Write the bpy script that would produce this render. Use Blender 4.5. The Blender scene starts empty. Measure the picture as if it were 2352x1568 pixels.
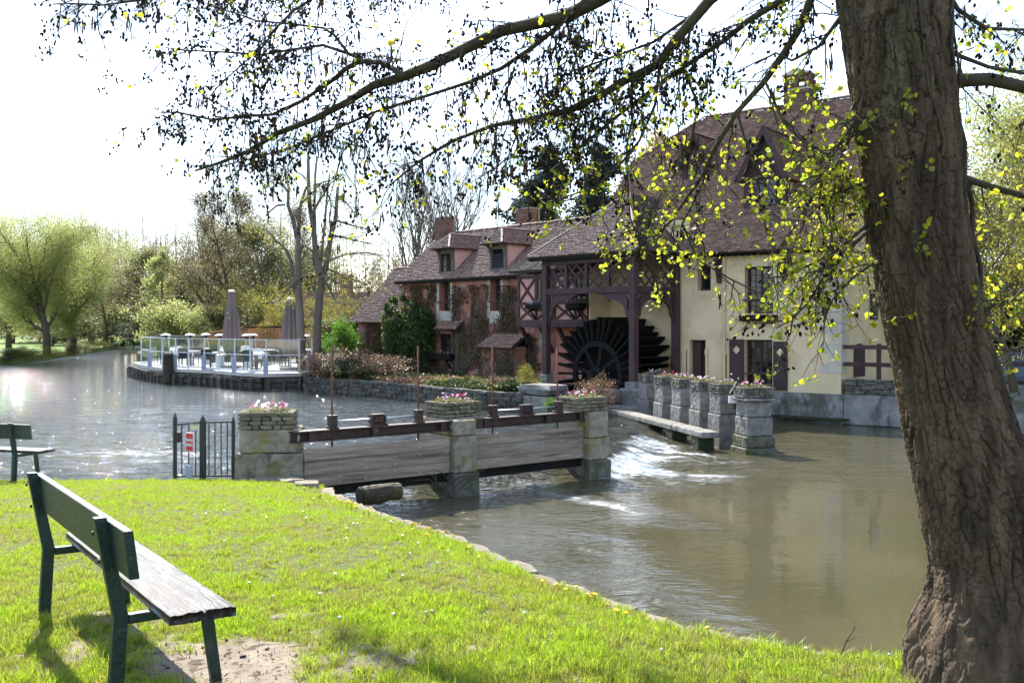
import bpy, math, random
import numpy as np
from mathutils import Vector, Matrix
rad = math.radians
sc = bpy.context.scene
col = sc.collection
# ---------------------------------------------------------------- camera, sky, sun, exposure
F, CX, HY, EYE = 2300.0, 1176.0, 750.0, 1.73      # focal length and centre in photo units, eye height in metres
cam = bpy.data.objects.new('camera', bpy.data.cameras.new('camera'))
col.objects.link(cam)
cam.location = (0, 0, EYE)
cam.rotation_euler = (rad(90), 0, 0)
cam.data.sensor_width = 36
cam.data.lens = 36 * F / 2352
cam.data.shift_y = -34 / 2352
cam.data.clip_start, cam.data.clip_end = 0.1, 3000
sc.camera = cam
SUN_AZ, SUN_EL = rad(-24), rad(44)                 # azimuth measured from +Y towards +X
sdir = Vector((math.sin(SUN_AZ) * math.cos(SUN_EL), math.cos(SUN_AZ) * math.cos(SUN_EL), math.sin(SUN_EL)))
world = bpy.data.worlds.new('World')
sc.world = world
world.use_nodes = True
nt = world.node_tree
nt.nodes.clear()
wo = nt.nodes.new('ShaderNodeOutputWorld')
bg = nt.nodes.new('ShaderNodeBackground')
bg.inputs['Strength'].default_value = 0.082
sky = nt.nodes.new('ShaderNodeTexSky')
sky.sky_type = 'NISHITA'
sky.sun_disc = False
sky.sun_elevation = SUN_EL
sky.sun_rotation = SUN_AZ
sky.air_density, sky.dust_density, sky.ozone_density = 1.0, 0.6, 1.2
tc = nt.nodes.new('ShaderNodeTexCoord')
mp = nt.nodes.new('ShaderNodeMapping')
mp.inputs['Scale'].default_value = (1.5, 1.5, 4.2)
mp.inputs['Location'].default_value = (5.1, 3.3, 0.9)
cn = nt.nodes.new('ShaderNodeTexNoise')
cn.inputs['Scale'].default_value = 1.6
cn.inputs['Detail'].default_value = 7
cn.inputs['Roughness'].default_value = 0.52
cr = nt.nodes.new('ShaderNodeValToRGB')
cr.color_ramp.elements[0].position = 0.43
cr.color_ramp.elements[1].position = 0.60
mx = nt.nodes.new('ShaderNodeMix')
mx.data_type = 'RGBA'
cl = nt.nodes.new('ShaderNodeVectorMath')            # sunlit cloud: brighter towards the sun, as the sky behind it is
cl.operation = 'MULTIPLY_ADD'
cl.inputs[1].default_value = (2.0, 2.0, 2.1)
cl.inputs[2].default_value = (3.2, 3.5, 3.9)
nt.links.new(sky.outputs['Color'], cl.inputs[0])
nt.links.new(cl.outputs['Vector'], mx.inputs['B'])
nt.links.new(tc.outputs['Generated'], mp.inputs['Vector'])
nt.links.new(mp.outputs['Vector'], cn.inputs['Vector'])
nt.links.new(cn.outputs['Fac'], cr.inputs['Fac'])
nt.links.new(cr.outputs['Color'], mx.inputs['Factor'])
nt.links.new(sky.outputs['Color'], mx.inputs['A'])
nt.links.new(mx.outputs['Result'], bg.inputs['Color'])
nt.links.new(bg.outputs['Background'], wo.inputs['Surface'])
sun = bpy.data.objects.new('sun', bpy.data.lights.new('sun', 'SUN'))
col.objects.link(sun)
sun.data.energy = 5.0
sun.data.angle = rad(0.5)
sun.data.color = (1.0, 0.95, 0.86)
sun.rotation_euler = sdir.to_track_quat('Z', 'Y').to_euler()
sun.location = (-20, 30, 40)
sc.view_settings.view_transform = 'Standard'
sc.view_settings.look = 'None'
sc.view_settings.exposure = 1.42
sc.view_settings.gamma = 1
sc.view_settings.use_curve_mapping = False
try:
    sc.cycles.max_bounces = 8
    sc.cycles.transparent_max_bounces = 16
    sc.cycles.caustics_reflective = False
    sc.cycles.caustics_refractive = False
    sc.cycles.sample_clamp_indirect = 5
except Exception:
    pass

# ---------------------------------------------------------------- helpers
RG = random.Random(11)
V = Vector
def W(px, py, D):
    return V(((px - CX) / F * D, D, EYE - (py - HY) / F * D))

def hsh(i, j, s=0):
    n = (i.astype(np.int64) * 374761393 + j.astype(np.int64) * 668265263 + s * 974634777) & 0x7fffffff
    n = ((n ^ (n >> 13)) * 1274126177) & 0x7fffffff
    return ((n ^ (n >> 16)) & 0xffff) / 65535.0
def vnoise(x, y, s=0):
    x = np.asarray(x, float); y = np.asarray(y, float)
    i, j = np.floor(x), np.floor(y)
    u, v = x - i, y - j
    u, v = u * u * (3 - 2 * u), v * v * (3 - 2 * v)
    return (hsh(i, j, s) * (1 - u) + hsh(i + 1, j, s) * u) * (1 - v) + (hsh(i, j + 1, s) * (1 - u) + hsh(i + 1, j + 1, s) * u) * v
def fbm(x, y, o=4, s=0):
    a, t, r = 0.5, 0, 0
    for k in range(o):
        r = r + a * vnoise(np.asarray(x) * 2 ** k + 17 * k, np.asarray(y) * 2 ** k - 9 * k, s + k)
        t += a; a *= 0.5
    return r / t
def sstep(a, b, x):
    t = np.clip((np.asarray(x, float) - a) / (b - a), 0, 1)
    return t * t * (3 - 2 * t)

def setp(o, label=None, cat=None, group=None, kind=None):
    if label: o['label'] = label
    if cat: o['category'] = cat
    if group: o['group'] = group
    if kind: o['kind'] = kind
    return o
def empty(name, loc, rz=0.0, label=None, cat=None, group=None):
    o = bpy.data.objects.new(name, None)
    col.objects.link(o)
    o.empty_display_size = 0.2
    o.location = loc
    o.rotation_euler = (0, 0, rz)
    return setp(o, label, cat, group)
def mesh(name, v, f, smooth=False):
    me = bpy.data.meshes.new(name)
    v = np.asarray(v, np.float32).reshape(-1, 3)
    if isinstance(f, np.ndarray):
        k = f.shape[1]
        me.vertices.add(len(v)); me.vertices.foreach_set('co', v.ravel())
        me.loops.add(f.size); me.loops.foreach_set('vertex_index', f.ravel().astype(np.int32))
        me.polygons.add(len(f)); me.polygons.foreach_set('loop_start', np.arange(0, f.size, k, dtype=np.int32))
        me.update(calc_edges=True)
    else:
        me.from_pydata(v.tolist(), [], f)
    if smooth:
        me.polygons.foreach_set('use_smooth', np.ones(len(me.polygons), bool))
    return me
def link(name, me, mat=None, par=None, loc=None, rot=None, scl=None):
    o = bpy.data.objects.new(name, me)
    col.objects.link(o)
    if mat is not None and me is not None and len(me.materials) == 0:
        me.materials.append(mat)
    if par is not None: o.parent = par
    if loc is not None: o.location = loc
    if rot is not None: o.rotation_euler = rot
    if scl is not None: o.scale = scl
    return o
def ortho(d):
    d = V(d).normalized()
    a = V((0, 0, 1)) if abs(d.z) < 0.9 else V((1, 0, 0))
    s = d.cross(a).normalized()
    return s, s.cross(d).normalized()
class MB:
    """collects shapes that become one mesh"""
    def __init__(s): s.v, s.f = [], []
    def add(s, vs, fs):
        o = len(s.v)
        s.v.extend([tuple(p) for p in vs]); s.f.extend([tuple(i + o for i in q) for q in fs])
        return s
    def bx(s, x0, x1, y0, y1, z0, z1):
        return s.add([(x0, y0, z0), (x1, y0, z0), (x1, y1, z0), (x0, y1, z0), (x0, y0, z1), (x1, y0, z1), (x1, y1, z1), (x0, y1, z1)],
                     [(0, 3, 2, 1), (4, 5, 6, 7), (0, 1, 5, 4), (1, 2, 6, 5), (2, 3, 7, 6), (3, 0, 4, 7)])
    def bar(s, p, q, w, h=None, up=None):
        p, q = V(p), V(q); h = h or w
        d = (q - p).normalized()
        if up is None: a, b = ortho(d)
        else:
            a = d.cross(V(up)).normalized(); b = a.cross(d).normalized()
        a, b = a * w / 2, b * h / 2
        vs = [p - a - b, p + a - b, p + a + b, p - a + b, q - a - b, q + a - b, q + a + b, q - a + b]
        return s.add(vs, [(0, 1, 2, 3), (7, 6, 5, 4), (0, 4, 5, 1), (1, 5, 6, 2), (2, 6, 7, 3), (3, 7, 4, 0)])
    def tube(s, pts, rr, n=6):
        pts = [V(p) for p in pts]
        if not hasattr(rr, '__len__'): rr = [rr] * len(pts)
        o = len(s.v); pa = None
        for i, p in enumerate(pts):
            d = (pts[min(i + 1, len(pts) - 1)] - pts[max(i - 1, 0)])
            if d.length < 1e-9: d = V((0, 0, 1))
            d.normalize()
            if pa is None: a, b = ortho(d)
            else:
                a = pa - d * pa.dot(d)
                if a.length < 1e-6: a, b = ortho(d)
                a.normalize(); b = a.cross(d).normalized()
            pa = a
            for k in range(n):
                t = 2 * math.pi * k / n
                s.v.append(tuple(p + (a * math.cos(t) + b * math.sin(t)) * rr[i]))
        for i in range(len(pts) - 1):
            for k in range(n):
                a0, a1 = o + i * n + k, o + i * n + (k + 1) % n
                s.f.append((a0, a1, a1 + n, a0 + n))
        s.f.append(tuple(o + k for k in range(n))[::-1])
        s.f.append(tuple(o + (len(pts) - 1) * n + k for k in range(n)))
        return s
    def lathe(s, prof, n=16, c=(0, 0, 0)):
        o = len(s.v)
        for r, z in prof:
            for k in range(n):
                t = 2 * math.pi * k / n
                s.v.append((c[0] + r * math.cos(t), c[1] + r * math.sin(t), c[2] + z))
        for i in range(len(prof) - 1):
            for k in range(n):
                a0, a1 = o + i * n + k, o + i * n + (k + 1) % n
                s.f.append((a0, a1, a1 + n, a0 + n))
        s.f.append(tuple(o + k for k in range(n))[::-1])
        s.f.append(tuple(o + (len(prof) - 1) * n + k for k in range(n)))
        return s
    def prism(s, poly, ax, a, b):
        """2-D polygon extruded between a and b; ax: 'y' polygon is (x,z), 'x' polygon is (y,z), 'z' polygon is (x,y)"""
        def m(p, w):
            return {'y': (p[0], w, p[1]), 'x': (w, p[0], p[1]), 'z': (p[0], p[1], w)}[ax]
        n = len(poly)
        vs = [m(p, a) for p in poly] + [m(p, b) for p in poly]
        fs = [tuple(range(n)), tuple(range(2 * n - 1, n - 1, -1))] + [(i, i + n, (i + 1) % n + n, (i + 1) % n) for i in range(n)]
        return s.add(vs, fs)
    def build(s, name, mat, par=None, smooth=False, bev=0, loc=None, rot=None):
        me = mesh(name, s.v, s.f, smooth)
        o = link(name, me, mat, par, loc, rot)
        if bev:
            md = o.modifiers.new('edge', 'BEVEL'); md.width = bev; md.segments = 2; md.limit_method = 'ANGLE'
        return o
class Frame:
    """plan frame of a building: x runs along the front (angle th), y goes inwards, z up"""
    def __init__(s, x, y, th):
        s.o, s.th = (x, y), rad(th)
        s.u = (math.cos(s.th), -math.sin(s.th)); s.n = (math.sin(s.th), math.cos(s.th))
    def w(s, x, y, z=0.0): return V((s.o[0] + s.u[0] * x + s.n[0] * y, s.o[1] + s.u[1] * x + s.n[1] * y, z))
    def lx(s, px, y=0.0):
        X = (px - CX) / F
        ox, oy = s.o[0] + s.n[0] * y, s.o[1] + s.n[1] * y
        return (X * oy - ox) / (s.u[0] - X * s.u[1])
    def lz(s, px, py, y=0.0):
        return EYE - (py - HY) / F * s.w(s.lx(px, y), y).y
    def rect(s, a, b, c, d, y=0.0):
        m = (a + c) / 2
        return s.lx(a, y), s.lx(c, y), s.lz(m, d, y), s.lz(m, b, y)
    def empty(s, name, *a, **k): return empty(name, (s.o[0], s.o[1], 0), -s.th, *a, **k)
def copy_tree(o, par=None):
    c = o.copy(); col.objects.link(c)
    if par is not None: c.parent = par
    for ch in list(o.children): copy_tree(ch, c)
    return c

# ---------------------------------------------------------------- materials
def nodes(name):
    m = bpy.data.materials.new(name); m.use_nodes = True
    n = m.node_tree; n.nodes.clear()
    out = n.nodes.new('ShaderNodeOutputMaterial')
    return m, n, out
def N(n, t, **k):
    x = n.nodes.new('ShaderNode' + t)
    for a, b in k.items():
        if a in x.inputs: x.inputs[a].default_value = b
        else: setattr(x, a, b)
    return x
def coords(n, stretch=(1, 1, 1), space='Object', rnd=True):
    t = N(n, 'TexCoord'); m = N(n, 'Mapping'); m.inputs['Scale'].default_value = stretch
    if space == 'World':
        g = N(n, 'NewGeometry'); n.links.new(g.outputs['Position'], m.inputs['Vector'])
    else: n.links.new(t.outputs['Object'], m.inputs['Vector'])
    if rnd:
        oi = N(n, 'ObjectInfo'); ml = N(n, 'Math', operation='MULTIPLY'); ml.inputs[1].default_value = 37.0
        n.links.new(oi.outputs['Random'], ml.inputs[0])
        cb = N(n, 'CombineXYZ')
        for k in 'XYZ': n.links.new(ml.outputs[0], cb.inputs[k])
        n.links.new(cb.outputs[0], m.inputs['Location'])
    return m.outputs['Vector']
def noise(n, vec, scale, detail=5, rough=0.55, dist=0.0):
    x = N(n, 'TexNoise', Scale=scale, Detail=detail, Roughness=rough, Distortion=dist)
    n.links.new(vec, x.inputs['Vector']); return x.outputs['Fac']
def ramp(n, fac, stops):
    r = N(n, 'ValToRGB'); e = r.color_ramp.elements
    while len(e) < len(stops): e.new(0.5)
    for k, (p, c) in enumerate(stops):
        e[k].position = p; e[k].color = (*c, 1) if len(c) == 3 else c
    n.links.new(fac, r.inputs['Fac']); return r.outputs['Color']
def mixc(n, fac, a, b):
    x = N(n, 'Mix', data_type='RGBA')
    if isinstance(fac, float): x.inputs['Factor'].default_value = fac
    else: n.links.new(fac, x.inputs['Factor'])
    for s, k in ((a, 'A'), (b, 'B')):
        if isinstance(s, tuple): x.inputs[k].default_value = (*s, 1)
        else: n.links.new(s, x.inputs[k])
    return x.outputs['Result']
def vary(n, c, src, amt, hue=0.0):
    h = N(n, 'HueSaturation'); n.links.new(c, h.inputs['Color'])
    if src == 'object': r = N(n, 'ObjectInfo').outputs['Random']
    else: r = N(n, 'NewGeometry').outputs['Random Per Island']
    mr = N(n, 'MapRange'); mr.inputs['To Min'].default_value = 1 - amt; mr.inputs['To Max'].default_value = 1 + amt
    n.links.new(r, mr.inputs['Value']); n.links.new(mr.outputs['Result'], h.inputs['Value'])
    if hue:
        wn = N(n, 'TexWhiteNoise', noise_dimensions='1D'); n.links.new(r, wn.inputs['W'])
        m2 = N(n, 'MapRange'); m2.inputs['To Min'].default_value = 0.5 - hue; m2.inputs['To Max'].default_value = 0.5 + hue
        n.links.new(wn.outputs['Value'], m2.inputs['Value']); n.links.new(m2.outputs['Result'], h.inputs['Hue'])
    return h.outputs['Color']
def M(name, c1, c2=None, sc_=4.0, rough=0.8, bump=0.0, bsc=None, stretch=(1, 1, 1), c3=None, c3s=1.2, c3p=(0.55, 0.68), spec=0.3, metal=0.0, c4=None, c4s=2.0, c4p=(0.56, 0.70),
      rnd=0.0, src='object', hue=0.0, space='Object', detail=6, coat=0.0, bdist=0.02):
    m, n, out = nodes(name)
    b = N(n, 'BsdfPrincipled'); n.links.new(b.outputs[0], out.inputs['Surface'])
    b.inputs['Roughness'].default_value = rough; b.inputs['Metallic'].default_value = metal
    b.inputs['Specular IOR Level'].default_value = spec; b.inputs['Coat Weight'].default_value = coat
    vec = coords(n, stretch, space, space == 'Object')
    c2 = c2 or tuple(x * 0.75 for x in c1)
    f = noise(n, vec, sc_, detail)
    c = ramp(n, f, [(0.32, c1), (0.68, c2)])
    if c3:
        f3 = noise(n, vec, c3s, 7, 0.6)
        mk = ramp(n, f3, [(c3p[0], (0, 0, 0)), (c3p[1], (1, 1, 1))])
        c = mixc(n, mk, c, c3)
    if c4:
        v4 = N(n, 'Mapping'); v4.inputs['Location'].default_value = (7.3, 2.1, 4.7); v4.inputs['Scale'].default_value = (1.6, 1.6, 0.7); n.links.new(vec, v4.inputs['Vector'])
        c = mixc(n, ramp(n, noise(n, v4.outputs[0], c4s, 8, 0.65), [(c4p[0], (0, 0, 0)), (c4p[1], (0.85, 0.85, 0.85))]), c, c4)
    if rnd: c = vary(n, c, src, rnd, hue)
    n.links.new(c, b.inputs['Base Color'])
    if bump:
        bp = N(n, 'Bump', Strength=bump, Distance=bdist)
        n.links.new(noise(n, vec, bsc or sc_ * 4, 6, 0.6), bp.inputs['Height'])
        n.links.new(bp.outputs[0], b.inputs['Normal'])
    return m
def LEAF(name, c, t, w=0.5, rnd=0.3, hue=0.02, rough=0.5, spec=0.3, inst=False):
    m, n, out = nodes(name)
    b = N(n, 'BsdfPrincipled'); b.inputs['Roughness'].default_value = rough; b.inputs['Specular IOR Level'].default_value = spec
    tr = N(n, 'BsdfTranslucent'); ms = N(n, 'MixShader'); ms.inputs[0].default_value = w
    r1 = N(n, 'RGB'); r1.outputs[0].default_value = (*c, 1)
    r2 = N(n, 'RGB'); r2.outputs[0].default_value = (*t, 1)
    c1, c2 = r1.outputs[0], r2.outputs[0]
    if inst:
        at = N(n, 'Attribute', attribute_type='INSTANCER', attribute_name='tint')
        c1 = mixc(n, at.outputs['Fac'], c1, (0.20, 0.15, 0.055)); c2 = mixc(n, at.outputs['Fac'], c2, (0.34, 0.26, 0.09))
    src = 'island'
    c1 = vary(n, c1, src, rnd, hue); c2 = vary(n, c2, src, rnd, hue)
    n.links.new(c1, b.inputs['Base Color']); n.links.new(c2, tr.inputs['Color'])
    n.links.new(b.outputs[0], ms.inputs[1]); n.links.new(tr.outputs[0], ms.inputs[2])
    n.links.new(ms.outputs[0], out.inputs['Surface'])
    return m
m_cream = M('cream_plaster', (0.75, 0.595, 0.375), (0.67, 0.52, 0.31), 1.3, 0.9, 0.4, 14, c3=(0.52, 0.39, 0.235), c3s=0.8, c3p=(0.50, 0.72), c4=(0.38, 0.28, 0.175), c4s=1.1, c4p=(0.60, 0.76), detail=10)
m_quoin = M('pale_limestone', (0.56, 0.50, 0.42), (0.46, 0.41, 0.34), 5, 0.9, 0.3, 20, rnd=0.10)
m_plinth = M('grey_plinth_render', (0.33, 0.315, 0.295), (0.19, 0.18, 0.168), 2.2, 0.9, 0.6, 9, c3=(0.11, 0.10, 0.075), c3s=0.9, c3p=(0.48, 0.58), c4=(0.055, 0.053, 0.042), c4s=1.4, c4p=(0.52, 0.64), detail=9)
m_moss = M('wet_mossy_stone', (0.05, 0.06, 0.03), (0.025, 0.03, 0.015), 6, 0.9, 0.7, 18)
m_pink = M('flaking_pink_plaster', (0.50, 0.215, 0.155), (0.37, 0.145, 0.105), 1.6, 0.9, 0.5, 12, c3=(0.40, 0.32, 0.27), c3s=1.1, c3p=(0.56, 0.64), c4=(0.15, 0.09, 0.07), c4s=0.8, c4p=(0.52, 0.66), detail=9)
m_pinkp = M('pale_pink_plaster', (0.66, 0.40, 0.34), (0.60, 0.35, 0.30), 2, 0.9, 0.2, 12)
m_panel = M('pink_infill_panel', (0.66, 0.35, 0.29), (0.58, 0.28, 0.23), 3, 0.9, 0.25, 14, c3=(0.62, 0.54, 0.48), c3s=3.0, c3p=(0.60, 0.65))
m_timber = M('dark_brown_timber', (0.070, 0.036, 0.036), (0.042, 0.022, 0.023), 3, 0.6, 0.35, 30, stretch=(1, 1, 0.3), spec=0.3, rnd=0.12)
m_black = M('old_black_wood', (0.014, 0.012, 0.010), (0.006, 0.006, 0.005), 5, 0.75, 0.6, 20, rnd=0.35, c3=(0.014, 0.018, 0.008), c3s=3, spec=0.15)
m_tile = M('clay_roof_tile', (0.27, 0.158, 0.108), (0.18, 0.11, 0.082), 6, 0.75, 0.3, 30, rnd=0.32, src='island', hue=0.018, spec=0.3, c4=(0.13, 0.095, 0.075), c4s=0.9)
m_tile2 = M('weathered_roof_tile', (0.27, 0.175, 0.145), (0.19, 0.13, 0.11), 6, 0.75, 0.3, 30, rnd=0.24, src='island', hue=0.014, spec=0.3, c4=(0.14, 0.11, 0.095), c4s=0.9)
m_tile3 = M('mossy_roof_tile', (0.20, 0.165, 0.125), (0.14, 0.12, 0.085), 6, 0.75, 0.3, 30, rnd=0.4, src='island', hue=0.02, spec=0.4)
m_slab = M('roof_underlay', (0.06, 0.042, 0.035), (0.04, 0.03, 0.025), 4, 0.9)
m_brick = M('red_brick', (0.21, 0.105, 0.075), (0.135, 0.075, 0.06), 9, 0.9, 0.4, 40, rnd=0.35, hue=0.012)
m_mortar = M('lime_mortar', (0.30, 0.26, 0.21), (0.22, 0.19, 0.16), 12, 0.95, 0.4, 40)
m_pane = M('window_glass', (0.012, 0.014, 0.015), (0.02, 0.022, 0.022), 2, 0.04, 0.06, 3, spec=0.5, rnd=0.5)
m_iron = M('black_iron', (0.018, 0.017, 0.017), (0.03, 0.025, 0.022), 14, 0.5, 0.2, 40, spec=0.4)
m_rust = M('rusty_iron', (0.17, 0.062, 0.030), (0.09, 0.038, 0.022), 12, 0.8, 0.3, 50)
m_rustd = M('dark_rusted_steel', (0.060, 0.034, 0.028), (0.030, 0.020, 0.018), 6, 0.6, 0.4, 30, c3=(0.11, 0.05, 0.03), c3s=5)
m_stone = M('lichen_limestone', (0.33, 0.29, 0.215), (0.17, 0.15, 0.115), 6, 0.92, 0.9, 14, c3=(0.19, 0.16, 0.04), c3s=2.4, c3p=(0.50, 0.64), c4=(0.055, 0.05, 0.038), c4s=3.0, rnd=0.10, detail=10)
m_stoneg = M('grey_river_stone', (0.26, 0.245, 0.22), (0.125, 0.118, 0.108), 6, 0.92, 0.9, 14, c3=(0.25, 0.17, 0.05), c3s=1.8, c3p=(0.62, 0.72), c4=(0.05, 0.047, 0.04), c4s=2.6, rnd=0.12, detail=10)
m_wet = M('wet_river_stone', (0.15, 0.137, 0.105), (0.06, 0.057, 0.043), 6, 0.75, 0.9, 14, c3=(0.05, 0.062, 0.020), c3s=2.2, c3p=(0.48, 0.60), c4=(0.03, 0.03, 0.022), c4s=3.0, rnd=0.12, detail=10)
m_rubble = M('rubble_stone', (0.14, 0.13, 0.112), (0.07, 0.065, 0.056), 6, 0.95, 0.9, 20, c3=(0.045, 0.055, 0.022), c3s=3, rnd=0.4)
m_ledge = M('stacked_stone', (0.30, 0.265, 0.185), (0.16, 0.14, 0.095), 9, 0.95, 0.9, 30, c3=(0.22, 0.18, 0.05), c3s=4, rnd=0.32)
m_ledged = M('stacked_grey_stone', (0.22, 0.205, 0.175), (0.115, 0.108, 0.095), 9, 0.95, 0.9, 30, c3=(0.08, 0.08, 0.04), c3s=4, rnd=0.32)
m_board = M('weathered_gate_board', (0.37, 0.28, 0.215), (0.20, 0.148, 0.112), 5, 0.75, 0.6, 24, stretch=(0.3, 1, 4), c3=(0.11, 0.072, 0.052), c3s=1.3, rnd=0.18, detail=10, c4=(0.40, 0.345, 0.28), c4s=1.1)
m_steel = M('galvanised_steel', (0.55, 0.56, 0.57), (0.45, 0.46, 0.47), 10, 0.35, metal=0.8, spec=0.5)
m_alu = M('white_painted_metal', (0.62, 0.65, 0.70), (0.55, 0.58, 0.64), 8, 0.4, spec=0.5)
m_stub = M('lavender_grey_paint', (0.33, 0.35, 0.45), (0.28, 0.30, 0.39), 8, 0.5)
m_deck = M('pale_deck_board', (0.55, 0.52, 0.47), (0.42, 0.40, 0.36), 3, 0.7, 0.3, 20, stretch=(1, 1, 1), rnd=0.1)
m_pile = M('wet_timber_pile', (0.085, 0.072, 0.055), (0.040, 0.034, 0.028), 5, 0.8, 0.6, 22, stretch=(1, 1, 0.25), c3=(0.16, 0.14, 0.10), c3s=3, rnd=0.35)
m_canvas = M('taupe_canvas', (0.21, 0.165, 0.16), (0.16, 0.125, 0.125), 2, 0.85, 0.2, 40, stretch=(1, 1, 0.15))
m_dkwick = M('dark_wicker', (0.035, 0.035, 0.042), (0.02, 0.02, 0.025), 30, 0.6, 0.3, 60)
m_white = M('white_plastic', (0.80, 0.80, 0.80), (0.74, 0.74, 0.75), 4, 0.4, spec=0.4)
m_shed = M('brown_shed_wood', (0.33, 0.17, 0.08), (0.22, 0.11, 0.05), 4, 0.8, 0.3, 20, stretch=(0.3, 1, 3))
m_log = M('wet_log', (0.060, 0.046, 0.028), (0.028, 0.022, 0.015), 4, 0.75, 0.9, 14, stretch=(0.3, 1, 1), c3=(0.085, 0.075, 0.03), c3s=2)
m_bark = M('alder_bark', (0.140, 0.094, 0.058), (0.036, 0.024, 0.015), 12, 0.9, 1.0, 40, stretch=(1, 1, 0.25), c3=(0.100, 0.090, 0.048), c3s=3.2, c3p=(0.58, 0.72), c4=(0.036, 0.023, 0.015), c4s=5.0, c4p=(0.5, 0.66), detail=10, space='World', bdist=0.014)
m_twig = M('dark_twig_bark', (0.070, 0.058, 0.034), (0.040, 0.032, 0.022), 8, 0.85, 0.5, 40, c3=(0.085, 0.085, 0.03), c3s=2)
m_limb = M('grey_tree_bark', (0.19, 0.155, 0.125), (0.11, 0.09, 0.072), 2, 0.9, 0.5, 12, stretch=(1, 1, 0.3))
m_limbd = M('brown_tree_bark', (0.115, 0.088, 0.062), (0.065, 0.05, 0.037), 2, 0.9, 0.5, 12, stretch=(1, 1, 0.3))
m_cone = M('black_alder_cone', (0.022, 0.015, 0.010), (0.012, 0.008, 0.006), 60, 0.9, 0.6, 200, rnd=0.4)
m_catkin = M('brown_catkin', (0.075, 0.042, 0.020), (0.045, 0.025, 0.013), 80, 0.9, 0.4, 200, rnd=0.4)
m_leafy = LEAF('young_alder_leaf', (0.17, 0.20, 0.022), (0.53, 0.56, 0.034), 0.58, 0.42, 0.035, 0.4, 0.5)
m_grass = LEAF('lawn_grass', (0.105, 0.178, 0.018), (0.37, 0.525, 0.022), 0.54, 0.34, 0.022, 0.42, 0.4, inst=True)
m_willow = LEAF('willow_leaf', (0.23, 0.25, 0.085), (0.44, 0.48, 0.15), 0.5, 0.25, 0.02)
m_spring = LEAF('brownish_spring_leaf', (0.125, 0.105, 0.055), (0.22, 0.18, 0.085), 0.45, 0.35, 0.03)
m_olive = LEAF('olive_leaf', (0.11, 0.115, 0.045), (0.21, 0.21, 0.07), 0.45, 0.35, 0.025)
m_yellow = LEAF('yellow_green_leaf', (0.20, 0.19, 0.035), (0.36, 0.34, 0.045), 0.5, 0.3, 0.02)
m_dark = LEAF('dark_green_leaf', (0.040, 0.058, 0.020), (0.06, 0.085, 0.02), 0.3, 0.4, 0.025)
m_bright = LEAF('bright_green_leaf', (0.055, 0.13, 0.018), (0.12, 0.28, 0.02), 0.45, 0.35, 0.02)
m_cedar = LEAF('cedar_needle', (0.040, 0.060, 0.050), (0.05, 0.075, 0.05), 0.3, 0.35, 0.02)
m_creep = LEAF('bronze_creeper_leaf', (0.14, 0.085, 0.04), (0.20, 0.12, 0.04), 0.35, 0.4, 0.035)
m_dry = LEAF('dried_flower_head', (0.20, 0.12, 0.07), (0.22, 0.13, 0.07), 0.3, 0.35, 0.02)
m_pet = [LEAF('pale_pink_petal', (0.72, 0.50, 0.60), (0.6, 0.38, 0.5), 0.35, 0.15, 0.02), LEAF('crimson_petal', (0.50, 0.035, 0.09), (0.5, 0.03, 0.1), 0.35, 0.2, 0.02),
         LEAF('white_petal', (0.82, 0.78, 0.80), (0.6, 0.55, 0.6), 0.35, 0.1, 0.02)]
m_dand = M('dandelion_yellow', (0.70, 0.50, 0.01), (0.6, 0.38, 0.01), 30, 0.8)
m_soil = M('bare_soil', (0.27, 0.225, 0.17), (0.18, 0.145, 0.11), 5, 0.95, 0.9, 30, c3=(0.08, 0.06, 0.04), c3s=9, c3p=(0.56, 0.62), space='World')
m_ground = M('earth_under_grass', (0.070, 0.095, 0.020), (0.085, 0.085, 0.030), 9, 0.95, 0.7, 40, space='World')
m_bank = M('meadow_grass', (0.16, 0.24, 0.035), (0.10, 0.15, 0.03), 0.5, 0.95, 0.5, 6, space='World', detail=9)
m_garden = M('garden_earth', (0.050, 0.052, 0.025), (0.03, 0.032, 0.016), 1.0, 0.95, 0.6, 9, space='World', detail=9)
m_kerb = M('pale_kerb_stone', (0.30, 0.255, 0.195), (0.18, 0.155, 0.12), 7, 0.95, 0.8, 26, c3=(0.12, 0.10, 0.05), c3s=3, rnd=0.15, c4=(0.07, 0.06, 0.04), c4s=4)
m_green = M('dark_green_paint', (0.008, 0.030, 0.020), (0.006, 0.020, 0.014), 4, 0.45, 0.35, 26, stretch=(1, 1, 1), c3=(0.035, 0.05, 0.045), c3s=6, c3p=(0.62, 0.70), spec=0.4)
m_plate = M('sign_red', (0.50, 0.018, 0.015), (0.46, 0.016, 0.014), 4, 0.45, spec=0.4)
m_signw = M('sign_white', (0.80, 0.79, 0.76), (0.76, 0.75, 0.72), 4, 0.5)
m_signy = M('sign_cream_yellow', (0.62, 0.58, 0.34), (0.55, 0.50, 0.30), 6, 0.5)
m_car = M('blue_car_paint', (0.025, 0.045, 0.11), (0.02, 0.035, 0.09), 2, 0.25, spec=0.5, coat=0.6)
m_rubber = M('black_rubber', (0.015, 0.015, 0.015), (0.02, 0.02, 0.02), 5, 0.8)
m_lamp = M('car_lamp_glass', (0.6, 0.6, 0.62), (0.5, 0.5, 0.52), 5, 0.15, spec=0.6)

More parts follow.
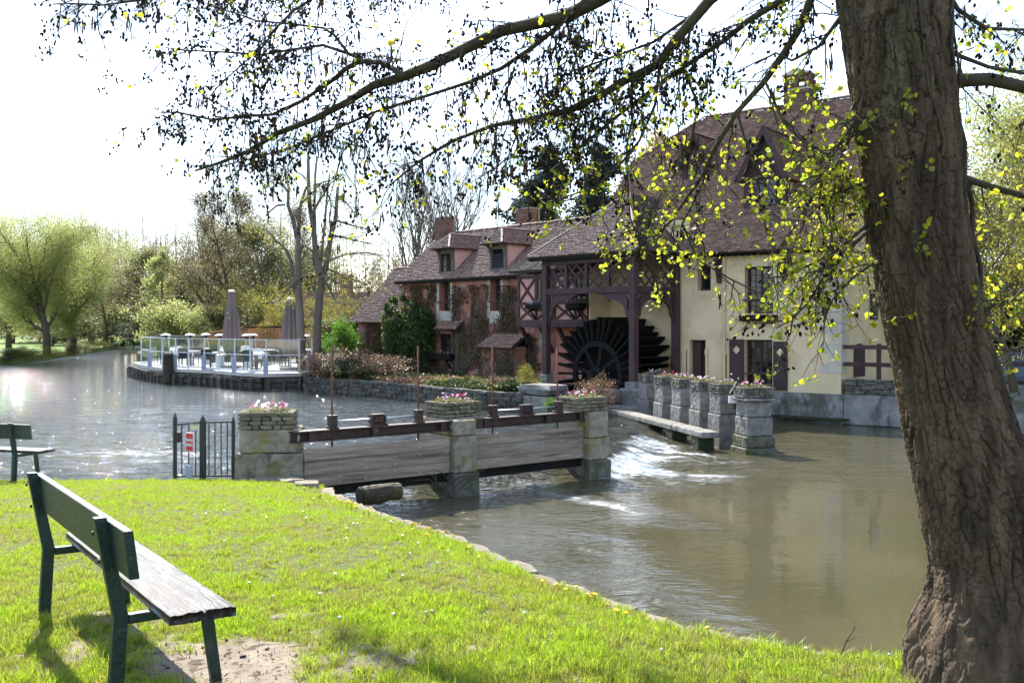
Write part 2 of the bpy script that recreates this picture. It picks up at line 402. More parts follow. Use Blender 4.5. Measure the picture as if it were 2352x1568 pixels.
def glass_mat():
    m, n, out = nodes('clear_screen_glass')
    t = N(n, 'BsdfTransparent'); t.inputs['Color'].default_value = (0.90, 0.94, 0.93, 1)
    g = N(n, 'BsdfGlossy'); g.inputs['Roughness'].default_value = 0.04
    ms = N(n, 'MixShader'); ms.inputs[0].default_value = 0.09
    n.links.new(t.outputs[0], ms.inputs[1]); n.links.new(g.outputs[0], ms.inputs[2]); n.links.new(ms.outputs[0], out.inputs['Surface'])
    return m
m_glass = glass_mat()
def seat_mat():
    m, n, out = nodes('flaking_seat_wood')
    b = N(n, 'BsdfPrincipled'); n.links.new(b.outputs[0], out.inputs['Surface'])
    vec = coords(n, (0.8, 9, 9))
    g = noise(n, vec, 5, 9, 0.65)
    wood = ramp(n, g, [(0.40, (0.006, 0.005, 0.004)), (0.50, (0.026, 0.018, 0.014)), (0.66, (0.066, 0.046, 0.034))])
    v2 = coords(n, (1.2, 4, 4))
    p = noise(n, v2, 3.2, 9, 0.7)
    pm = ramp(n, p, [(0.54, (0, 0, 0)), (0.57, (1, 1, 1))])
    c = mixc(n, pm, wood, (0.085, 0.098, 0.13))
    n.links.new(c, b.inputs['Base Color']); b.inputs['Roughness'].default_value = 0.5; b.inputs['Specular IOR Level'].default_value = 0.25
    bp = N(n, 'Bump', Strength=0.8, Distance=0.01); n.links.new(g, bp.inputs['Height']); n.links.new(bp.outputs[0], b.inputs['Normal'])
    return m
m_seat = seat_mat()
# ---------------------------------------------------------------- ground, banks, lawn, river
ZU, ZP = -0.80, -1.10                               # river above and below the weirs
EDGE = [(-2.95, 15.6), (-2.75, 14.4), (-2.47, 12.9), (-1.6, 10.7), (-0.68, 8.95), (0.22, 6.95), (0.93, 5.95), (1.5, 5.5), (2.0, 5.25), (2.9, 5.15), (3.6, 5.05), (6.0, 4.3)]
EY = np.array([e[1] for e in EDGE][::-1]); EX = np.array([e[0] for e in EDGE][::-1])
def lawn_edge(y): return np.where(np.asarray(y) < 4.3, 6.0 + (4.3 - np.asarray(y)) * 1.5, np.interp(y, EY, EX))
def lawn_z(x, y):
    x = np.asarray(x, float); y = np.asarray(y, float)
    z = -0.0072 * np.clip(y - 6, 0, 30) ** 2
    z = z + 0.05 * (fbm(x * 0.6, y * 0.6, 3, 5) - 0.5) - 0.06 * sstep(0.6, 0.0, lawn_edge(y) - x)
    return z
v = [(-1500, -60, -1.95), (1500, -60, -1.95), (1500, 2200, -1.95), (-1500, 2200, -1.95)]
setp(link('ground', mesh('ground', v, [(0, 1, 2, 3)]), m_garden), kind='structure')
ys = np.concatenate([np.linspace(-5, 3, 12), np.linspace(3.2, 15.6, 110)])
ss = 1 - (1 - np.linspace(0, 1, 90)) ** 2.2
YY, SS = np.meshgrid(ys, ss, indexing='ij')
XE = lawn_edge(YY) + 0.05 * (fbm(YY * 3, YY * 0 + 3, 3) - 0.5)
XX = -40 + (XE + 40) * SS
Y2 = YY - 0.55 * sstep(-4.5, -7.5, XX) * sstep(10, 15.6, YY)
ZZ = lawn_z(XX, Y2)
def gridfaces(a, b):
    i = np.arange(a - 1)[:, None] * b + np.arange(b - 1)[None, :]
    return np.stack([i, i + 1, i + b + 1, i + b], -1).reshape(-1, 4)
P3 = np.stack([XX, Y2, ZZ], -1)
a, b = YY.shape
extra = np.stack([P3[:, -1], P3[:, -1] + [0.03, 0, -1.2]], 0)
P4 = np.concatenate([P3, (P3[:, -1:] + [0.02, 0.0, -1.3])], 1)
P4 = np.concatenate([P4, P4[-1:] + [0, 0.35, -1.0]], 0)
fa = gridfaces(a + 1, b + 1)[:, ::-1]
lawn = setp(link('lawn', mesh('lawn', P4.reshape(-1, 3), fa, True), m_ground), kind='structure')

def land(name, poly, z, zb, mat):
    mb = MB(); n = len(poly)
    mb.v = [(x, y, z) for x, y in poly] + [(x, y, zb) for x, y in poly]
    mb.f = [tuple(range(n))] + [(i, i + n, (i + 1) % n + n, (i + 1) % n) for i in range(n)]
    import bmesh
    o = mb.build(name, mat)
    bm = bmesh.new(); bm.from_mesh(o.data); bmesh.ops.recalc_face_normals(bm, faces=bm.faces); bm.to_mesh(o.data); bm.free()
    return setp(o, kind='structure')
land('far_bank', [(-34, 66.5), (-36.5, 80), (-42, 103), (-48.5, 124), (-56, 165), (-90, 320), (-900, 2000), (-1400, 2000), (-1400, 40), (-60, 58)], -0.35, -1.8, m_bank)
land('mill_bank', [(-19.5, 55), (-17.0, 49), (-14.9, 45.8), (-10.6, 41.3), (-9.6, 40.6), (-8.1, 40.3), (-4.24, 35.9), (-0.77, 31.2), (0.4, 30.6), (0.9, 33.2), (2.3, 35.9), (5.6, 33.4), (9.6, 29.45),
                    (12.6, 27.1), (16, 24.6), (25, 20), (60, 10), (400, -50), (1400, 0), (1400, 2000), (-880, 2000), (-80, 320), (-50, 165), (-44.5, 124), (-30, 80)], -0.32, -1.8, m_garden)
# river: one sheet, fine where it is near, with the fall over the sills as real height
xs = np.concatenate([np.linspace(-900, -60, 12), np.linspace(-55, -9, 40), np.linspace(-8.5, 13, 260), np.linspace(13.5, 60, 30), [90, 200]])
yr = np.concatenate([np.linspace(3.6, 34, 330), np.linspace(34.4, 60, 40), np.linspace(62, 150, 30), [200, 400, 900]])
X, Y = np.meshgrid(xs, yr, indexing='xy')
CREST = [(-4.6, 15.0), (1.9, 20.2), (3.0, 25.0), (3.9, 29.8), (5.0, 34.0), (9.0, 40.0)]
dist = np.full(X.shape, 1e9); sgn = np.ones(X.shape); seg = np.zeros(X.shape)
for k in range(len(CREST) - 1):
    (ax, ay), (bx_, by_) = CREST[k], CREST[k + 1]
    dx, dy = bx_ - ax, by_ - ay
    t = np.clip(((X - ax) * dx + (Y - ay) * dy) / (dx * dx + dy * dy), 0, 1)
    d = np.hypot(X - ax - t * dx, Y - ay - t * dy)
    s = np.sign((X - ax) * dy - (Y - ay) * dx)      # + = downstream (right of the line)
    q = d < dist
    dist[q], sgn[q], seg[q] = d[q], s[q], k + t[q]
sd = dist * np.where(sgn == 0, 1, sgn)
sd = sd + 0.5 * (fbm(X * 1.3, Y * 1.3, 3, 8) - 0.5)
calm2 = np.exp(-(((X - 5.0) / 4.5) ** 4 + ((Y - 12.5) / 7.5) ** 4))
near = sstep(16, 10, np.abs(X - 2.5)) * sstep(36, 30, Y)
H = ZU + (ZP - ZU) * sstep(-0.15, 1.15, sd) + 0.06 * np.exp(-((sd - 1.6) / 0.7) ** 2) * ((seg > 1) & (seg < 3)) * fbm(X * 2, Y * 2, 2, 4)
flow = ((seg > 0.85) & (seg < 3.2))
fallm = flow * sstep(-0.5, 0.4, sd) * sstep(4.2, 1.6, sd)
rip = (fbm(X * 1.6 + Y * 0.6, Y * 2.6, 4, 21) - 0.5) * 0.045 * near * (0.35 * (1 - .93 * calm2) + 1.6 * fallm + 0.9 * sstep(3, -3, sd))
H = H + rip
fa_, fc_ = X * 0.93 - Y * 0.36, X * 0.36 + Y * 0.93           # along and across the fall
stk = fbm(fa_ * 0.55, fc_ * 3.4, 4, 31)
near_fall = (0.80 * sstep(2.1, 1.3, seg) * sstep(1.7, .7, sd) + 0.18 * sstep(1.0, 2.0, sd) + 0.16) 
foam_glint = fallm * (near_fall + 2.0 * (fbm(fa_ * 0.8 + .5 * fbm(X, Y, 2, 6), fc_ * 3.6, 5, 31) - 0.52))
foam_glint = foam_glint * sstep(-.25, .5, sd)
ga, gc = (X - 1.1) * .58 - (Y - 16.4) * .81, (X - 1.1) * .81 + (Y - 16.4) * .58    # run-out below the second gate
g2 = np.exp(-(ga / 2.3) ** 2 - (gc / .5) ** 2)
foam_glint = np.maximum(foam_glint, g2 * (0.56 + 1.0 * (fbm(ga * 1.3, gc * 5, 4, 35) - 0.5)))  # foam streaks, with the white sparkle of the run-out painted in too
ga, gc = (X + 1.9) * .7 - (Y - 13.4) * .7, (X + 1.9) * .7 + (Y - 13.4) * .7
foam_glint = np.maximum(foam_glint, np.exp(-(ga / 1.3) ** 2 - (gc / .35) ** 2) * (0.30 + 1.0 * (fbm(ga * 1.3, gc * 5, 4, 39) - 0.5)))
foam_glint = np.maximum(foam_glint, np.exp(-(((X - 3.9) / 1.8) ** 2 + ((Y - 21.2) / 1.1) ** 2)) * (0.44 + 0.9 * (fbm(X * 0.9, Y * 3.8, 4, 36) - 0.5)))
foam_glint = np.maximum(foam_glint, 0.50 * np.exp(-(((X + 7.0) / 5.0) ** 2 + ((Y - 19.5) / 4.0) ** 2)) * sstep(0.42, 0.62, fbm(X * 1.1 + Y * .5, Y * 2.6, 4, 77)))  # sun glitter upstream, painted in as pale foam colour
silt_ = sstep(-0.6, 1.2, sd) * sstep(60, 30, Y)
calm = np.maximum(calm2, np.exp(-(((X - 3.4) / 3.2) ** 2 + ((Y - 10) / 7) ** 2)))                     # quiet pool under the tree
rough_ = np.clip(1.5 - 1.45 * calm, 0.03, 2) * (1 - 0.6 * sstep(1.0, 5.0, sd) * (1 - fallm)) + 0.5 * fallm
rough_ = rough_ + 1.3 * np.exp(-((X - 1.0) / .75) ** 2 - ((Y - 9.4) / 1.6) ** 2) + .9 * np.exp(-((X - .5) / .7) ** 2 - ((Y - 12.4) / .9) ** 2) + 1.2 * g2
H = H + 0.03 * (fbm(fa_ * .8, fc_ * 3, 3, 3) - .5) * fallm * ((seg > 1.0) & (seg < 3)) - .05 * fallm * np.exp(-((sd - 2.2) / .6) ** 2)
river = link('river', mesh('river', np.stack([X, Y, H], -1).reshape(-1, 3), gridfaces(*X.shape), True), None)
for nm, ar in (('foam_glint', foam_glint), ('chop', rough_), ('silt', silt_)):
    at = river.data.attributes.new(nm, 'FLOAT', 'POINT'); at.data.foreach_set('value', np.clip(ar, 0, 2).astype(np.float32).ravel())
setp(river, kind='structure')
def water_mat():
    m, n, out = nodes('river_water')
    b = N(n, 'BsdfPrincipled'); b.inputs['IOR'].default_value = 1.33; b.inputs['Roughness'].default_value = 0.03
    b.inputs['Specular IOR Level'].default_value = 0.5
    vec = coords(n, (1, 1, 1), 'World', False)
    silt = noise(n, vec, 0.35, 4)
    base = ramp(n, silt, [(0.35, (0.058, 0.055, 0.029)), (0.65, (0.074, 0.066, 0.036))])
    sa = N(n, 'Attribute', attribute_name='silt'); base = mixc(n, sa.outputs['Fac'], (0.020, 0.026, 0.020), base)
    fo = N(n, 'Attribute', attribute_name='foam_glint'); ch = N(n, 'Attribute', attribute_name='chop')
    v2 = coords(n, (1.0, 2.4, 1), 'World', False)
    fn = noise(n, v2, 2.6, 9, 0.68, 0.6)
    sm = N(n, 'Math', operation='ADD'); n.links.new(fn, sm.inputs[0]); n.links.new(fo.outputs['Fac'], sm.inputs[1])
    fm = ramp(n, sm.outputs[0], [(0.88, (0, 0, 0)), (0.99, (0.0, 0.0, 0.0))])
    mr = N(n, 'MapRange'); mr.inputs['From Min'].default_value = 0.92; mr.inputs['From Max'].default_value = 1.45
    n.links.new(sm.outputs[0], mr.inputs['Value'])
    c = mixc(n, mr.outputs['Result'], base, (0.38, 0.42, 0.45))
    n.links.new(c, b.inputs['Base Color'])
    rr = N(n, 'MapRange'); rr.inputs['To Min'].default_value = 0.03; rr.inputs['To Max'].default_value = 0.5
    n.links.new(mr.outputs['Result'], rr.inputs['Value']); n.links.new(rr.outputs['Result'], b.inputs['Roughness'])
    h1 = noise(n, coords(n, (1, 1.5, 1), 'World', False), 1.3, 3, 0.5, 0.4)
    h2 = noise(n, coords(n, (1, 1.7, 1), 'World', False), 6.0, 4, 0.55, 0.3)
    ad = N(n, 'Math', operation='MULTIPLY_ADD'); ad.inputs[1].default_value = 0.30
    n.links.new(h2, ad.inputs[0]); n.links.new(h1, ad.inputs[2])
    bp = N(n, 'Bump', Distance=0.24)
    st = N(n, 'Math', operation='MULTIPLY'); st.inputs[1].default_value = 0.85
    n.links.new(ch.outputs['Fac'], st.inputs[0]); n.links.new(st.outputs[0], bp.inputs['Strength'])
    n.links.new(ad.outputs[0], bp.inputs['Height']); n.links.new(bp.outputs[0], b.inputs['Normal'])
    n.links.new(b.outputs[0], out.inputs['Surface'])
    return m
river.data.materials.append(water_mat())

# stones with a rough shape, shared by everything that is laid stone by stone
def rough_block(seed, j=0.10, k=2):
    r = random.Random(seed); idx = {}; vs = []; fs = []
    def vid(p):
        if p not in idx:
            q = V(((p[0] / k) - .5, (p[1] / k) - .5, (p[2] / k) - .5))
            e = sum(1 for t in p if t in (0, k))
            q *= 1.0 - 0.07 * (e - 1)
            q += V((r.uniform(-j, j), r.uniform(-j, j), r.uniform(-j, j))) * 0.5
            idx[p] = len(vs); vs.append(tuple(q))
        return idx[p]
    for ax in range(3):
        for side in (0, k):
            for i in range(k):
                for l in range(k):
                    qs = []
                    for (di, dl) in ((0, 0), (1, 0), (1, 1), (0, 1)):
                        p = [0, 0, 0]; p[ax] = side; p[(ax + 1) % 3] = i + di; p[(ax + 2) % 3] = l + dl
                        qs.append(vid(tuple(p)))
                    fs.append(tuple(qs if side else qs[::-1]))
    return mesh('rough_stone', vs, fs)
SHAPES = {}
def stone_mesh(mat, v=None):
    v = RG.randrange(5) if v is None else v
    if (mat.name, v) not in SHAPES:
        me = rough_block(100 + v); me.materials.append(mat); SHAPES[(mat.name, v)] = me
    return SHAPES[(mat.name, v)]
def stone(par, c, d, mat, name='stone', rz=0.0, tilt=0.03):
    return link(name, stone_mesh(mat), None, par, c, (RG.uniform(-tilt, tilt), RG.uniform(-tilt, tilt), rz + RG.uniform(-tilt, tilt)), d)
def laid(par, x0, x1, y0, y1, z0, z1, mat, h=0.06, L=(0.12, 0.30), name='stone', sides='fblr', dep=0.12, gap=0.008, axis=None):
    """courses of separate stones round a rectangular core"""
    nr = max(1, round((z1 - z0) / h)); hh = (z1 - z0) / nr
    for r in range(nr):
        zc = z0 + (r + .5) * hh
        for s in sides:
            a, b = (x0, x1) if s in 'fb' else (y0, y1)
            p = a
            while p < b - 0.02:
                l = min(RG.uniform(*L), b - p)
                if b - p - l < L[0] * 0.5: l = b - p
                q = p + l / 2; o = RG.uniform(-.012, .012); hz = hh * RG.uniform(.86, 1.12) - gap
                if s == 'f': stone(par, (q, y0 + dep / 2 + o, zc), (l - gap, dep, hz), mat, name)
                elif s == 'b': stone(par, (q, y1 - dep / 2 + o, zc), (l - gap, dep, hz), mat, name)
                elif s == 'l': stone(par, (x0 + dep / 2 + o, q, zc), (dep, l - gap, hz), mat, name)
                else: stone(par, (x1 - dep / 2 + o, q, zc), (dep, l - gap, hz), mat, name)
                p += l
BR = {}
def bricks(par, x0, x1, y0, y1, z0, z1, mat=None, sides='fblr'):
    mat = mat or m_brick
    if 'h' not in BR:
        for k, l in (('h', .205), ('s', .10)):
            me = mesh('brick', MB().bx(-l / 2, l / 2, -.05, .05, -.029, .029).v, MB().bx(-l / 2, l / 2, -.05, .05, -.029, .029).f); me.materials.append(mat); BR[k] = me
    nr = int((z1 - z0) / .07)
    for r in range(nr):
        zc = z0 + (r + .5) * (z1 - z0) / nr
        for s in sides:
            a, b = (x0, x1) if s in 'fb' else (y0 + .11, y1 - .11)
            n = max(1, round((b - a) / .217)); w = (b - a) / n
            for k in range(n + (r % 2)):
                q = a + w * (k + .5) - (w / 2 if r % 2 else 0); me = BR['h']; 
                if r % 2 and k in (0, n): me = BR['s']; q = a + w / 4 if k == 0 else b - w / 4
                jj = RG.uniform(-.004, .004)
                if s == 'f': link('brick', me, None, par, (q, y0 + .045 + jj, zc))
                elif s == 'b': link('brick', me, None, par, (q, y1 - .045 + jj, zc))
                elif s == 'l': link('brick', me, None, par, (x0 + .045 + jj, q, zc), (0, 0, rad(90)))
                else: link('brick', me, None, par, (x1 - .045 + jj, q, zc), (0, 0, rad(90)))
def inpoly(px, py, poly):
    c = np.zeros(px.shape, bool); n = len(poly)
    for i in range(n):
        (xa, ya), (xb, yb) = poly[i], poly[(i + 1) % n]
        q = ((ya > py) != (yb > py)) & (px < (xb - xa) * (py - ya) / ((yb - ya) if yb != ya else 1e-9) + xa)
        c ^= q
    return c
def roof(par, pts, mat, name='roof', tw=0.165, ex=0.105, thick=0.09):
    """one roof plane: an underlay slab and real tiles in courses; the first two points are the eave"""
    P = [V(p) for p in pts]
    du = (P[1] - P[0]).normalized(); nn = du.cross(P[2] - P[0]).normalized()
    if nn.z < 0: nn = -nn
    dv = nn.cross(du).normalized()
    if (P[2] - P[0]).dot(dv) < 0: dv = -dv
    mb = MB(); n = len(P)
    top = [p - nn * 0.01 for p in P]; bot = [p - nn * thick for p in P]
    mb.add(top + bot, [tuple(range(n)), tuple(range(2 * n - 1, n - 1, -1))] + [(i, i + n, (i + 1) % n + n, (i + 1) % n) for i in range(n)])
    slab = mb.build(name, m_slab, par)
    poly = [((p - P[0]).dot(du), (p - P[0]).dot(dv)) for p in P]
    us = [p[0] for p in poly]; vs = [p[1] for p in poly]
    nr = int((max(vs) - min(vs)) / ex) + 1; nu = int((max(us) - min(us)) / tw) + 2
    rr, kk = np.meshgrid(np.arange(nr), np.arange(nu), indexing='ij')
    rg = np.random.default_rng(len(bpy.data.objects))
    uc = min(us) + (kk + 0.5 * (rr % 2)) * tw + rg.normal(0, .006, rr.shape); vc = min(vs) + (rr + 0.5) * ex
    ok = inpoly(uc, vc, poly)
    uc, vc = uc[ok], vc[ok] + rg.normal(0, .006, ok.sum()); m = len(uc)
    hw = tw / 2 - .004
    lo = 0.040 + rg.uniform(-.006, .014, m); hi = 0.006 + rg.uniform(0, .006, m); tl = rg.normal(0, .004, m)
    def pt(u, v, h): return np.array(P[0])[None] + u[:, None] * np.array(du) + v[:, None] * np.array(dv) + h[:, None] * np.array(nn)
    vv = np.stack([pt(uc - hw, vc - ex / 2 - .012, lo + tl), pt(uc + hw, vc - ex / 2 - .012, lo - tl), pt(uc + hw, vc + ex / 2 + .012, hi), pt(uc - hw, vc + ex / 2 + .012, hi),
                   pt(uc - hw, vc - ex / 2 - .010, lo * 0 - .004), pt(uc + hw, vc - ex / 2 - .010, lo * 0 - .004)], 1)
    b0 = np.arange(m)[:, None] * 6
    fs = np.concatenate([b0 + [[0, 1, 2, 3]], b0 + [[4, 5, 1, 0]]], 0)
    t = link('roof_tiles', mesh('roof_tiles', vv.reshape(-1, 3), fs), mat, slab); setp(t, kind='stuff')
    return slab
RT = {}
def ridge(par, p, q, mat, r=0.085, L=0.34):
    """half-round ridge tiles laid one by one"""
    p, q = V(p), V(q); d = q - p; n = max(1, round(d.length / L)); l = d.length / n; d.normalize()
    if mat.name not in RT:
        vs = []; fs = []
        for e, (x, rr) in enumerate(((-.5, .93), (.5, 1.08))):
            for k in range(7):
                t = math.pi * k / 6; vs.append((x, math.cos(t) * rr, math.sin(t) * rr * .9 - .1))
            for k in range(7):
                t = math.pi * k / 6; vs.append((x, math.cos(t) * (rr - .16), math.sin(t) * (rr - .16) * .9 - .1))
        for k in range(6): fs += [(k, k + 1, k + 15, k + 14), (k + 7, k + 21, k + 22, k + 8)]
        for e in (0, 14): fs += [(e + k, e + k + 7, e + k + 8, e + k + 1) for k in range(6)]
        me = mesh('ridge_tile', vs, fs); me.materials.append(mat); RT[mat.name] = me
    rot = d.to_track_quat('X', 'Z').to_euler()
    for k in range(n):
        c = p + d * l * (k + .5) + V((RG.uniform(-.008, .008), RG.uniform(-.008, .008), RG.uniform(-.006, .01)))
        link('ridge_tile', RT[mat.name], None, par, c, rot, (l * 1.03, r, r))
def wall(name, x0, x1, z0, z1, holes, mat, par, dep=0.28, y=0.0, t=0.35, top=None):
    """wall with real openings; dep is the depth of the reveals; top(x) gives a sloping top if wanted"""
    X_ = sorted({x0, x1, *[h[0] for h in holes], *[h[1] for h in holes]}); Z_ = sorted({z0, z1, *[h[2] for h in holes], *[h[3] for h in holes]})
    mb = MB()
    for i in range(len(X_) - 1):
        for k in range(len(Z_) - 1):
            a, b, c, d = X_[i], X_[i + 1], Z_[k], Z_[k + 1]
            if any(h[0] <= (a + b) / 2 <= h[1] and h[2] <= (c + d) / 2 <= h[3] for h in holes): continue
            mb.add([(a, y, c), (b, y, c), (b, y, d), (a, y, d)], [(0, 1, 2, 3)])
            mb.add([(a, y + t, c), (b, y + t, c), (b, y + t, d), (a, y + t, d)], [(3, 2, 1, 0)])
    for (a, b, c, d) in holes:
        mb.add([(a, y, c), (b, y, c), (b, y, d), (a, y, d), (a, y + dep, c), (b, y + dep, c), (b, y + dep, d), (a, y + dep, d)],
               [(0, 4, 5, 1), (1, 5, 6, 2), (2, 6, 7, 3), (3, 7, 4, 0)])
    mb.add([(x0, y, z0), (x1, y, z0), (x1, y, z1), (x0, y, z1), (x0, y + t, z0), (x1, y + t, z0), (x1, y + t, z1), (x0, y + t, z1)],
           [(0, 4, 5, 1), (1, 5, 6, 2), (2, 6, 7, 3), (3, 7, 4, 0)])
    return mb.build(name, mat, par)
def window(par, x0, x1, z0, z1, y, nx=2, nz=4, fw=0.05, mat=None, grille=False, name='window', mull=True):
    mat = mat or m_timber; mb = MB(); bw = 0.022
    mb.bx(x0, x0 + fw, y, y + .06, z0, z1); mb.bx(x1 - fw, x1, y, y + .06, z0, z1)
    mb.bx(x0 + fw, x1 - fw, y, y + .06, z0, z0 + fw); mb.bx(x0 + fw, x1 - fw, y, y + .06, z1 - fw, z1)
    fr = mb.build(name, mat, par)
    a, b, c, d = x0 + fw, x1 - fw, z0 + fw, z1 - fw
    if mull and nx % 2 == 0: MB().bx((a + b) / 2 - .03, (a + b) / 2 + .03, y - .004, y + .05, c, d).build('mullion', mat, fr)
    bars = MB()
    for i in range(1, nx):
        if mull and nx % 2 == 0 and i == nx // 2: continue
        xx = a + (b - a) * i / nx; bars.bx(xx - bw / 2, xx + bw / 2, y + .01, y + .045, c, d)
    for k in range(1, nz):
        zz = c + (d - c) * k / nz; bars.bx(a, b, y + .012, y + .043, zz - bw / 2, zz + bw / 2)
    if bars.v: bars.build('glazing_bar', mat, fr)
    w, h = (b - a) / nx, (d - c) / nz
    q = MB().bx(-w / 2, w / 2, 0, .008, -h / 2, h / 2); me = mesh('pane', q.v, q.f); me.materials.append(m_pane)
    for i in range(nx):
        for k in range(nz):
            link('pane', me, None, fr, (a + w * (i + .5), y + .027, c + h * (k + .5)), (RG.uniform(-.012, .012), 0, RG.uniform(-.012, .012)))
    if grille:
        g = MB(); n = max(2, int((b - a) / .13))
        for i in range(n + 1): xx = a + (b - a) * i / n; g.bar((xx, y - .05, c - .02), (xx, y - .05, d), .016)
        for k in range(4): zz = c + (d - c) * (k + .5) / 4; g.bar((a, y - .05, zz), (b, y - .05, zz), .016)
        g.build('window_grille', m_iron, fr)
    return fr
def blossoms(par, x0, x1, y0, y1, z, n, mats=(0, 2, 0, 1), s=0.032, leaf=None, nl=260, lh=0.07):
    for k in range(n):
        mt = m_pet[RG.choice(mats)]
        key = 'blossom' + mt.name
        if key not in RT:
            vs = [(0, 0, -.25)]; fs = []
            for p in range(5):
                t = p * 2 * math.pi / 5; b = len(vs)
                for (r, dt, zz) in ((.55, -.5, .05), (1.0, -.28, .28), (1.05, .28, .2), (.55, .5, 0.02)): vs.append((r * math.cos(t + dt), r * math.sin(t + dt), zz))
                fs += [(0, b, b + 1), (0, b + 1, b + 2), (0, b + 2, b + 3)]
            me = mesh('blossom', vs, fs); me.materials.append(mt); RT[key] = me
        sc_ = s * RG.uniform(.75, 1.3)
        link('blossom', RT[key], None, par, (RG.uniform(x0, x1), RG.uniform(y0, y1), z + RG.uniform(.02, .13)), (RG.uniform(-.9, .9), RG.uniform(-.9, .9), RG.uniform(0, 6)), (sc_,) * 3)
    rg = np.random.default_rng(RG.randrange(10 ** 6))
    c = np.stack([rg.uniform(x0 - .03, x1 + .03, nl), rg.uniform(y0 - .03, y1 + .03, nl), z - .02 + rg.uniform(0, lh, nl)], -1)
    setp(quads('leaves', c, .028, .05, rg, leaf or m_olive, par), kind='stuff')
def quads(name, c, s0, s1, rg, mat, par=None, down=0.0, build=True, aspect=0.6):
    """small folded leaf faces, randomly turned, one mesh"""
    n = len(c); d = rg.normal(size=(n, 3)); d[:, 2] -= down * 1.5
    d /= np.linalg.norm(d, axis=1)[:, None]
    e = np.cross(d, rg.normal(size=(n, 3))); e /= np.linalg.norm(e, axis=1)[:, None] + 1e-9
    f = np.cross(d, e); s = rg.uniform(s0, s1, n)[:, None]
    v = np.stack([c - d * s * .5, c + e * s * .5 * aspect + f * s * .08, c + d * s * .5, c - e * s * .5 * aspect + f * s * .08], 1)
    idx = np.arange(n)[:, None] * 4 + np.array([[0, 1, 2, 3]])
    me = mesh(name, v.reshape(-1, 3), idx)
    if not build: me.materials.append(mat); return me
    return link(name, me, mat, par)

# ---------------------------------------------------------------- cream mill house
A = Frame(5.42, 32.5, 38)
P = Frame(1.16, 33.9, 48)                            # timber wheel porch
K = Frame(2.65, 35.24, 48)                           # pink house
house = A.empty('mill_house', 'tall cream plastered mill house with a steep brown tiled roof', 'house')
XC = 5.31
h_small = A.rect(1602, 610.5, 1632.5, 667.5); h_up = A.rect(1710.5, 612, 1776, 720)
h_door = A.rect(1584, 780.5, 1620.5, 878); h_low = A.rect(1709, 780, 1774, 889)
wall('wall', 0.03, XC - .003, -0.24, 4.05, [h_small, h_up, h_door, h_low], m_cream, house, dep=.30)
# return wall with the arched hatch, back wall, gable; roof line z(y) = 4.05 + 1.092 (y + 0.4)
zr = lambda y: 4.05 + 1.092 * (y + .4)
MB().prism([(0.003, -0.24), (9, -0.24), (9, 4.1), (4.5, 9.25), (0.003, 4.15)], 'x', XC - .35, XC).build('end_wall', m_cream, house)
MB().prism([(0.36, -0.3), (9, -0.3), (9, 4.1), (4.5, 9.25), (0.36, 4.5)], 'x', -3.5, -3.2).build('end_wall', m_cream, house)
MB().bx(-3.2, XC - .36, 8.7, 8.98, -.3, 4.1).build('back_wall', m_cream, house)
MB().bx(-.05, XC + .09, -.09, -.003, -1.5, -.24).bx(XC - .01, XC + .09, 0, 2.0, -1.5, -.24).build('plinth', m_plinth, house)
MB().prism([(-.2, -1.0), (XC + .2, -1.0), (XC + .3, -.93), (-.2, -.93)], 'y', -.32, -.09).build('mossy_ledge', m_moss, house)
# wheel-side wall, parallel to the porch
def P2A(x, y, z):                                    # porch plan -> mill house plan
    p = P.w(x, y); dx, dy = p.x - A.o[0], p.y - A.o[1]
    return V((dx * A.u[0] + dy * A.u[1], dx * A.n[0] + dy * A.n[1], z))
a_, b_ = P2A(-.32, 2.3, 0), P2A(3.92, 2.24, 0)
mb = MB(); mb.add([(a_.x, a_.y, -1.5), (b_.x, b_.y, -1.5), (b_.x, b_.y, 5.2), (a_.x, a_.y, 5.2), (a_.x + .2, a_.y + .3, -1.5), (b_.x + .2, b_.y + .3, -1.5), (b_.x + .2, b_.y + .3, 5.2), (a_.x + .2, a_.y + .3, 5.2)],
                  [(0, 1, 2, 3), (7, 6, 5, 4), (0, 4, 5, 1), (1, 5, 6, 2), (2, 6, 7, 3), (3, 7, 4, 0)])
mb.build('wheel_wall', m_cream, house)
# quoins at the corner
def boxmesh(name, *d):
    q = MB().bx(*d); return mesh(name, q.v, q.f)
zq = A.lz(1910, 857)
for k in range(14):
    z0 = zq + k * .292
    if z0 > 3.7: break
    wq, w2 = ((.62, .36) if k % 2 == 0 else (.36, .62))
    link('quoin', boxmesh('quoin', XC - wq, XC + .012, -.012, .09, z0, z0 + .287), m_quoin, house)
    link('quoin', boxmesh('quoin', XC - .05, XC + .014, .092, w2, z0, z0 + .287), m_quoin, house)
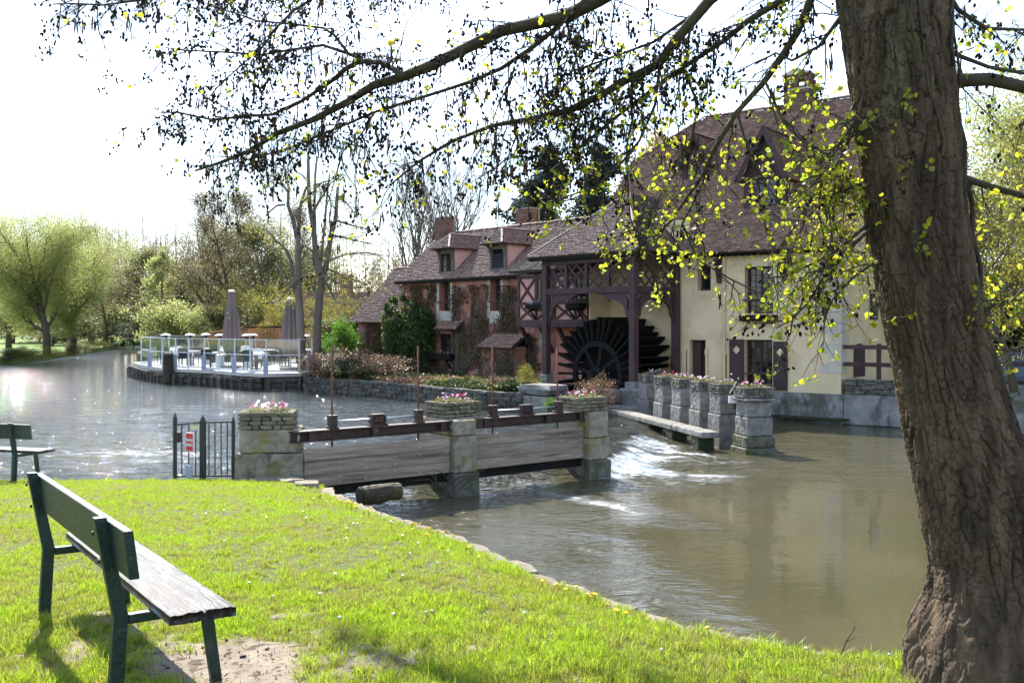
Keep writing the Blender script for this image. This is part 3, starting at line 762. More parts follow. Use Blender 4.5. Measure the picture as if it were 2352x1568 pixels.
# windows, door
window(house, h_small[0] + .02, h_small[1] - .02, h_small[2] + .02, h_small[3] - .02, .24, 1, 2)
window(house, h_up[0] + .01, h_up[1] - .01, h_up[2] + .01, h_up[3] - .01, .22, 4, 7)
window(house, h_low[0] + .01, h_low[1] - .01, h_low[2] + .01, h_low[3] - .01, .22, 4, 7)
for h in (h_low, h_up):
    MB().bar((h[0] - .06, -.03, h[2] + .42), (h[1] + .02, -.03, h[2] + .42), .045).build('guard_rail', m_timber, house)
d = h_door
do = MB().bx(d[0] + .01, d[0] + .30, .2, .26, d[2] + .01, d[3] - .01).build('door', m_timber, house, bev=.004)
MB().bx(d[0] + .31, d[1] - .01, .25, .27, d[2], d[3]).build('door_opening', m_pane, do)
bxr = A.rect(1697, 723, 1778, 737, -.3)
fb = MB().bx(bxr[0], bxr[1], -.30, -.01, bxr[2], bxr[3]).bx(bxr[0] + .15, bxr[0] + .22, -.2, -.005, bxr[2] - .08, bxr[2]).bx(bxr[1] - .22, bxr[1] - .15, -.2, -.005, bxr[2] - .08, bxr[2]).build('window_box', m_black, house, bev=.006)
for (pa, pb, ya, yb) in ((1675, 1708, 779, 890), (1775.5, 1808, 784, 897)):
    r = A.rect(pa, ya, pb, yb, -.05)
    sh = MB().bx(r[0], r[1], -.05, -.01, r[2], r[3]).bx(r[0], r[1], -.066, -.05, r[2] + .1, r[2] + .18).bx(r[0], r[1], -.066, -.05, r[3] - .18, r[3] - .1).build('shutter', m_timber, house, bev=.004)
    cx_, cz_ = (r[0] + r[1]) / 2, r[3] - .33
    q = MB()
    for (ox, oz) in ((.055, 0), (-.055, 0), (0, .062), (0, -.062)):
        pl = [(cx_ + ox + .05 * math.cos(t * math.pi / 5), cz_ + oz + .055 * math.sin(t * math.pi / 5)) for t in range(10)]
        q.prism(pl, 'y', -.0525 - .0006 * (abs(ox) > 0), -.05)
    q.build('quatrefoil', m_cream, sh)
for px_, z0_, z1_, r_, mt in ((1663, .0, 3.95, .035, m_cream), (1622, -.2, 1.05, .035, m_cream)):
    x = A.lx(px_, -.06); MB().tube([(x, -.06, z0_), (x, -.06, z1_)], r_, 8).lathe([(r_ * 1.5, z1_ - .22), (r_ * 1.5, z1_ - .05)], 8, (x, -.06, 0)).build('drainpipe', mt, house)
for px_ in (1650, 1800, 1905):                       # eaves brackets
    x = A.lx(px_, -.1)
    MB().bx(x - .07, x + .07, -.10, -.004, 3.1, 3.95).bx(x - .06, x + .06, -.36, -.10, 3.72, 3.86).bar((x, -.34, 3.78), (x, -.08, 3.22), .08).build('eaves_bracket', m_timber, house)
rf = MB()
for k in range(26):
    x = .1 + k * .21; rf.bx(x, x + .07, -.38, -.005, 3.93, 3.99)
rf.build('rafter_ends', m_black, house)
# roof
XL, XR, yh = -3.62, XC + .3, 3.0
front = roof(house, [(XL, -.4, 4.05), (XR, -.4, 4.05), (XR, 4.5, zr(4.5)), (-1.4, 4.5, zr(4.5)), (XL, yh, zr(yh))], m_tile)
bk = MB(); bp_ = [(XL, 9.4, 4.05), (XR, 9.4, 4.05), (XR, 4.52, zr(4.5)), (-1.4, 4.52, zr(4.5)), (XL, 6.02, zr(yh))]
bk.add(bp_ + [(x, y, z - .09) for x, y, z in bp_], [(4, 3, 2, 1, 0), (5, 6, 7, 8, 9)] + [(i, (i + 1) % 5, (i + 1) % 5 + 5, i + 5) for i in range(5)]); bk.build('roof', m_slab, house)
roof(house, [(XL, 6.0, zr(yh)), (XL, yh, zr(yh)), (-1.4, 4.5, zr(4.5))], m_tile)
ridge(front, (-1.4, 4.5, zr(4.5) + .03), (XR, 4.5, zr(4.5) + .03), m_tile)
ridge(front, (XL, yh, zr(yh) + .03), (-1.4, 4.5, zr(4.5) + .03), m_tile, r=.07)
# chimney with the vented top
def chim(par, x0, x1, y0, y1, z0, z1, vented=False, sides='fr'):
    zt = z1 - (.62 if vented else .0)
    core = MB().bx(x0 + .012, x1 - .012, y0 + .012, y1 - .012, z0, zt).build('chimney', m_mortar, par)
    bricks(core, x0, x1, y0, y1, z0 + .01, zt, sides='flr')
    if vented:
        MB().bx(x0 - .05, x1 + .05, y0 - .05, y1 + .05, zt, zt + .055).build('chimney_band', m_quoin, core)
        v = MB()
        for (a, b) in ((x0, x0 + .16), (x1 - .16, x1)):
            for (c, d) in ((y0, y0 + .16), (y1 - .16, y1)): v.bx(a, b, c, d, zt + .06, zt + .40)
        v.bx((x0 + x1) / 2 - .07, (x0 + x1) / 2 + .07, y0, y0 + .14, zt + .06, zt + .40); v.bx(x1 - .14, x1, (y0 + y1) / 2 - .06, (y0 + y1) / 2 + .06, zt + .06, zt + .40)
        v.bx(x0, x1, y0, y1, zt + .06, zt + .14); v.build('chimney_vent', m_brick, core)
        bricks(core, x0 - .01, x1 + .01, y0 - .01, y1 + .01, zt + .40, zt + .54, sides='flr')
        MB().bx(x0 + .05, x1 - .05, y0 + .05, y1 - .05, zt + .40, zt + .54).build('flue_block', m_mortar, core)
        MB().bx(x0 - .06, x1 + .06, y0 - .06, y1 + .06, zt + .54, zt + .60).prism([(x0 - .02, zt + .60), (x1 + .02, zt + .60), ((x0 + x1) / 2, zt + .78)], 'y', y0 - .02, y1 + .02).build('chimney_cap', m_quoin, core)
    else:
        MB().bx(x0 - .03, x1 + .03, y0 - .03, y1 + .03, z1, z1 + .06).build('chimney_cap', m_mortar, core)
    return core
cxm = A.lx(1836, 4.5)
chim(house, cxm - .45, cxm + .45, 4.2, 4.9, 8.6, A.lz(1836, 170, 4.5), True)
# dormers in the big roof
def big_dormer(xc, yf, ze, zp, w=1.25, win=True):
    h = w / 2; z0 = zr(yf) - .02; yb = (zp - 4.05) / 1.092 - .4
    dm = MB().prism([(xc - h, z0), (xc + h, z0), (xc + h, ze), (xc, zp - .12), (xc - h, ze)], 'y', yf + .06, yf + .1).build('dormer', m_timber, house)
    ye = (ze - 4.05) / 1.092 - .4
    for s in (-1, 1):
        MB().prism([(yf + .1, z0), (yf + .1, ze), (ye, ze)], 'x', xc + s * h - .03, xc + s * h + .03).build('dormer_cheek', m_cream, dm)
        MB().bx(xc + s * h - .09, xc + s * h + .09, yf - .02, yf + .055, z0 - .1, ze + .1).build('dormer_post', m_timber, dm)
        e = V((xc + s * (h + .22), 0, ze - .22)); t = V((xc, 0, zp))
        pts = [(e.x, yf - .35, e.z), (e.x, (e.z - 4.05) / 1.092 - .4, e.z), (t.x, yb, zp), (t.x, yf - .1, zp)]
        roof(dm, pts if s > 0 else [pts[1], pts[0], pts[3], pts[2]], m_tile, 'dormer_roof')
        MB().bar((e.x, yf - .33, e.z - .03), (t.x, yf - .12, zp - .04), .16, .06, up=(0, 1, 0)).build('bargeboard', m_timber, dm)
    ridge(dm, (xc, yf - .12, zp + .02), (xc, yb, zp + .02), m_tile, r=.07)
    MB().bx(xc - h, xc + h, yf - .01, yf + .055, ze - .12, ze + .02).prism([(xc - .3, ze + .02), (xc + .3, ze + .02), (xc + .16, ze + .42), (xc, ze + .55), (xc - .16, ze + .42)], 'y', yf + .02, yf + .055).build('dormer_beam', m_timber, dm)
    MB().prism([(xc - .19, ze + .06), (xc - .06, ze + .06), (xc - .06, ze + .36)], 'y', yf + .01, yf + .019).prism([(xc + .06, ze + .06), (xc + .19, ze + .06), (xc + .06, ze + .36)], 'y', yf + .01, yf + .019).build('gable_infill', m_cream, dm)
    window(dm, xc - .40, xc + .40, z0 + .08, ze - .14, yf, 2, 5, name='dormer_window')
    MB().bx(xc - h - .1, xc + h + .1, yf - .2, yf - .03, z0 - .14, z0 - .09).build('lead_apron', m_plinth, dm)
xd = A.lx(1757, .9)
big_dormer(xd, .9, 6.55, 8.0)
big_dormer(A.lx(1597, 2.1), 2.1, 7.45, 8.35, .85)
# arched hatch in the end wall and the side window
hat = [(1.05, .22)] + [(1.5 + .45 * math.cos(t), 1.0 + .22 * math.sin(t)) for t in np.linspace(math.pi, 0, 9)] + [(1.95, .22)]
MB().prism(hat, 'x', XC + .001, XC + .05).build('arched_hatch', m_timber, house, bev=.005)
window_o = MB().bx(XC + .001, XC + .04, 2.5, 3.2, 1.95, 2.9).build('side_window', m_timber, house)
MB().bx(XC + .04, XC + .046, 2.56, 3.14, 2.01, 2.84).build('pane', m_pane, window_o)

# ---------------------------------------------------------------- wheel porch and wheel
porch = P.empty('wheel_porch', 'dark brown open timber porch with lattice and scalloped arches over the water wheel', 'porch')
for (x, y) in ((0, 0), (3.9, 0), (3.9, 2.05)):
    MB().bx(x - .11, x + .11, y - .11, y + .11, (.03 if x else .12) if y == 0 else -.5, 4.0).build('post', m_timber, porch, bev=.012)
for (x, s) in ((0, .16), (3.9, .2)):
    MB().bx(x - s, x + s, -s, s, -1.6, .03 if x else .12).build('post_base', m_stoneg, porch, bev=.03)
MB().bx(.11, 3.79, -.09, .09, 2.80, 3.0).build('beam', m_timber, porch, bev=.01)
MB().bx(3.81, 3.99, .11, 1.94, 2.80, 3.0).build('beam', m_timber, porch, bev=.01)
MB().bx(.11, 3.79, -.09, .09, 3.78, 3.98).build('beam', m_timber, porch, bev=.01)
MB().bx(3.81, 3.99, .11, 1.94, 3.78, 3.98).build('beam', m_timber, porch, bev=.01)
MB().bx(-.09, .09, .11, 2.2, 2.80, 3.0).build('beam', m_timber, porch, bev=.01)
def lattice(a, b, ax):
    """one lattice panel between two studs: sill, head and crossed slats"""
    z0, z1 = 3.02, 3.77
    def T(s, o, z): return (s, o, z) if ax == 'x' else (3.9 + o, s, z)
    L = b - a
    for sg in (1, -1):
        for k in range(-1, 3):
            s0 = k * L * .5; pts = []
            p, q = (s0, 0.0), (s0 + L, 1.0)
            lo, hi = max(0, -s0 / L), min(1, (L - s0) / L)
            if hi - lo < .08: continue
            f0 = (s0 + lo * L, lo); f1 = (s0 + hi * L, hi)
            A0, A1 = (f0[0], f1[0]) if sg > 0 else (L - f0[0], L - f1[0])
            MB().bar(T(a + A0, .018 * sg, z0 + f0[1] * (z1 - z0)), T(a + A1, .018 * sg, z0 + f1[1] * (z1 - z0)), .055, .03, up=(0, 1, 0) if ax == 'x' else (1, 0, 0)).build('lattice_slat', m_timber, porch)
studs = [.11, .98, 1.90, 2.86, 3.79]
for k in range(4): lattice(studs[k] + .04, studs[k + 1] - .04, 'x')
for x in studs[1:4]: MB().bx(x - .055, x + .055, -.06, .06, 3.0, 3.78).build('stud', m_timber, porch)
for y in (1.02,): MB().bx(3.845, 3.955, y - .055, y + .055, 3.0, 3.78).build('stud', m_timber, porch)
lattice(.13, .94, 'y'); lattice(1.1, 1.92, 'y')
BRK = [(0, -1.0), (.07, -.97), (.10, -.80), (.20, -.72), (.24, -.52), (.34, -.38), (.52, -.28), (.72, -.22), (.86, -.20), (.95, -.27), (1.02, -.20), (1.12, -.11), (1.28, -.05), (1.5, 0)]
HOLE = [(.05, -.08), (.05, -.50), (.10, -.58), (.13, -.42), (.12, -.26), (.20, -.14), (.34, -.08)]
def bracket(s0, sg, ax, L=1.0, z=2.8):
    poly = [(0, 0), (0, -1.0)] + BRK[1:] 
    poly = [p for p in poly]
    out = BRK[:-1] + [BRK[-1]] + [(.05, 0)] + HOLE + [(.05, -.08), (.05, 0.0), (0, 0)]
    pl = [(s0 + sg * p[0] * L, z + p[1]) for p in out]
    # triangulated by ear clipping on the outline with the hole cut in
    from mathutils.geometry import tessellate_polygon
    o2 = [(s0 + sg * p[0] * L, z + p[1]) for p in BRK + [(0, 0)]]; h2 = [(s0 + sg * p[0] * L, z + p[1]) for p in HOLE]
    tr = tessellate_polygon([[V((p[0], p[1], 0)) for p in o2], [V((p[0], p[1], 0)) for p in h2]])
    al = o2 + h2; mb = MB(); t = .035
    def T(p, w): return (p[0], w, p[1]) if ax == 'x' else (3.9 + w, p[0], p[1])
    n = len(al); mb.v = [T(p, -t) for p in al] + [T(p, t) for p in al]
    for q in tr: mb.f += [tuple(q), tuple(i + n for i in q[::-1])]
    for st, m_ in ((0, len(o2)), (len(o2), len(h2))):
        for i in range(m_): a, b = st + i, st + (i + 1) % m_; mb.f.append((a, b, b + n, a + n))
    mb.build('arch_bracket', m_timber, porch)
bracket(.11, 1, 'x'); bracket(3.79, -1, 'x'); bracket(.11, 1, 'y', .92); bracket(1.94, -1, 'y', .92)
for (x, z0) in ((.0, 0),): pass
q = MB()
for k in range(18): q.bx(-.45 + k * .27, -.38 + k * .27, -.30, .3, 3.99, 4.05)
q.build('rafter_ends', m_black, porch)
x0, x1 = P.lx(1208, -.35), P.lx(1463, -.35)
w_ = (x1 - x0) / 2; za = 4.07 + w_ * .87
pr = roof(porch, [(x0, -.35, 4.07), (x1, -.35, 4.07), (x0 + w_, -.35 + w_, za)], m_tile2)
roof(porch, [(x1, -.35, 4.07), (x1, 2.5, 4.07), (x1, 3.2, 4.07), (x0 + w_, 4.4, za), (x0 + w_, -.35 + w_, za)], m_tile2)
roof(porch, [(x0, 4.2, 4.07), (x0, -.35, 4.07), (x0 + w_, -.35 + w_, za), (x0 + w_, 4.4, za)], m_tile2)
ridge(pr, (x0 + .05, -.30, 4.12), (x0 + w_, -.35 + w_, za + .02), m_tile3, r=.06)
ridge(pr, (x1 - .05, -.30, 4.12), (x0 + w_, -.35 + w_, za + .02), m_tile2, r=.06)
MB().bx(x0 + .08, x1 - .08, -.30, -.27, 3.93, 4.02).bx(x1 - .10, x1 - .07, -.26, 1.9, 3.93, 4.02).build('fascia', m_black, porch)
# wheel
hub = P.w(1.95, .40, .16)
wheel = empty('water_wheel', hub, -P.th, 'big black wooden water wheel standing under the timber porch', 'water wheel')
RW, WW = 1.90, 1.72
cylp = lambda r, y0, y1, n=16: MB().prism([(r * math.cos(2 * math.pi * k / n), r * math.sin(2 * math.pi * k / n)) for k in range(n)], 'y', y0, y1)
cylp(.14, -.35, WW + .2).build('shaft', m_black, wheel, bev=.01); cylp(.30, -.06, .10).build('hub', m_black, wheel, bev=.01)
for y in (0.0, WW - .1):
    rg_ = MB(); n = 40
    for k in range(n):
        a0, a1 = 2 * math.pi * k / n, 2 * math.pi * (k + 1) / n
        pl = [(r * math.cos(t), r * math.sin(t)) for r, t in ((.92, a0), (1.10, a0), (1.10, a1), (.92, a1))]
        rg_.prism(pl, 'y', y, y + .10)
    rg_.build('rim', m_black, wheel)
sp = MB().bx(-.06, .06, .01, .09, .25, .95); spm = mesh('spoke', sp.v, sp.f); spm.materials.append(m_black)
for y in (0, WW - .1):
    for k in range(8): link('spoke', spm, None, wheel, (0, y, 0), (0, 2 * math.pi * k / 8 + .2, 0))
cylp(1.12, .5, WW - .12, 32).build('drum', m_black, wheel)
pd = MB().bx(-.02, .02, -.02, WW + .02, 1.14, RW); pdm = mesh('paddle', pd.v, pd.f); pdm.materials.append(m_black)
amms = []
for (y0, y1) in ((.02, .09), (WW - .09, WW - .02)):
    am = MB(); amms.append(am); am.add([(-.02, y0, 1.08), (.05, y0, 1.08), (.05, y1, 1.08), (-.02, y1, 1.08), (.025, y0, RW - .03), (.07, y0, RW - .03), (.07, y1, RW - .03), (.025, y1, RW - .03)],
           [(0, 3, 2, 1), (4, 5, 6, 7), (0, 1, 5, 4), (1, 2, 6, 5), (2, 3, 7, 6), (3, 0, 4, 7)])
amms = [mesh('paddle_arm', am.v, am.f) for am in amms]
for amm in amms: amm.materials.append(m_black)
for k in range(36):
    o = link('paddle', pdm, None, wheel, (0, 0, 0), (RG.uniform(-.01, .01), 2 * math.pi * k / 36 + RG.uniform(-.025, .025), RG.uniform(-.012, .012)), (1, 1, RG.uniform(.95, 1.03))); [link('paddle_arm', amm, None, o) for amm in amms]
# ---------------------------------------------------------------- pink house
pink = K.empty('pink_house', 'long pink plastered house with tiled roof, two small dormers and creeper', 'house')
xl = K.lx(925); xr = -0.28
w1 = K.rect(1009, 646, 1035, 714); w2 = K.rect(1126, 639, 1151, 714); w3 = K.rect(1003, 766, 1037, 812)
wall('wall', xl + .003, xr, -.5, 3.72, [w1, w2, w3], m_pink, pink, dep=.30)
sl = .854; zk = lambda y: 3.68 + sl * (y + .3)
MB().prism([(.004, -.5), (4.5, -.5), (4.5, 3.7), (2.24, 5.75), (.004, 3.86)], 'x', xl, xl + .3).build('end_wall', m_pink, pink)
MB().bx(xl + .3, xr, 4.2, 4.48, -.5, 3.7).build('back_wall', m_pink, pink)
for (w, nx, nz) in ((w1, 2, 5), (w2, 2, 5), (w3, 4, 4)):
    window(pink, w[0] + .14 if w is not w3 else w[0] + .02, w[1] - .01, w[2] + .01, w[3] - .01, .2, nx, nz, grille=(w is not w3), mull=(w is w3), fw=.045)
for w in (w1, w2):                                   # pale worn surrounds and sill rails
    s = MB().bx(w[0] - .17, w[0] - .003, -.025, .02, w[2] - .55, w[3] + .25).bx(w[1] + .003, w[1] + .14, -.025, .02, w[2] - .55, w[3] + .25).bx(w[0], w[1], -.024, .02, w[2] - .5, w[2] - .003)
    s.bx(w[0], w[1], -.024, .02, w[3] + .003, w[3] + .22); s.build('window_surround', m_quoin, pink, bev=.01)
    MB().bar((w[0] - .05, -.05, w[2] + .36), (w[1] + .02, -.05, w[2] + .36), .05).build('guard_rail', m_timber, pink)
# little tiled awning, flower trough and bracket over and under the low window
a0, a1 = K.lx(1001, -.4), K.lx(1049, -.4)
za, zb = K.lz(1020, 755, -.4), K.lz(1020, 735)
roof(pink, [(a0, -.45, za), (a1, -.45, za), (a1, 0, zb), (a0, 0, zb)], m_tile, 'awning')
t0, t1 = K.lx(983, -.3), K.lx(1036, -.3); zt = K.lz(1010, 812, -.3)
def trough(par, x0, x1, z0, z1, y0=-.36, y1=-.03, n=9, mats=(0, 2, 0)):
    q = MB().bx(x0, x1, y0, y0 + .03, z0, z1).bx(x0, x1, y1 - .03, y1, z0, z1).bx(x0, x0 + .03, y0 + .03, y1 - .03, z0, z1).bx(x1 - .03, x1, y0 + .03, y1 - .03, z0, z1).bx(x0 + .03, x1 - .03, y0 + .03, y1 - .03, z0, z1 - .05)
    for x in (x0 + .12, x1 - .18): q.bx(x, x + .06, y0 + .05, y1 + .02, z0 - .07, z0 - .002).bar((x + .03, y0 + .08, z0 - .07), (x + .03, y1 + .03, z0 - .4), .05)
    return q.build('window_trough', m_black, par, bev=.004)
def trough_thing(fr, x0, x1, z0, z1, y0, label, n=9):
    e = empty('window_trough', fr.w((x0 + x1) / 2, y0 + .16, z0), -fr.th, label, 'flower box')
    L = (x1 - x0) / 2
    q = MB().bx(-L, L, -.16, -.13, 0, z1 - z0).bx(-L, L, .13, .16, 0, z1 - z0).bx(-L, -L + .03, -.13, .13, 0, z1 - z0).bx(L - .03, L, -.13, .13, 0, z1 - z0).bx(-L + .03, L - .03, -.13, .13, 0, z1 - z0 - .05)
    q.build('trough', m_black, e, bev=.004)
    b = MB()
    for x in (-L * .6, L * .6): b.bx(x - .03, x + .03, -.14, .17, -.06, -.003).bar((x, -.1, -.06), (x, .17, -.36), .05)
    b.build('bracket', m_black, e)
    blossoms(e, -L + .05, L - .05, -.1, .1, z1 - z0, n, (0, 2, 0), .045, m_olive, 80)
trough_thing(K, t0, t1, K.lz(1010, 825, -.3), zt, -.38, 'long black flower box under the lowest pink house window')
# roof of the main part
xre = 1.2
fr_ = roof(pink, [(xl - .3, -.3, 3.68), (xre, -.3, 3.68), (xre, 2.24, zk(2.24)), (xl - .3, 2.24, zk(2.24))], m_tile2)
bk = MB(); p_ = [(xl - .3, 4.8, 3.68), (xre + 1, 4.8, 3.68), (xre + 1, 2.26, zk(2.24)), (xl - .3, 2.26, zk(2.24))]
bk.add(p_ + [(x, y, z - .09) for x, y, z in p_], [(3, 2, 1, 0), (4, 5, 6, 7)] + [(i, (i + 1) % 4, (i + 1) % 4 + 4, i + 4) for i in range(4)]); bk.build('roof', m_slab, pink)
ridge(fr_, (xl - .3, 2.24, zk(2.24) + .03), (xre, 2.24, zk(2.24) + .03), m_tile2)
MB().bx(xl - .25, -2.95, -.26, -.004, 3.56, 3.63).build('eaves_board', m_black, pink)
cp = K.lx(1023, 2.24)
chim(pink, cp - .38, cp + .38, 1.95, 2.5, 5.0, K.lz(1023, 502, 2.2))
cp = K.lx(1213, 3.2)
chim(pink, cp - .42, cp + .42, 2.9, 3.5, 4.6, K.lz(1213, 482, 3.2))
def dormer(xc, open_=True, shut=False):
    h = .46; z0, z1, zr_ = 3.62, 4.95, 5.52
    dm = MB().bx(xc - h, xc - h + .1, -.06, .06, z0, z1).bx(xc + h - .1, xc + h, -.06, .06, z0, z1).bx(xc - h + .1, xc + h - .1, -.055, .055, z1 - .22, z1).bx(xc - h + .1, xc + h - .1, -.055, .055, z0, z0 + .08).build('dormer', m_limb, pink)
    yy = (z1 - 3.68) / sl - .3
    for s in (-1, 1): MB().prism([(.06, zk(.06)), (.06, z1), (yy, z1)], 'x', xc + s * (h - .03) - .028, xc + s * (h - .03) + .028).build('dormer_cheek', m_pinkp, dm)
    MB().prism([(xc - .1, z1 - .3), (xc + .1, z1 - .3), (xc + .17, z1 - .24), (xc - .17, z1 - .24)], 'y', -.058, -.02).build('dormer_panel', m_black, dm)
    if shut:
        s = MB()
        for k in range(9): z = z0 + .12 + k * .09; s.add([(xc - .34, -.02, z), (xc + .34, -.02, z), (xc + .34, .03, z + .085), (xc - .34, .03, z + .085), (xc - .34, -.005, z - .012), (xc + .34, -.005, z - .012), (xc + .34, .045, z + .073), (xc - .34, .045, z + .073)],
                                                       [(0, 1, 2, 3), (7, 6, 5, 4), (0, 4, 5, 1), (1, 5, 6, 2), (2, 6, 7, 3), (3, 7, 4, 0)])
        s.build('louvre', m_dkwick, dm); MB().bx(xc - .36, xc + .36, .05, .06, z0 + .08, z1 - .22).build('opening', m_black, dm)
    else: window(dm, xc - h + .1, xc + h - .1, z0 + .08, z1 - .22, .0, 2, 4, name='dormer_window', fw=.04)
    yr = (zr_ - 3.68) / sl - .3; ov = .2; ze = z1 - .02; yb = (ze - 3.68) / sl - .3
    for s in (-1, 1):
        pts = [(xc + s * (h + ov), -.42, ze), (xc + s * (h + ov), yb, ze), (xc, yr, zr_), (xc, .18, zr_)]
        r_ = roof(dm, pts if s > 0 else [pts[1], pts[0], pts[3], pts[2]], m_tile2, 'dormer_roof', .15, .10, .06)
    roof(dm, [(xc - h - ov, -.42, ze), (xc + h + ov, -.42, ze), (xc, .18, zr_)], m_tile2, 'dormer_roof', .15, .10, .06)
    ridge(dm, (xc, .16, zr_ + .02), (xc, yr, zr_ + .02), m_tile2, r=.07, L=.3)
    for s in (-1, 1):
        MB().bar((xc + s * (h + ov - .02), -.40, ze + .03), (xc, .17, zr_ + .02), .07, .05).build('hip_tile', m_quoin, dm)
        MB().prism([(-.07, z1 - .5), (-.05, z1 - .5), (-.16, z1 - .2), (-.36, z1 - .03), (-.07, z1 - .03)], 'x', xc + s * (h - .06) - .03, xc + s * (h - .06) + .03).build('dormer_bracket', m_limb, dm)
dormer(K.lx(1026)); dormer(K.lx(1145), shut=True)
# lower wing on the left
xw = K.lx(821); ww = K.rect(854, 772, 900, 827)
wall('wing_wall', xw, xl - .002, -.5, 1.98, [ww], m_pink, pink, dep=.2, y=.012)
MB().prism([(.37, -.5), (4.3, -.5), (4.3, 1.98), (2.3, 4.3), (.37, 2.1)], 'x', xw, xw + .25).build('end_wall', m_pink, pink)
window(pink, ww[0] + .01, ww[1] - .01, ww[2] + .01, ww[3] - .01, .1, 6, 4)
zz = lambda y: 1.93 + .97 * (y + .32)
wr = roof(pink, [(xw - .3, -.32, 1.93), (xl + .1, -.32, 1.93), (xl + .1, 2.3, zz(2.3)), (xw - .3, 2.3, zz(2.3))], m_tile2, 'wing_roof')
bk = MB(); p_ = [(xw - .3, 4.9, 1.93), (xl, 4.9, 1.93), (xl, 2.32, zz(2.3)), (xw - .3, 2.32, zz(2.3))]
bk.add(p_ + [(x, y, z - .09) for x, y, z in p_], [(3, 2, 1, 0), (4, 5, 6, 7)] + [(i, (i + 1) % 4, (i + 1) % 4 + 4, i + 4) for i in range(4)]); bk.build('wing_roof', m_slab, pink)
ridge(wr, (xw - .3, 2.3, zz(2.3) + .03), (xl + .1, 2.3, zz(2.3) + .03), m_tile2)
trough_thing(K, K.lx(852, -.3), K.lx(905, -.3), K.lz(878, 838, -.3), K.lz(878, 828, -.3), -.36, 'dark flower box under the wide window of the low wing', 8)
# small tiled hutch against the wall
h0, h1 = K.lx(1108, -.8), K.lx(1176, -.8); zh = K.lz(1140, 795, -.8)
MB().bx(h0, h1, -.8, -.02, -.5, zh).build('lean_to', m_pink, pink)
roof(pink, [(h0 - .15, -1.0, zh - .03), (h1 + .15, -1.0, zh - .03), (h1 + .1, 0, zh + .5), (h0 - .1, 0, zh + .5)], m_tile, 'lean_to_roof')
# half-timbered bay over the bank
yb = -.75
b0, b1 = K.lx(1189, yb), K.lx(1353, yb)
bz0, bz1 = K.lz(1200, 743, yb), 3.62
bay = MB().bx(b0 + .02, b1, yb + .03, -.02, bz0 + .1, bz1).build('bay', m_panel, pink)
MB().bx(b1 + .003, b1 + .06, yb - .01, .35, bz0 - .15, 3.9).build('party_wall', m_cream, pink)
tm = lambda nm, *d: MB().bx(*d).build(nm, m_timber, bay)
L = b1 - b0
rail1, rail2 = K.lz(1215, 696.8, yb), 3.5
post_x = [b0, b0 + .145 * L + .18, b0 + .40 * L, b0 + .66 * L, b0 + .86 * L, b1 - .1]
for x in (b0, b0 + .255 * L, b0 + .52 * L, b0 + .80 * L, b1 - .09): tm('bay_post', x, x + .10, yb - .02, yb + .035, bz0 + .14, bz1)
tm('bay_sill', b0 - .06, b1, yb - .06, yb + .06, bz0 - .02, bz0 + .14); tm('bay_rail', b0 + .1, b1, yb - .017, yb + .033, rail1 - .05, rail1 + .05); tm('bay_head', b0 + .1, b1, yb - .017, yb + .033, rail2 - .03, rail2 + .09)
xs_ = [b0 + .1, b0 + .255 * L, b0 + .52 * L, b0 + .80 * L, b1 - .09]
def xcross(xa, xb, za, zb_):
    for s in (0, 1):
        p, q = ((xa, zb_), (xb, za)) if s else ((xa, za), (xb, zb_))
        MB().bar((p[0], yb - .003 - .006 * s, p[1]), (q[0], yb - .003 - .006 * s, q[1]), .07, .05, up=(0, 1, 0)).build('bay_brace', m_timber, bay)
for k in range(4): xcross(xs_[k] + (.1 if k else 0), xs_[k + 1], bz0 + .14, rail1 - .05)
xcross(xs_[0], xs_[1], rail1 + .05, rail2 - .03); xcross(xs_[2] + .1, xs_[3], rail1 + .05, rail2 - .03)
window(bay, xs_[1] + .1, xs_[2], rail1 + .06, rail2 - .04, yb - .035, 4, 4, name='bay_window'); window(bay, xs_[3] + .1, xs_[4], rail1 + .06, rail2 - .04, yb - .035, 2, 4, name='bay_window')
for z, dep in ((bz0 - .03, .13), (3.78, .15)):
    sc2 = MB(); n = 26
    for k in range(n):
        xa = b0 - .05 + (L + .05) * k / n; xb = b0 - .05 + (L + .05) * (k + 1) / n
        sc2.prism([(xa, z), (xa, z - dep * .4), ((xa + xb) / 2, z - dep), (xb, z - dep * .4), (xb, z)], 'y', yb - .05 - (.15 if z > 3 else 0), yb - .03 - (.15 if z > 3 else 0))
    sc2.build('scalloped_board', m_timber, bay)
for x in (b0 + .05, b0 + .3 * L, b0 + .55 * L, b0 + .85 * L): MB().bar((x, yb + .05, bz0 - .02), (x, -.01, bz0 - 1.05), .12).build('bay_strut', m_timber, bay)
roof(pink, [(b0 - .2, yb - .28, 3.76), (xre, yb - .28, 3.76), (xre, .3, 4.23), (b0 - .35, .3, 4.23)], m_tile3, 'bay_roof')
for (xa, xb) in ((xs_[1] - .12, xs_[2] + .1), (xs_[3] - .05, xs_[4])):
    trough_thing(K, xa, xb, rail1 - .22, rail1 - .05, yb - .38, 'dark flower box on the half-timbered bay, ' + ('left of the porch post' if xa < -1.5 else 'seen through the porch arch'), 6)

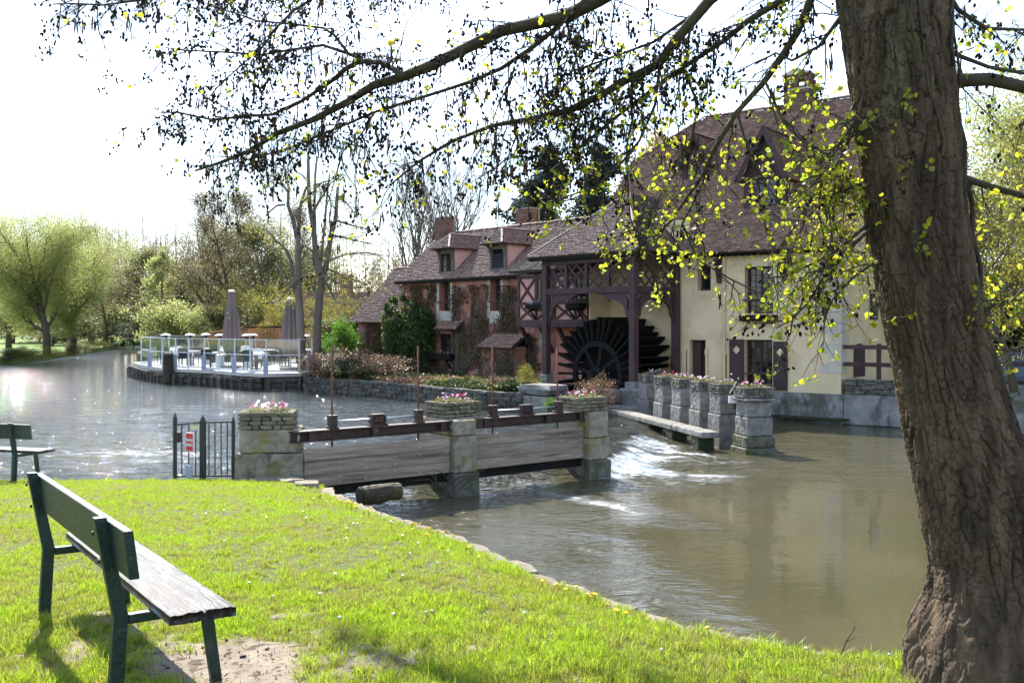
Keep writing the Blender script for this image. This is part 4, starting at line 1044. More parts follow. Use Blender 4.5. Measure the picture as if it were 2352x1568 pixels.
# ---------------------------------------------------------------- retaining walls and stone bits along the far bank
def rubble_wall(pts, z0, z1, label, n_l, h=.16, mat=m_rubble, thick=.4, name='stone_wall', cat='wall'):
    p0 = V((pts[0][0], pts[0][1], 0)); e = empty(name, (p0.x, p0.y, z0), 0, label, cat)
    core = MB(); cnt = 0
    for i in range(len(pts) - 1):
        a = V((pts[i][0], pts[i][1], 0)) - p0; b = V((pts[i + 1][0], pts[i + 1][1], 0)) - p0
        d = (b - a); l = d.length; d.normalize(); nrm = V((-d.y, d.x, 0)); 
        core.bar(a + nrm * (thick / 2 + .05) + V((0, 0, (z1 - z0) / 2 - .02)), b + nrm * (thick / 2 + .05) + V((0, 0, (z1 - z0) / 2 - .02)), thick, z1 - z0 - .06, up=(0, 0, 1))
        nr = max(1, round((z1 - z0) / h)); hh = (z1 - z0) / nr
        for r in range(nr):
            q = 0
            while q < l - .05:
                w = min(RG.uniform(.7, 1.6) * n_l, l - q)
                c = a + d * (q + w / 2) + nrm * (.10 + RG.uniform(-.03, .03)) + V((0, 0, hh * (r + .5)))
                stone(e, c, (w - .012, .24, hh * RG.uniform(.85, 1.2) - .01), mat, 'stone', math.atan2(d.y, d.x), .06); q += w
    core.build('wall_core', m_rubble, e)
rubble_wall([(-8.28, 39.7), (-4.24, 35.35), (-.77, 30.6), (.3, 29.9)], -1.05, -.24, 'low rubble wall along the water below the pink house', .25, .14)
pr_ = empty('stone_pier', (0.95, 29.9, -1.4), -P.th, 'broad pale stone pier with orange lichen in front of the left porch post', 'pier')
for (z0, z1, w) in ((0, .55, .62), (.56, 1.10, .58), (1.11, 1.42, .66)): stone(pr_, (0, 0, (z0 + z1) / 2), (w * 2.1, .9, z1 - z0), m_stoneg, 'stone', 0, .01)
pr2 = empty('stone_step', (2.9, 29.6, -1.3), -P.th, 'stepped stone landing in front of the water wheel', 'landing')
for (x, y, z, d) in ((0, .3, .45, (1.9, .9, .5)), (1.2, .0, .3, (1.6, .7, .35)), (-.6, .5, .95, (1.0, .6, .4)), (1.9, -.1, .12, (1.2, .8, .25)), (.4, .9, .9, (1.4, .5, .55))): stone(pr2, (x, y, z), d, m_stoneg, 'stone', RG.uniform(-.1, .1), .02)
# wall, ledge and fence right of the mill corner
f0, f1 = A.w(XC + .10, -.02), A.w(XC + 3.6, -.02)
rubble_wall([(f0.x, f0.y), (f1.x, f1.y)], -.22, .22, 'low wall of thin stacked stones right of the mill corner', .26, .075, m_ledged, .5)
f2 = A.w(XC + 6.5, -.15)
e = setp(MB().bar((A.w(XC + .1, .1, -.66)), A.w(XC + 6.5, .1, -.66), .3, .86, up=(0, 0, 1)).build('plinth_wall', m_plinth), 'grey rendered river wall under the thin stacked stones', 'wall')
fe = empty('rail_fence', A.w(XC + .3, .12, .22), -A.th, 'dark brown two-rail fence in front of the arched hatch', 'fence')
for x in (0.75, 2.6): MB().bx(x - .055, x + .055, -.05, .05, -.02, 1.02).build('post', m_timber, fe, bev=.006)
for z in (.42, .92): MB().bx(-.25, 3.1, -.09, -.052, z - .06, z + .06).build('rail', m_timber, fe, bev=.006)
# right edge of the picture: ivy wall, rail fence and a parked car beyond
rw = empty('ivy_wall', W(2330, 905, 27.5) * 1.0, rad(-25), 'grey bank wall with dark ivy hanging over it at the far right', 'wall')
MB().bx(-1.6, 4, 0, .4, -1.3, .25).build('wall_face', m_plinth, rw)
rg = np.random.default_rng(5); c = np.stack([rg.uniform(-1.6, 4, 2600), rg.uniform(-.12, .45, 2600), .33 - np.abs(rg.normal(0, .3, 2600))], -1)
setp(quads('ivy_leaves', c, .06, .12, rg, m_dark, rw), kind='stuff')
fr2 = empty('rail_fence', W(2318, 905, 28.5), rad(-25), 'brown rail fence on top of the ivy wall, in front of the car', 'fence')
for x in (-.6, 1.2, 3.0): MB().bx(x - .06, x + .06, -.05, .05, -.05, 1.05).build('post', m_timber, fr2)
for z in (.35, .85): MB().bx(-1.2, 4, -.09, -.052, z - .055, z + .055).build('rail', m_timber, fr2)
car = empty('parked_car', W(2352, 905, 33.0), rad(-115), 'dark blue parked car half hidden behind the big tree trunk', 'car')
prof = [(-2.0, .35), (-2.05, .75), (-1.9, .95), (-1.0, 1.02), (-.4, 1.42), (.9, 1.45), (1.6, 1.05), (1.95, .98), (2.0, .5), (1.95, .35)]
MB().prism(prof, 'y', -.82, .82).build('body', m_car, car, bev=.06)
for s in (-1, 1):
    MB().prism([(-.85, 1.03), (-.33, 1.37), (.8, 1.39), (1.3, 1.08)], 'y', s * .825 - .004, s * .825 + .004).build('side_window', m_pane, car)
    MB().bx(-2.09, -2.0, s * .62 - .17, s * .62 + .17, .68, .82).build('headlight', m_lamp, car, bev=.02)
    for x in (-1.25, 1.25):
        wh = MB().prism([(x + .32 * math.cos(t), .32 + .32 * math.sin(t)) for t in np.linspace(0, 2 * math.pi, 20)[:-1]], 'y', s * .84 - .1, s * .84 + .02).build('wheel', m_rubber, car)
        MB().prism([(x + .2 * math.cos(t), .32 + .2 * math.sin(t)) for t in np.linspace(0, 2 * math.pi, 14)[:-1]], 'y', s * .865 - .003, s * .865 + .003).build('rim', m_steel, wh)
MB().add([(-1.02, -.7, 1.04), (-1.02, .7, 1.04), (-.44, .62, 1.40), (-.44, -.62, 1.40)], [(0, 1, 2, 3)]).build('windscreen', m_pane, car)
MB().bx(-2.075, -2.06, -.26, .26, .45, .56).build('number_plate', m_signw, car)

# ---------------------------------------------------------------- near sluice
G = Frame(-3.3, 15.0, -38.5)
def gx(px, y=0): return G.lx(px, y)
def G_empty(name, x, y, z, *a): return empty(name, G.w(x, y, z), -G.th, *a)
bm_ = G_empty('sluice_beam', 0, 0, .08, 'long dark rusted steel beam across the three stone sluice pillars', 'beam')
MB().bx(-.02, 6.05, -.09, .09, .055, .08).bx(-.02, 6.05, -.01, .01, -.07, .054).bx(-.02, 6.05, -.10, .10, -.09, -.071).build('girder', m_rustd, bm_, bev=.003)
for x in (.3, 1.4, 2.7, 3.6, 5.0, 5.8): MB().bx(x - .05, x + .05, -.085, -.012, -.068, .052).build('stiffener', m_rustd, bm_)
MB().bx(3.0, 3.5, -.105, -.092, -.09, .09).build('splice_plate', m_rustd, bm_)
PIL = [(gx(541, -.28), gx(694, -.28), -.28, .62, 'mossy left sluice pillar beside the iron railing, topped by a flower planter'), (2.86, 3.33, -.18, 1.0, 'middle sluice pillar between the two plank gates'), (5.88, 6.40, -.2, .75, 'right sluice pillar at the end of the steel beam')]
def pillar(x0, x1, y0, y1, z1, label, blocks, mat=m_stone, zb=-1.75, fr=G, name='stone_pillar'):
    xc, yc = (x0 + x1) / 2, (y0 + y1) / 2
    e = empty(name, fr.w(xc, yc, zb), -fr.th, label, 'pillar')
    hx, hy = (x1 - x0) / 2, (y1 - y0) / 2
    for i, (za, zc, g) in enumerate(blocks):
        b = MB().bx(-hx - g, hx + g, -hy - g, hy + g, za - zb + .004, zc - zb - .004)
        o = b.build('stone_block', m_wet if zc < -.6 else mat, e)
        rough_mod(o, .012 + .02 * hx)
    return e
def rough_mod(o, s, lv=4):
    md = o.modifiers.new('bevel', 'BEVEL'); md.width = .03; md.segments = 2
    md = o.modifiers.new('sub', 'SUBSURF'); md.subdivision_type = 'SIMPLE'; md.levels = lv; md.render_levels = lv
    t = bpy.data.textures.get('worn') or bpy.data.textures.new('worn', 'CLOUDS'); t.noise_scale = .09; t.noise_depth = 4
    md = o.modifiers.new('worn', 'DISPLACE'); md.texture = t; md.strength = s * 1.5; md.mid_level = .5; md.texture_coords = 'GLOBAL'
G0 = Frame(W(618, 0, 14.95).x, 14.95, -7)
pillar(-.49, .49, 0, .8, .0, PIL[0][4], [(-1.75, -.66, .02), (-.66, -.17, .01), (-.17, .19, -.045)], fr=G0)
pillar(*PIL[1][:4], .0, PIL[1][4], [(-1.75, -.72, .03), (-.72, -.1, 0), (-.1, .17, -.01)])
pillar(*PIL[2][:4], .0, PIL[2][4], [(-1.75, -.75, .03), (-.75, -.34, .0), (-.34, .15, -.01)])
def planter(fr, xc, yc, z, w, d, h, label, mat, n, mats=(0, 2, 0, 1), sides='fblr', s=.026):
    e = empty('stone_planter', fr.w(xc, yc, z), -fr.th, label, 'planter', None)
    MB().bx(-w / 2 + .05, w / 2 - .05, -d / 2 + .05, d / 2 - .05, .0, h - .04).build('soil', m_garden, e)
    laid(e, -w / 2, w / 2, -d / 2, d / 2, 0, h, mat, h / 4.4, (.09, .24), 'stone', sides)
    blossoms(e, -w / 2 + .1, w / 2 - .1, -d / 2 + .1, d / 2 - .1, h, n, mats, s)
    return e
planter(G0, -.05, .36, .19, .82, .66, .26, 'rough stone planter of pink flowers on the left sluice pillar by the railing', m_ledge, 34)
planter(G, (gx(985, .5) + gx(1092, .5)) / 2, .5, .17, .80, .62, .27, 'rough stone planter of pink and red flowers on the middle sluice pillar', m_ledge, 34)
planter(G, (gx(1290, .2) + gx(1380, .2)) / 2, .2, .15, .76, .62, .27, 'rough stone planter of pink flowers on the right sluice pillar', m_ledge, 30)
for (x0, x1, lab) in ((.17, 2.84, 'left sluice gate of three weathered planks, under the steel beam'), (3.36, 5.86, 'right sluice gate of three weathered planks, under the steel beam')):
    g = G_empty('sluice_gate', (x0 + x1) / 2, -.04, -.70, lab, 'sluice gate'); L = (x1 - x0) / 2
    for (za, zb) in ((0, .175), (.18, .40), (.405, .585)):
        o = MB().bx(-L, L, -.035, .03, za, zb).build('plank', m_board, g, bev=.006)
        for x in (-L + .08, -L * .55, -L * .2, L * .2, L * .55, L - .08):
            for z in (za + .05, zb - .05):
                if RG.random() < .75: MB().lathe([(.013, 0), (.012, .006), (.006, .010)], 8).build('bolt', m_steel, o, loc=(x + RG.uniform(-.02, .02), -.035, z), rot=(rad(90), 0, 0))
    MB().bx(-L + .01, L - .01, .035, .10, -.16, .10).bx(-L + .3, -L + .42, .035, .11, .1, .58).bx(L - .42, L - .3, .035, .11, .1, .58).build('back_frame', m_black, g)
RODS = [(764, 'first rusty lifting rod from the left, rising over the left gate'), (962, 'second rusty lifting rod from the left, beside the middle planter'), (1133, 'third rusty lifting rod from the left, over the right gate'), (1282, 'rusty lifting rod at the right end of the beam')]
for px, lab in RODS:
    x = gx(px, 0); zt = G.lz(px, 795)
    r = G_empty('lifting_rod', x, .0, .16, lab, 'lifting rod', 'sluice lifting rods')
    MB().tube([(0, 0.02, -.55), (0, 0.02, zt - .16)], .016, 8).build('rod', m_rust, r, True)
    MB().bx(-.075, .075, -.075, .09, 0, .035).bx(-.055, .055, -.06, .075, .036, .19).bx(-.065, .065, -.07, .085, .191, .21).build('gearbox', m_rustd, r, bev=.006)
for px, lab, xa, xb in ((867, 'rusted winding gear in the middle of the left gate', 764, 962), (1207, 'rusted winding gear in the middle of the right gate', 1133, 1282)):
    x = gx(px); r = G_empty('winding_gear', x, 0, .16, lab, 'winding gear')
    MB().bx(-.16, .16, -.07, .07, 0, .03).bx(-.13, -.10, -.06, .06, .03, .16).bx(.10, .13, -.06, .06, .03, .16).build('cradle', m_rustd, r)
    MB().prism([(.062 * math.cos(t) * (1.12 if k % 2 else .95), .10 + .062 * math.sin(t) * (1.12 if k % 2 else .95)) for k, t in enumerate(np.linspace(0, 2 * math.pi, 25)[:-1])], 'x', -.08, .08).build('gear', m_rustd, r)
    MB().bx(-.12, .12, -.062, .062, .165, .185).build('cover', m_rustd, r)
    MB().tube([(gx(xa) - x, 0, .11), (gx(xb) - x, 0, .11)], .014, 8).build('drive_shaft', m_steel, r, True)
# rocks, log and branches by the left gate
for (px, py, D, d, lab) in ((612, 1099, 14.6, (.55, .4, .12), 'flat pale rock at the foot of the left sluice pillar'), (668, 1104, 14.2, (.36, .34, .2), 'small mossy rock beside the left sluice pillar'), (704, 1115, 13.6, (.34, .32, .24), 'grey rock on the bank at the left gate end')):
    r = link('rock', stone_mesh(m_kerb), None, None, W(px, py, D) + V((0, 0, -.06)), (0, 0, RG.uniform(0, 3)), d); setp(r, lab, 'rock')
lg = empty('log', W(826, 1140, 13.9), 0, 'wet mossy log lying in the water under the left gate', 'log')
MB().tube([(0, 0, 0), (.1, .07, .01), (.24, .16, .0), (.38, .24, .03), (.54, .32, .02)], [.13, .135, .14, .125, .12], 14).build('trunk', m_log, lg, True); rough_mod(bpy.data.objects[lg.children[-1].name] if lg.children else lg, .022, 3)
MB().lathe([(.13, 0), (.126, .004)], 14).build('cut_face', m_twig, lg, loc=(-.003, -.006, 0), rot=(rad(90), 0, rad(-58)))
br = MB()
for k in range(7):
    a = W(1000 + k * 9, 1126, 16.2); b = a + V((RG.uniform(-.8, .9), RG.uniform(-.2, .3), RG.uniform(.05, .5))); br.tube([a, (a + b) / 2 + V((0, 0, .1)), b], [.012, .009, .003], 4)
setp(br.build('driftwood', m_twig), 'tangle of bare driftwood twigs caught at the middle sluice pillar', 'driftwood')
# iron gate and railing
rail = empty('iron_railing', W(466, 1098, 15.4), 0, 'rusty black iron railing panel and gate left of the mossy pillar', 'railing')
o0 = W(466, 1098, 15.4)
pa, pb, pc = W(402, 1100, 15.9) - o0, V((0, 0, 0)), W(536, 1098, 15.3) - o0
for p, w in ((pa, .05), (pb, .08), (pc, .045)):
    h = .93
    MB().bx(p.x - w / 2, p.x + w / 2, p.y - w / 2, p.y + w / 2, -.1, h - .05).add([(p.x - w / 2, p.y - w / 2, h - .05), (p.x + w / 2, p.y - w / 2, h - .05), (p.x + w / 2, p.y + w / 2, h - .05), (p.x - w / 2, p.y + w / 2, h - .05), (p.x, p.y, h + .05)],
        [(0, 1, 4), (1, 2, 4), (2, 3, 4), (3, 0, 4)]).build('post', m_iron, rail)
for a, b in ((pa, pb), (pb, pc)):
    MB().bar(a + V((0, 0, .86)), b + V((0, 0, .86)), .02, .025).build('top_rail', m_iron, rail); MB().bar(a + V((0, 0, .04)), b + V((0, 0, .04)), .02, .025).build('bottom_rail', m_iron, rail)
    for k in range(1, 5 if a is pb else 4):
        p = a + (b - a) * k / (5 if a is pb else 4); MB().tube([p + V((0, 0, .04)), p + V((0, 0, .86))], .009, 6).build('bar', m_iron, rail)
MB().bx(pa.x + .01, pa.x + .09, pa.y - .04, pa.y + .03, .50, .66).build('lock_box', m_rustd, rail)
yaw = math.atan2((pb - pa).y, (pb - pa).x)
sg = empty('warning_sign', W(437, 1015, 15.45), yaw, 'red warning sign with white words on the iron gate', 'sign')
MB().bx(-.105, .105, -.012, -.002, -.15, .15).build('frame', m_signw, sg); MB().bx(-.092, .092, -.016, -.013, -.135, .135).build('panel', m_plate, sg)
def text(par, s, size, loc, mat, name='lettering'):
    cu = bpy.data.curves.new(name, 'FONT'); cu.body = s; cu.size = size; cu.align_x = 'CENTER'; cu.align_y = 'CENTER'; cu.extrude = .001; cu.offset = .001
    o = bpy.data.objects.new(name, cu); col.objects.link(o)
    me = bpy.data.meshes.new_from_object(o.evaluated_get(bpy.context.evaluated_depsgraph_get())); bpy.data.objects.remove(o)
    o = link(name, me, mat, par, loc, (rad(90), 0, 0)); me.materials.clear(); me.materials.append(mat); return o
t = text(sg, 'BAIGNADE', .052, (0, -.018, .032), m_signw); t.scale = (.68, 1.1, 1); t = text(sg, 'INTERDITE', .052, (0, -.018, -.042), m_signw); t.scale = (.68, 1.1, 1)
s2 = empty('name_plate', W(446, 981, 15.4), yaw, 'small pale yellow plate above the red warning sign', 'sign')
MB().bx(-.10, .09, -.012, -.002, -.035, .035).build('panel', m_signy, s2); MB().bx(-.11, .10, -.016, -.004, .036, .05).build('frame', m_iron, s2)
s3 = setp(MB().bx(-.085, .085, -.012, 0, -.10, .10).build('metal_plate', m_stub, loc=W(435, 1083, 15.35), rot=(0, 0, yaw)), 'small grey metal plate at the foot of the iron gate', 'plate')

# ---------------------------------------------------------------- row of flower pillars and walkway
PX = [(1731, 22.7), (1668, 24.0), (1622, 25.1), (1577, 26.4), (1536, 27.6), (1498, 28.8)]
Hd = V((4.03 - 5.45, 6.2, 0)).normalized(); Hth = -math.degrees(math.atan2(Hd.x, Hd.y)) * -1
names = ['nearest and widest', 'second', 'third', 'fourth', 'fifth', 'farthest']
class RowF:
    pass
for i, (px, D) in enumerate(PX):
    c = W(px, 0, D); c.z = 0
    Fq = Frame(c.x, c.y, math.degrees(math.atan2(Hd.x, Hd.y)))
    hw = .31 if i else .31
    lab = {0: 'square stone pillar nearest in the row, standing in the pool', 5: 'last stone pillar of the row, beside the porch'}.get(i, '%s stone pillar from the near end of the flower row' % names[i])
    zb = -1.8
    if i == 0: blocks = [(-1.75, -.98, .08), (-.98, -.72, .04), (-.72, -.30, .0), (-.30, .05, -.02), (.05, .13, .05)]
    else: blocks = [(-1.75, -.35, .02), (-.35, .13, -.01)]
    pillar(-hw, hw, -hw * 1.05, hw * 1.05, .13, lab, blocks, m_stoneg, zb, Fq)
    mats = [(0, 1, 0), (0, 2), (0, 2, 2), (0, 2, 0), (1, 0, 1), (0, 2)][i]
    flab = ['white and crimson flowers on the nearest row pillar', 'few crimson and pink flowers on the second row pillar', 'pale pink flowers on the third row pillar', 'white flowers on the fourth row pillar', 'crimson flowers on the fifth row pillar', 'pale flowers on the farthest row pillar'][i]
    planter(Fq, 0, 0, .135, .74 if i == 0 else .66, .60, .24, 'grey stone planter with ' + flab, m_ledged, [20, 7, 14, 14, 12, 12][i], mats, 'flr', .032)
wk = empty('stone_walkway', (4.55, 22.9, -.75), -math.atan2(Hd.x, Hd.y), 'narrow stone slab walkway beside the row of flower pillars', 'walkway')
for k in range(4): 
    o = MB().bx(-.22, .22, k * 1.85, k * 1.85 + 1.83, -.07, .07).build('slab', m_stoneg, wk); rough_mod(o, .012)
for k in range(5):
    o = MB().bx(-.2, .2, k * 1.6 + .25, k * 1.6 + .65, -.8, -.075).build('support', m_moss, wk); rough_mod(o, .012)
for px, pyt, D, lab in ((1538, 802, 28.2, 'thin rusty rod behind the fifth flower pillar'), (1577, 804, 27.0, 'thin rusty rod behind the fourth flower pillar'), (1668, 814, 24.6, 'thin rusty rod behind the second flower pillar')):
    a = W(px, pyt, D); r = MB().tube([(0, 0, 0), (0, 0, a.z + .3)], .018, 6).build('lifting_rod', m_rust, loc=(a.x, a.y, -.3)); setp(r, lab, 'rod', 'lifting rods of the far sluice')
wn = empty('winch', W(1690, 880, 23.3), rad(20), 'dark iron winch handle standing between the two nearest flower planters', 'winch')
MB().bar((-.15, 0, -.25), (.1, 0, .12), .05).bar((-.12, 0, .22), (.14, 0, -.02), .04).build('handle', m_iron, wn); MB().bx(-.1, .1, -.06, .06, -.6, -.2).build('stand', m_iron, wn)
wb = setp(MB().bx(-.10, .10, -.03, 0, -.08, .08).build('junction_box', m_white, loc=W(1683, 917, 23.0)), 'small white box fixed on the second flower pillar', 'box')

# ---------------------------------------------------------------- timber terrace with glass screen
ED = [(306, 830, 52.0), (330, 839, 48), (380, 845.5, 44.8), (480, 850, 42.8), (555, 855.5, 40.5), (605, 858, 39.6), (692, 857, 40.2), (715, 854, 41.2)]
edge = [W(*e) for e in ED]
for p in edge: p.z = -.13
terr = empty('timber_terrace', (edge[4].x, edge[4].y, -.13), 0, 'curved timber terrace on piles over the river', 'terrace')
o = V((edge[4].x, edge[4].y, -.13))
back = [V((-7.0, 47, -.13)), V((-12, 58, -.13)), V((-19, 57, -.13))]
poly = [(p - o) for p in edge] + [(p - o) for p in back]
mb = MB(); n = len(poly); mb.v = [(p.x, p.y, 0) for p in poly] + [(p.x, p.y, -.14) for p in poly]
mb.f = [tuple(range(n)), tuple(range(2 * n - 1, n - 1, -1))] + [(i, i + n, (i + 1) % n + n, (i + 1) % n) for i in range(n)]
mb.build('deck', m_deck, terr)
acc = 0
def along(step, off=0.0):
    out = []; carry = off
    for i in range(len(edge) - 1):
        a, b = edge[i] - o, edge[i + 1] - o; d = b - a; l = d.length; d.normalize()
        while carry < l: out.append((a + d * carry, d)); carry += step
        carry -= l
    return out
for (p, d) in along(.62, .1):
    nrm = V((d.y, -d.x, 0))
    h = RG.uniform(-.34, -.14)
    MB().tube([p + nrm * (.28 + RG.uniform(-.05, .05)) + V((RG.uniform(-.05, .05), 0, -1.6)), p + nrm * .26 + V((0, 0, h))], [RG.uniform(.07, .10), RG.uniform(.06, .09)], 8).build('pile', m_pile, terr)
for i in range(len(edge) - 1):
    a, b = edge[i] - o, edge[i + 1] - o; d = (b - a).normalized(); nrm = V((d.y, -d.x, 0))
    for k in range(4):
        z = -.27 - k * .2
        l = (b - a).length; m = max(1, round(l / 1.6))
        for q in range(m):
            s0, s1 = a + (b - a) * (q / m), a + (b - a) * ((q + 1) / m) - d * .02
            MB().bar(s0 + nrm * (.08 + RG.uniform(0, .04)) + V((0, 0, z)), s1 + nrm * (.08 + RG.uniform(0, .04)) + V((0, 0, z + RG.uniform(-.02, .02))), .09, .17, up=(0, 0, 1)).build('plank', m_pile, terr)
mp_ = setp(MB().tube([(0, 0, -.6), (0, 0, .68)], [.24, .22], 12).build('mooring_post', m_log, loc=W(386, 847, 44.3)), 'thick brown wooden post at the terrace edge before the glass', 'post')
scr = empty('glass_screen', (o.x, o.y, -.13), 0, 'glass wind screen with white metal posts round the terrace', 'screen')
def at_px(px):
    for i in range(len(edge) - 1):
        if ED[i][0] <= px <= ED[i + 1][0]:
            t = (px - ED[i][0]) / (ED[i + 1][0] - ED[i][0]); p = edge[i].lerp(edge[i + 1], t); return p - o + V((0, .18, 0))
    return edge[-1] - o
posts = [at_px(px) for px in (322, 343, 370, 401, 431, 467, 502, 537, 572, 609, 685, 714)]
H_ = 1.36
far = [V((-13.5, 57, 0)) - V((o.x, o.y, 0)), V((-16.2, 57.5, 0)) - V((o.x, o.y, 0)), V((-18.9, 55.2, 0)) - V((o.x, o.y, 0))]
allp = far + posts
gl = MB
for i, p in enumerate(allp):
    MB().bx(p.x - .024, p.x + .024, p.y - .024, p.y + .024, 0, H_).build('post', m_alu, scr)
    if i % 2 == 0: MB().bx(p.x - .09, p.x + .09, p.y - .13, p.y - .04, -.1, .62).build('stub_post', m_stub, scr)
    if i:
        a, b = allp[i - 1], p
        if (b - a).length > 6: continue
        for z, h in ((H_ - .02, .025), (.72, .028), (.09, .07)): MB().bar(a + V((0, 0, z)), b + V((0, 0, z)), .035, h, up=(0, 0, 1)).build('rail', m_alu, scr)
        for z0, z1 in ((.17, .69), (.75, H_ - .045)): MB().bar(a.lerp(b, .03) + V((0, 0, (z0 + z1) / 2)), a.lerp(b, .97) + V((0, 0, (z0 + z1) / 2)), .012, z1 - z0, up=(0, 0, 1)).build('glass_panel', m_glass, scr)
# parasols, heaters, tables, chairs
def parasol(px, D, h, label):
    c = W(px, 0, D); e = empty('closed_parasol', (c.x, c.y, -.13), 0, label, 'parasol')
    pr = []; n = 22
    mb = MB(); rows = [(.20, .55), (.30, .75), (.38, 1.1), (.36, 1.6), (.28, 2.3), (.19, 2.9), (.13, h - .06)]
    for r, z in rows:
        for k in range(n):
            t = 2 * math.pi * k / n; rr = r * (1 + .16 * (1 if k % 2 else -1) * (1 if z < 2.6 else .5)); mb.v.append((rr * math.cos(t), rr * math.sin(t), z))
    for i in range(len(rows) - 1):
        for k in range(n): a, b = i * n + k, i * n + (k + 1) % n; mb.f.append((a, b, b + n, a + n))
    mb.build('canvas', m_canvas, e)
    MB().lathe([(.30, .95), (.34, 1.0), (.30, 1.05)], 12).build('tie', m_canvas, e)
    MB().tube([(0, 0, 0), (0, 0, h - .05)], .04, 8).build('pole', m_alu, e); MB().lathe([(.16, h - .07), (.15, h), (.04, h + .03)], 12).build('cap', m_white, e)
    MB().bx(-.4, .4, -.4, .4, 0, .09).build('base', m_stoneg, e, bev=.02)
parasol(532, 45.5, 3.5, 'tall closed taupe parasol on the terrace, clear of the tree')
parasol(667, 43.5, 3.1, 'closed taupe parasol on the terrace behind the cut tree')
HT = [(493, 48, 'behind the first glass panes'), (591, 48.5, 'over the terrace middle'), (654, 50, 'third from the left, standing farther back'), (711, 46, 'just left of the tall parasol'), (818, 45.5, 'right of the tall parasol'), (842, 47, 'rightmost of the close pair'), (1049, 43, 'alone between the two cut trees')]
def heater(px, D, lab):
    c = W(229.7 + px / 4 * 1.0 if False else px, 0, D); e = empty('patio_heater', (c.x, c.y, -.13), 0, lab, 'patio heater', 'patio heaters on the terrace')
    e.scale = (1, 1, .76)
    MB().lathe([(.24, 0), (.24, .08), (.2, .1), (.2, .75), (.05, .8)], 12).build('base', m_alu, e)
    for k in range(3):
        t = k * 2.1; MB().tube([(.19 * math.cos(t), .19 * math.sin(t), .75), (.08 * math.cos(t), .08 * math.sin(t), 1.72)], .012, 5).build('strut', m_alu, e)
    MB().lathe([(.08, 1.65), (.09, 1.85), (.05, 1.9)], 10).build('burner', m_iron, e); MB().lathe([(.25, 1.9), (.23, 1.94), (.10, 2.0), (.02, 2.01)], 16).build('reflector', m_white, e)
for cx_, D, lab in ((605, 48, 'patio heater nearest the left end of the glass screen'), (828, 48.5, 'second patio heater from the left on the terrace'), (972, 50, 'smaller looking patio heater left of the tall parasol'), (1103, 46, 'patio heater touching the left side of the tall parasol'), (1350, 45.5, 'patio heater just right of the tall parasol'), (1405, 47, 'patio heater beside its twin, farther right of the tall parasol'), (1880, 43, 'patio heater seen between the two cut tree trunks')):
    heater(229.7 + cx_ / 4, D, lab)
tb = empty('terrace_table', (0, 0, 0), 0, 'small white topped table on the terrace behind the glass', 'table', 'tables set out on the terrace')
MB().bx(-.36, .36, -.36, .36, .71, .74).build('table_top', m_white, tb, bev=.005); MB().tube([(0, 0, .03), (0, 0, .71)], .035, 8).build('leg', m_iron, tb); MB().bx(-.22, .22, -.22, .22, 0, .03).build('base', m_iron, tb)
def chair_proto(mat, lab):
    c = empty('terrace_chair', (0, 0, 0), 0, lab, 'chair', 'chairs set round the terrace tables')
    MB().bx(-.22, .22, -.22, .22, .42, .46).build('seat', mat, c); MB().prism([(-.23, .60), (.23, .60), (.25, .84), (.12, .90), (-.12, .90), (-.25, .84)], 'y', .20, .235).bx(-.2, .2, .2, .23, .46, .6).build('backrest', mat, c)
    for sx in (-1, 1):
        for sy in (-1, 1): MB().bar((sx * .2, sy * .2, 0), (sx * .19, sy * .19, .42), .03).build('leg', m_iron, c)
        MB().bx(sx * .24 - .02, sx * .24 + .02, -.2, .2, .62, .65).bx(sx * .24 - .015, sx * .24 + .015, -.2, -.17, .44, .62).build('armrest', mat, c)
    return c
ch1 = chair_proto(m_dkwick, 'dark woven chair at a terrace table behind the glass'); ch2 = chair_proto(m_white, 'white chair at a terrace table behind the glass')
used = {0: False, 1: False, 2: False}
def put(proto, k, p, rz):
    if used[k]: q = copy_tree(proto)
    else: q = proto; used[k] = True
    q.location = p; q.rotation_euler = (0, 0, rz)
row = 0
for (y0, xa, xb, st) in ((42.0, -10.6, -8.3, 2.1), (44.2, -13.2, -7.6, 2.0), (46.6, -15.0, -8.0, 2.1), (49.2, -16.6, -9.4, 2.2), (52.2, -18.0, -11, 2.3)):
    x = xa; row += 1
    while x < xb:
        p = V((x + RG.uniform(-.2, .2), y0 + RG.uniform(-.3, .3), -.128)); rz = RG.uniform(-.2, .2)
        bad = any((p - V((W(q, 0, D).x, D, -.128))).length < .9 for q, D in ((532, 45.5), (667, 43.5), (690, 42.2), (731, 42.6)))
        if not bad:
            put(tb, 0, p, rz)
            for (a, s) in ((0, 1), (math.pi, 1)):
                if RG.random() < .9:
                    c = p + V((math.sin(a + rz) * -.68, math.cos(a + rz) * .68, 0)); k = 2 if RG.random() < .18 else 1
                    put(ch1 if k == 1 else ch2, k, c, -a * 1 + rz)
        x += st
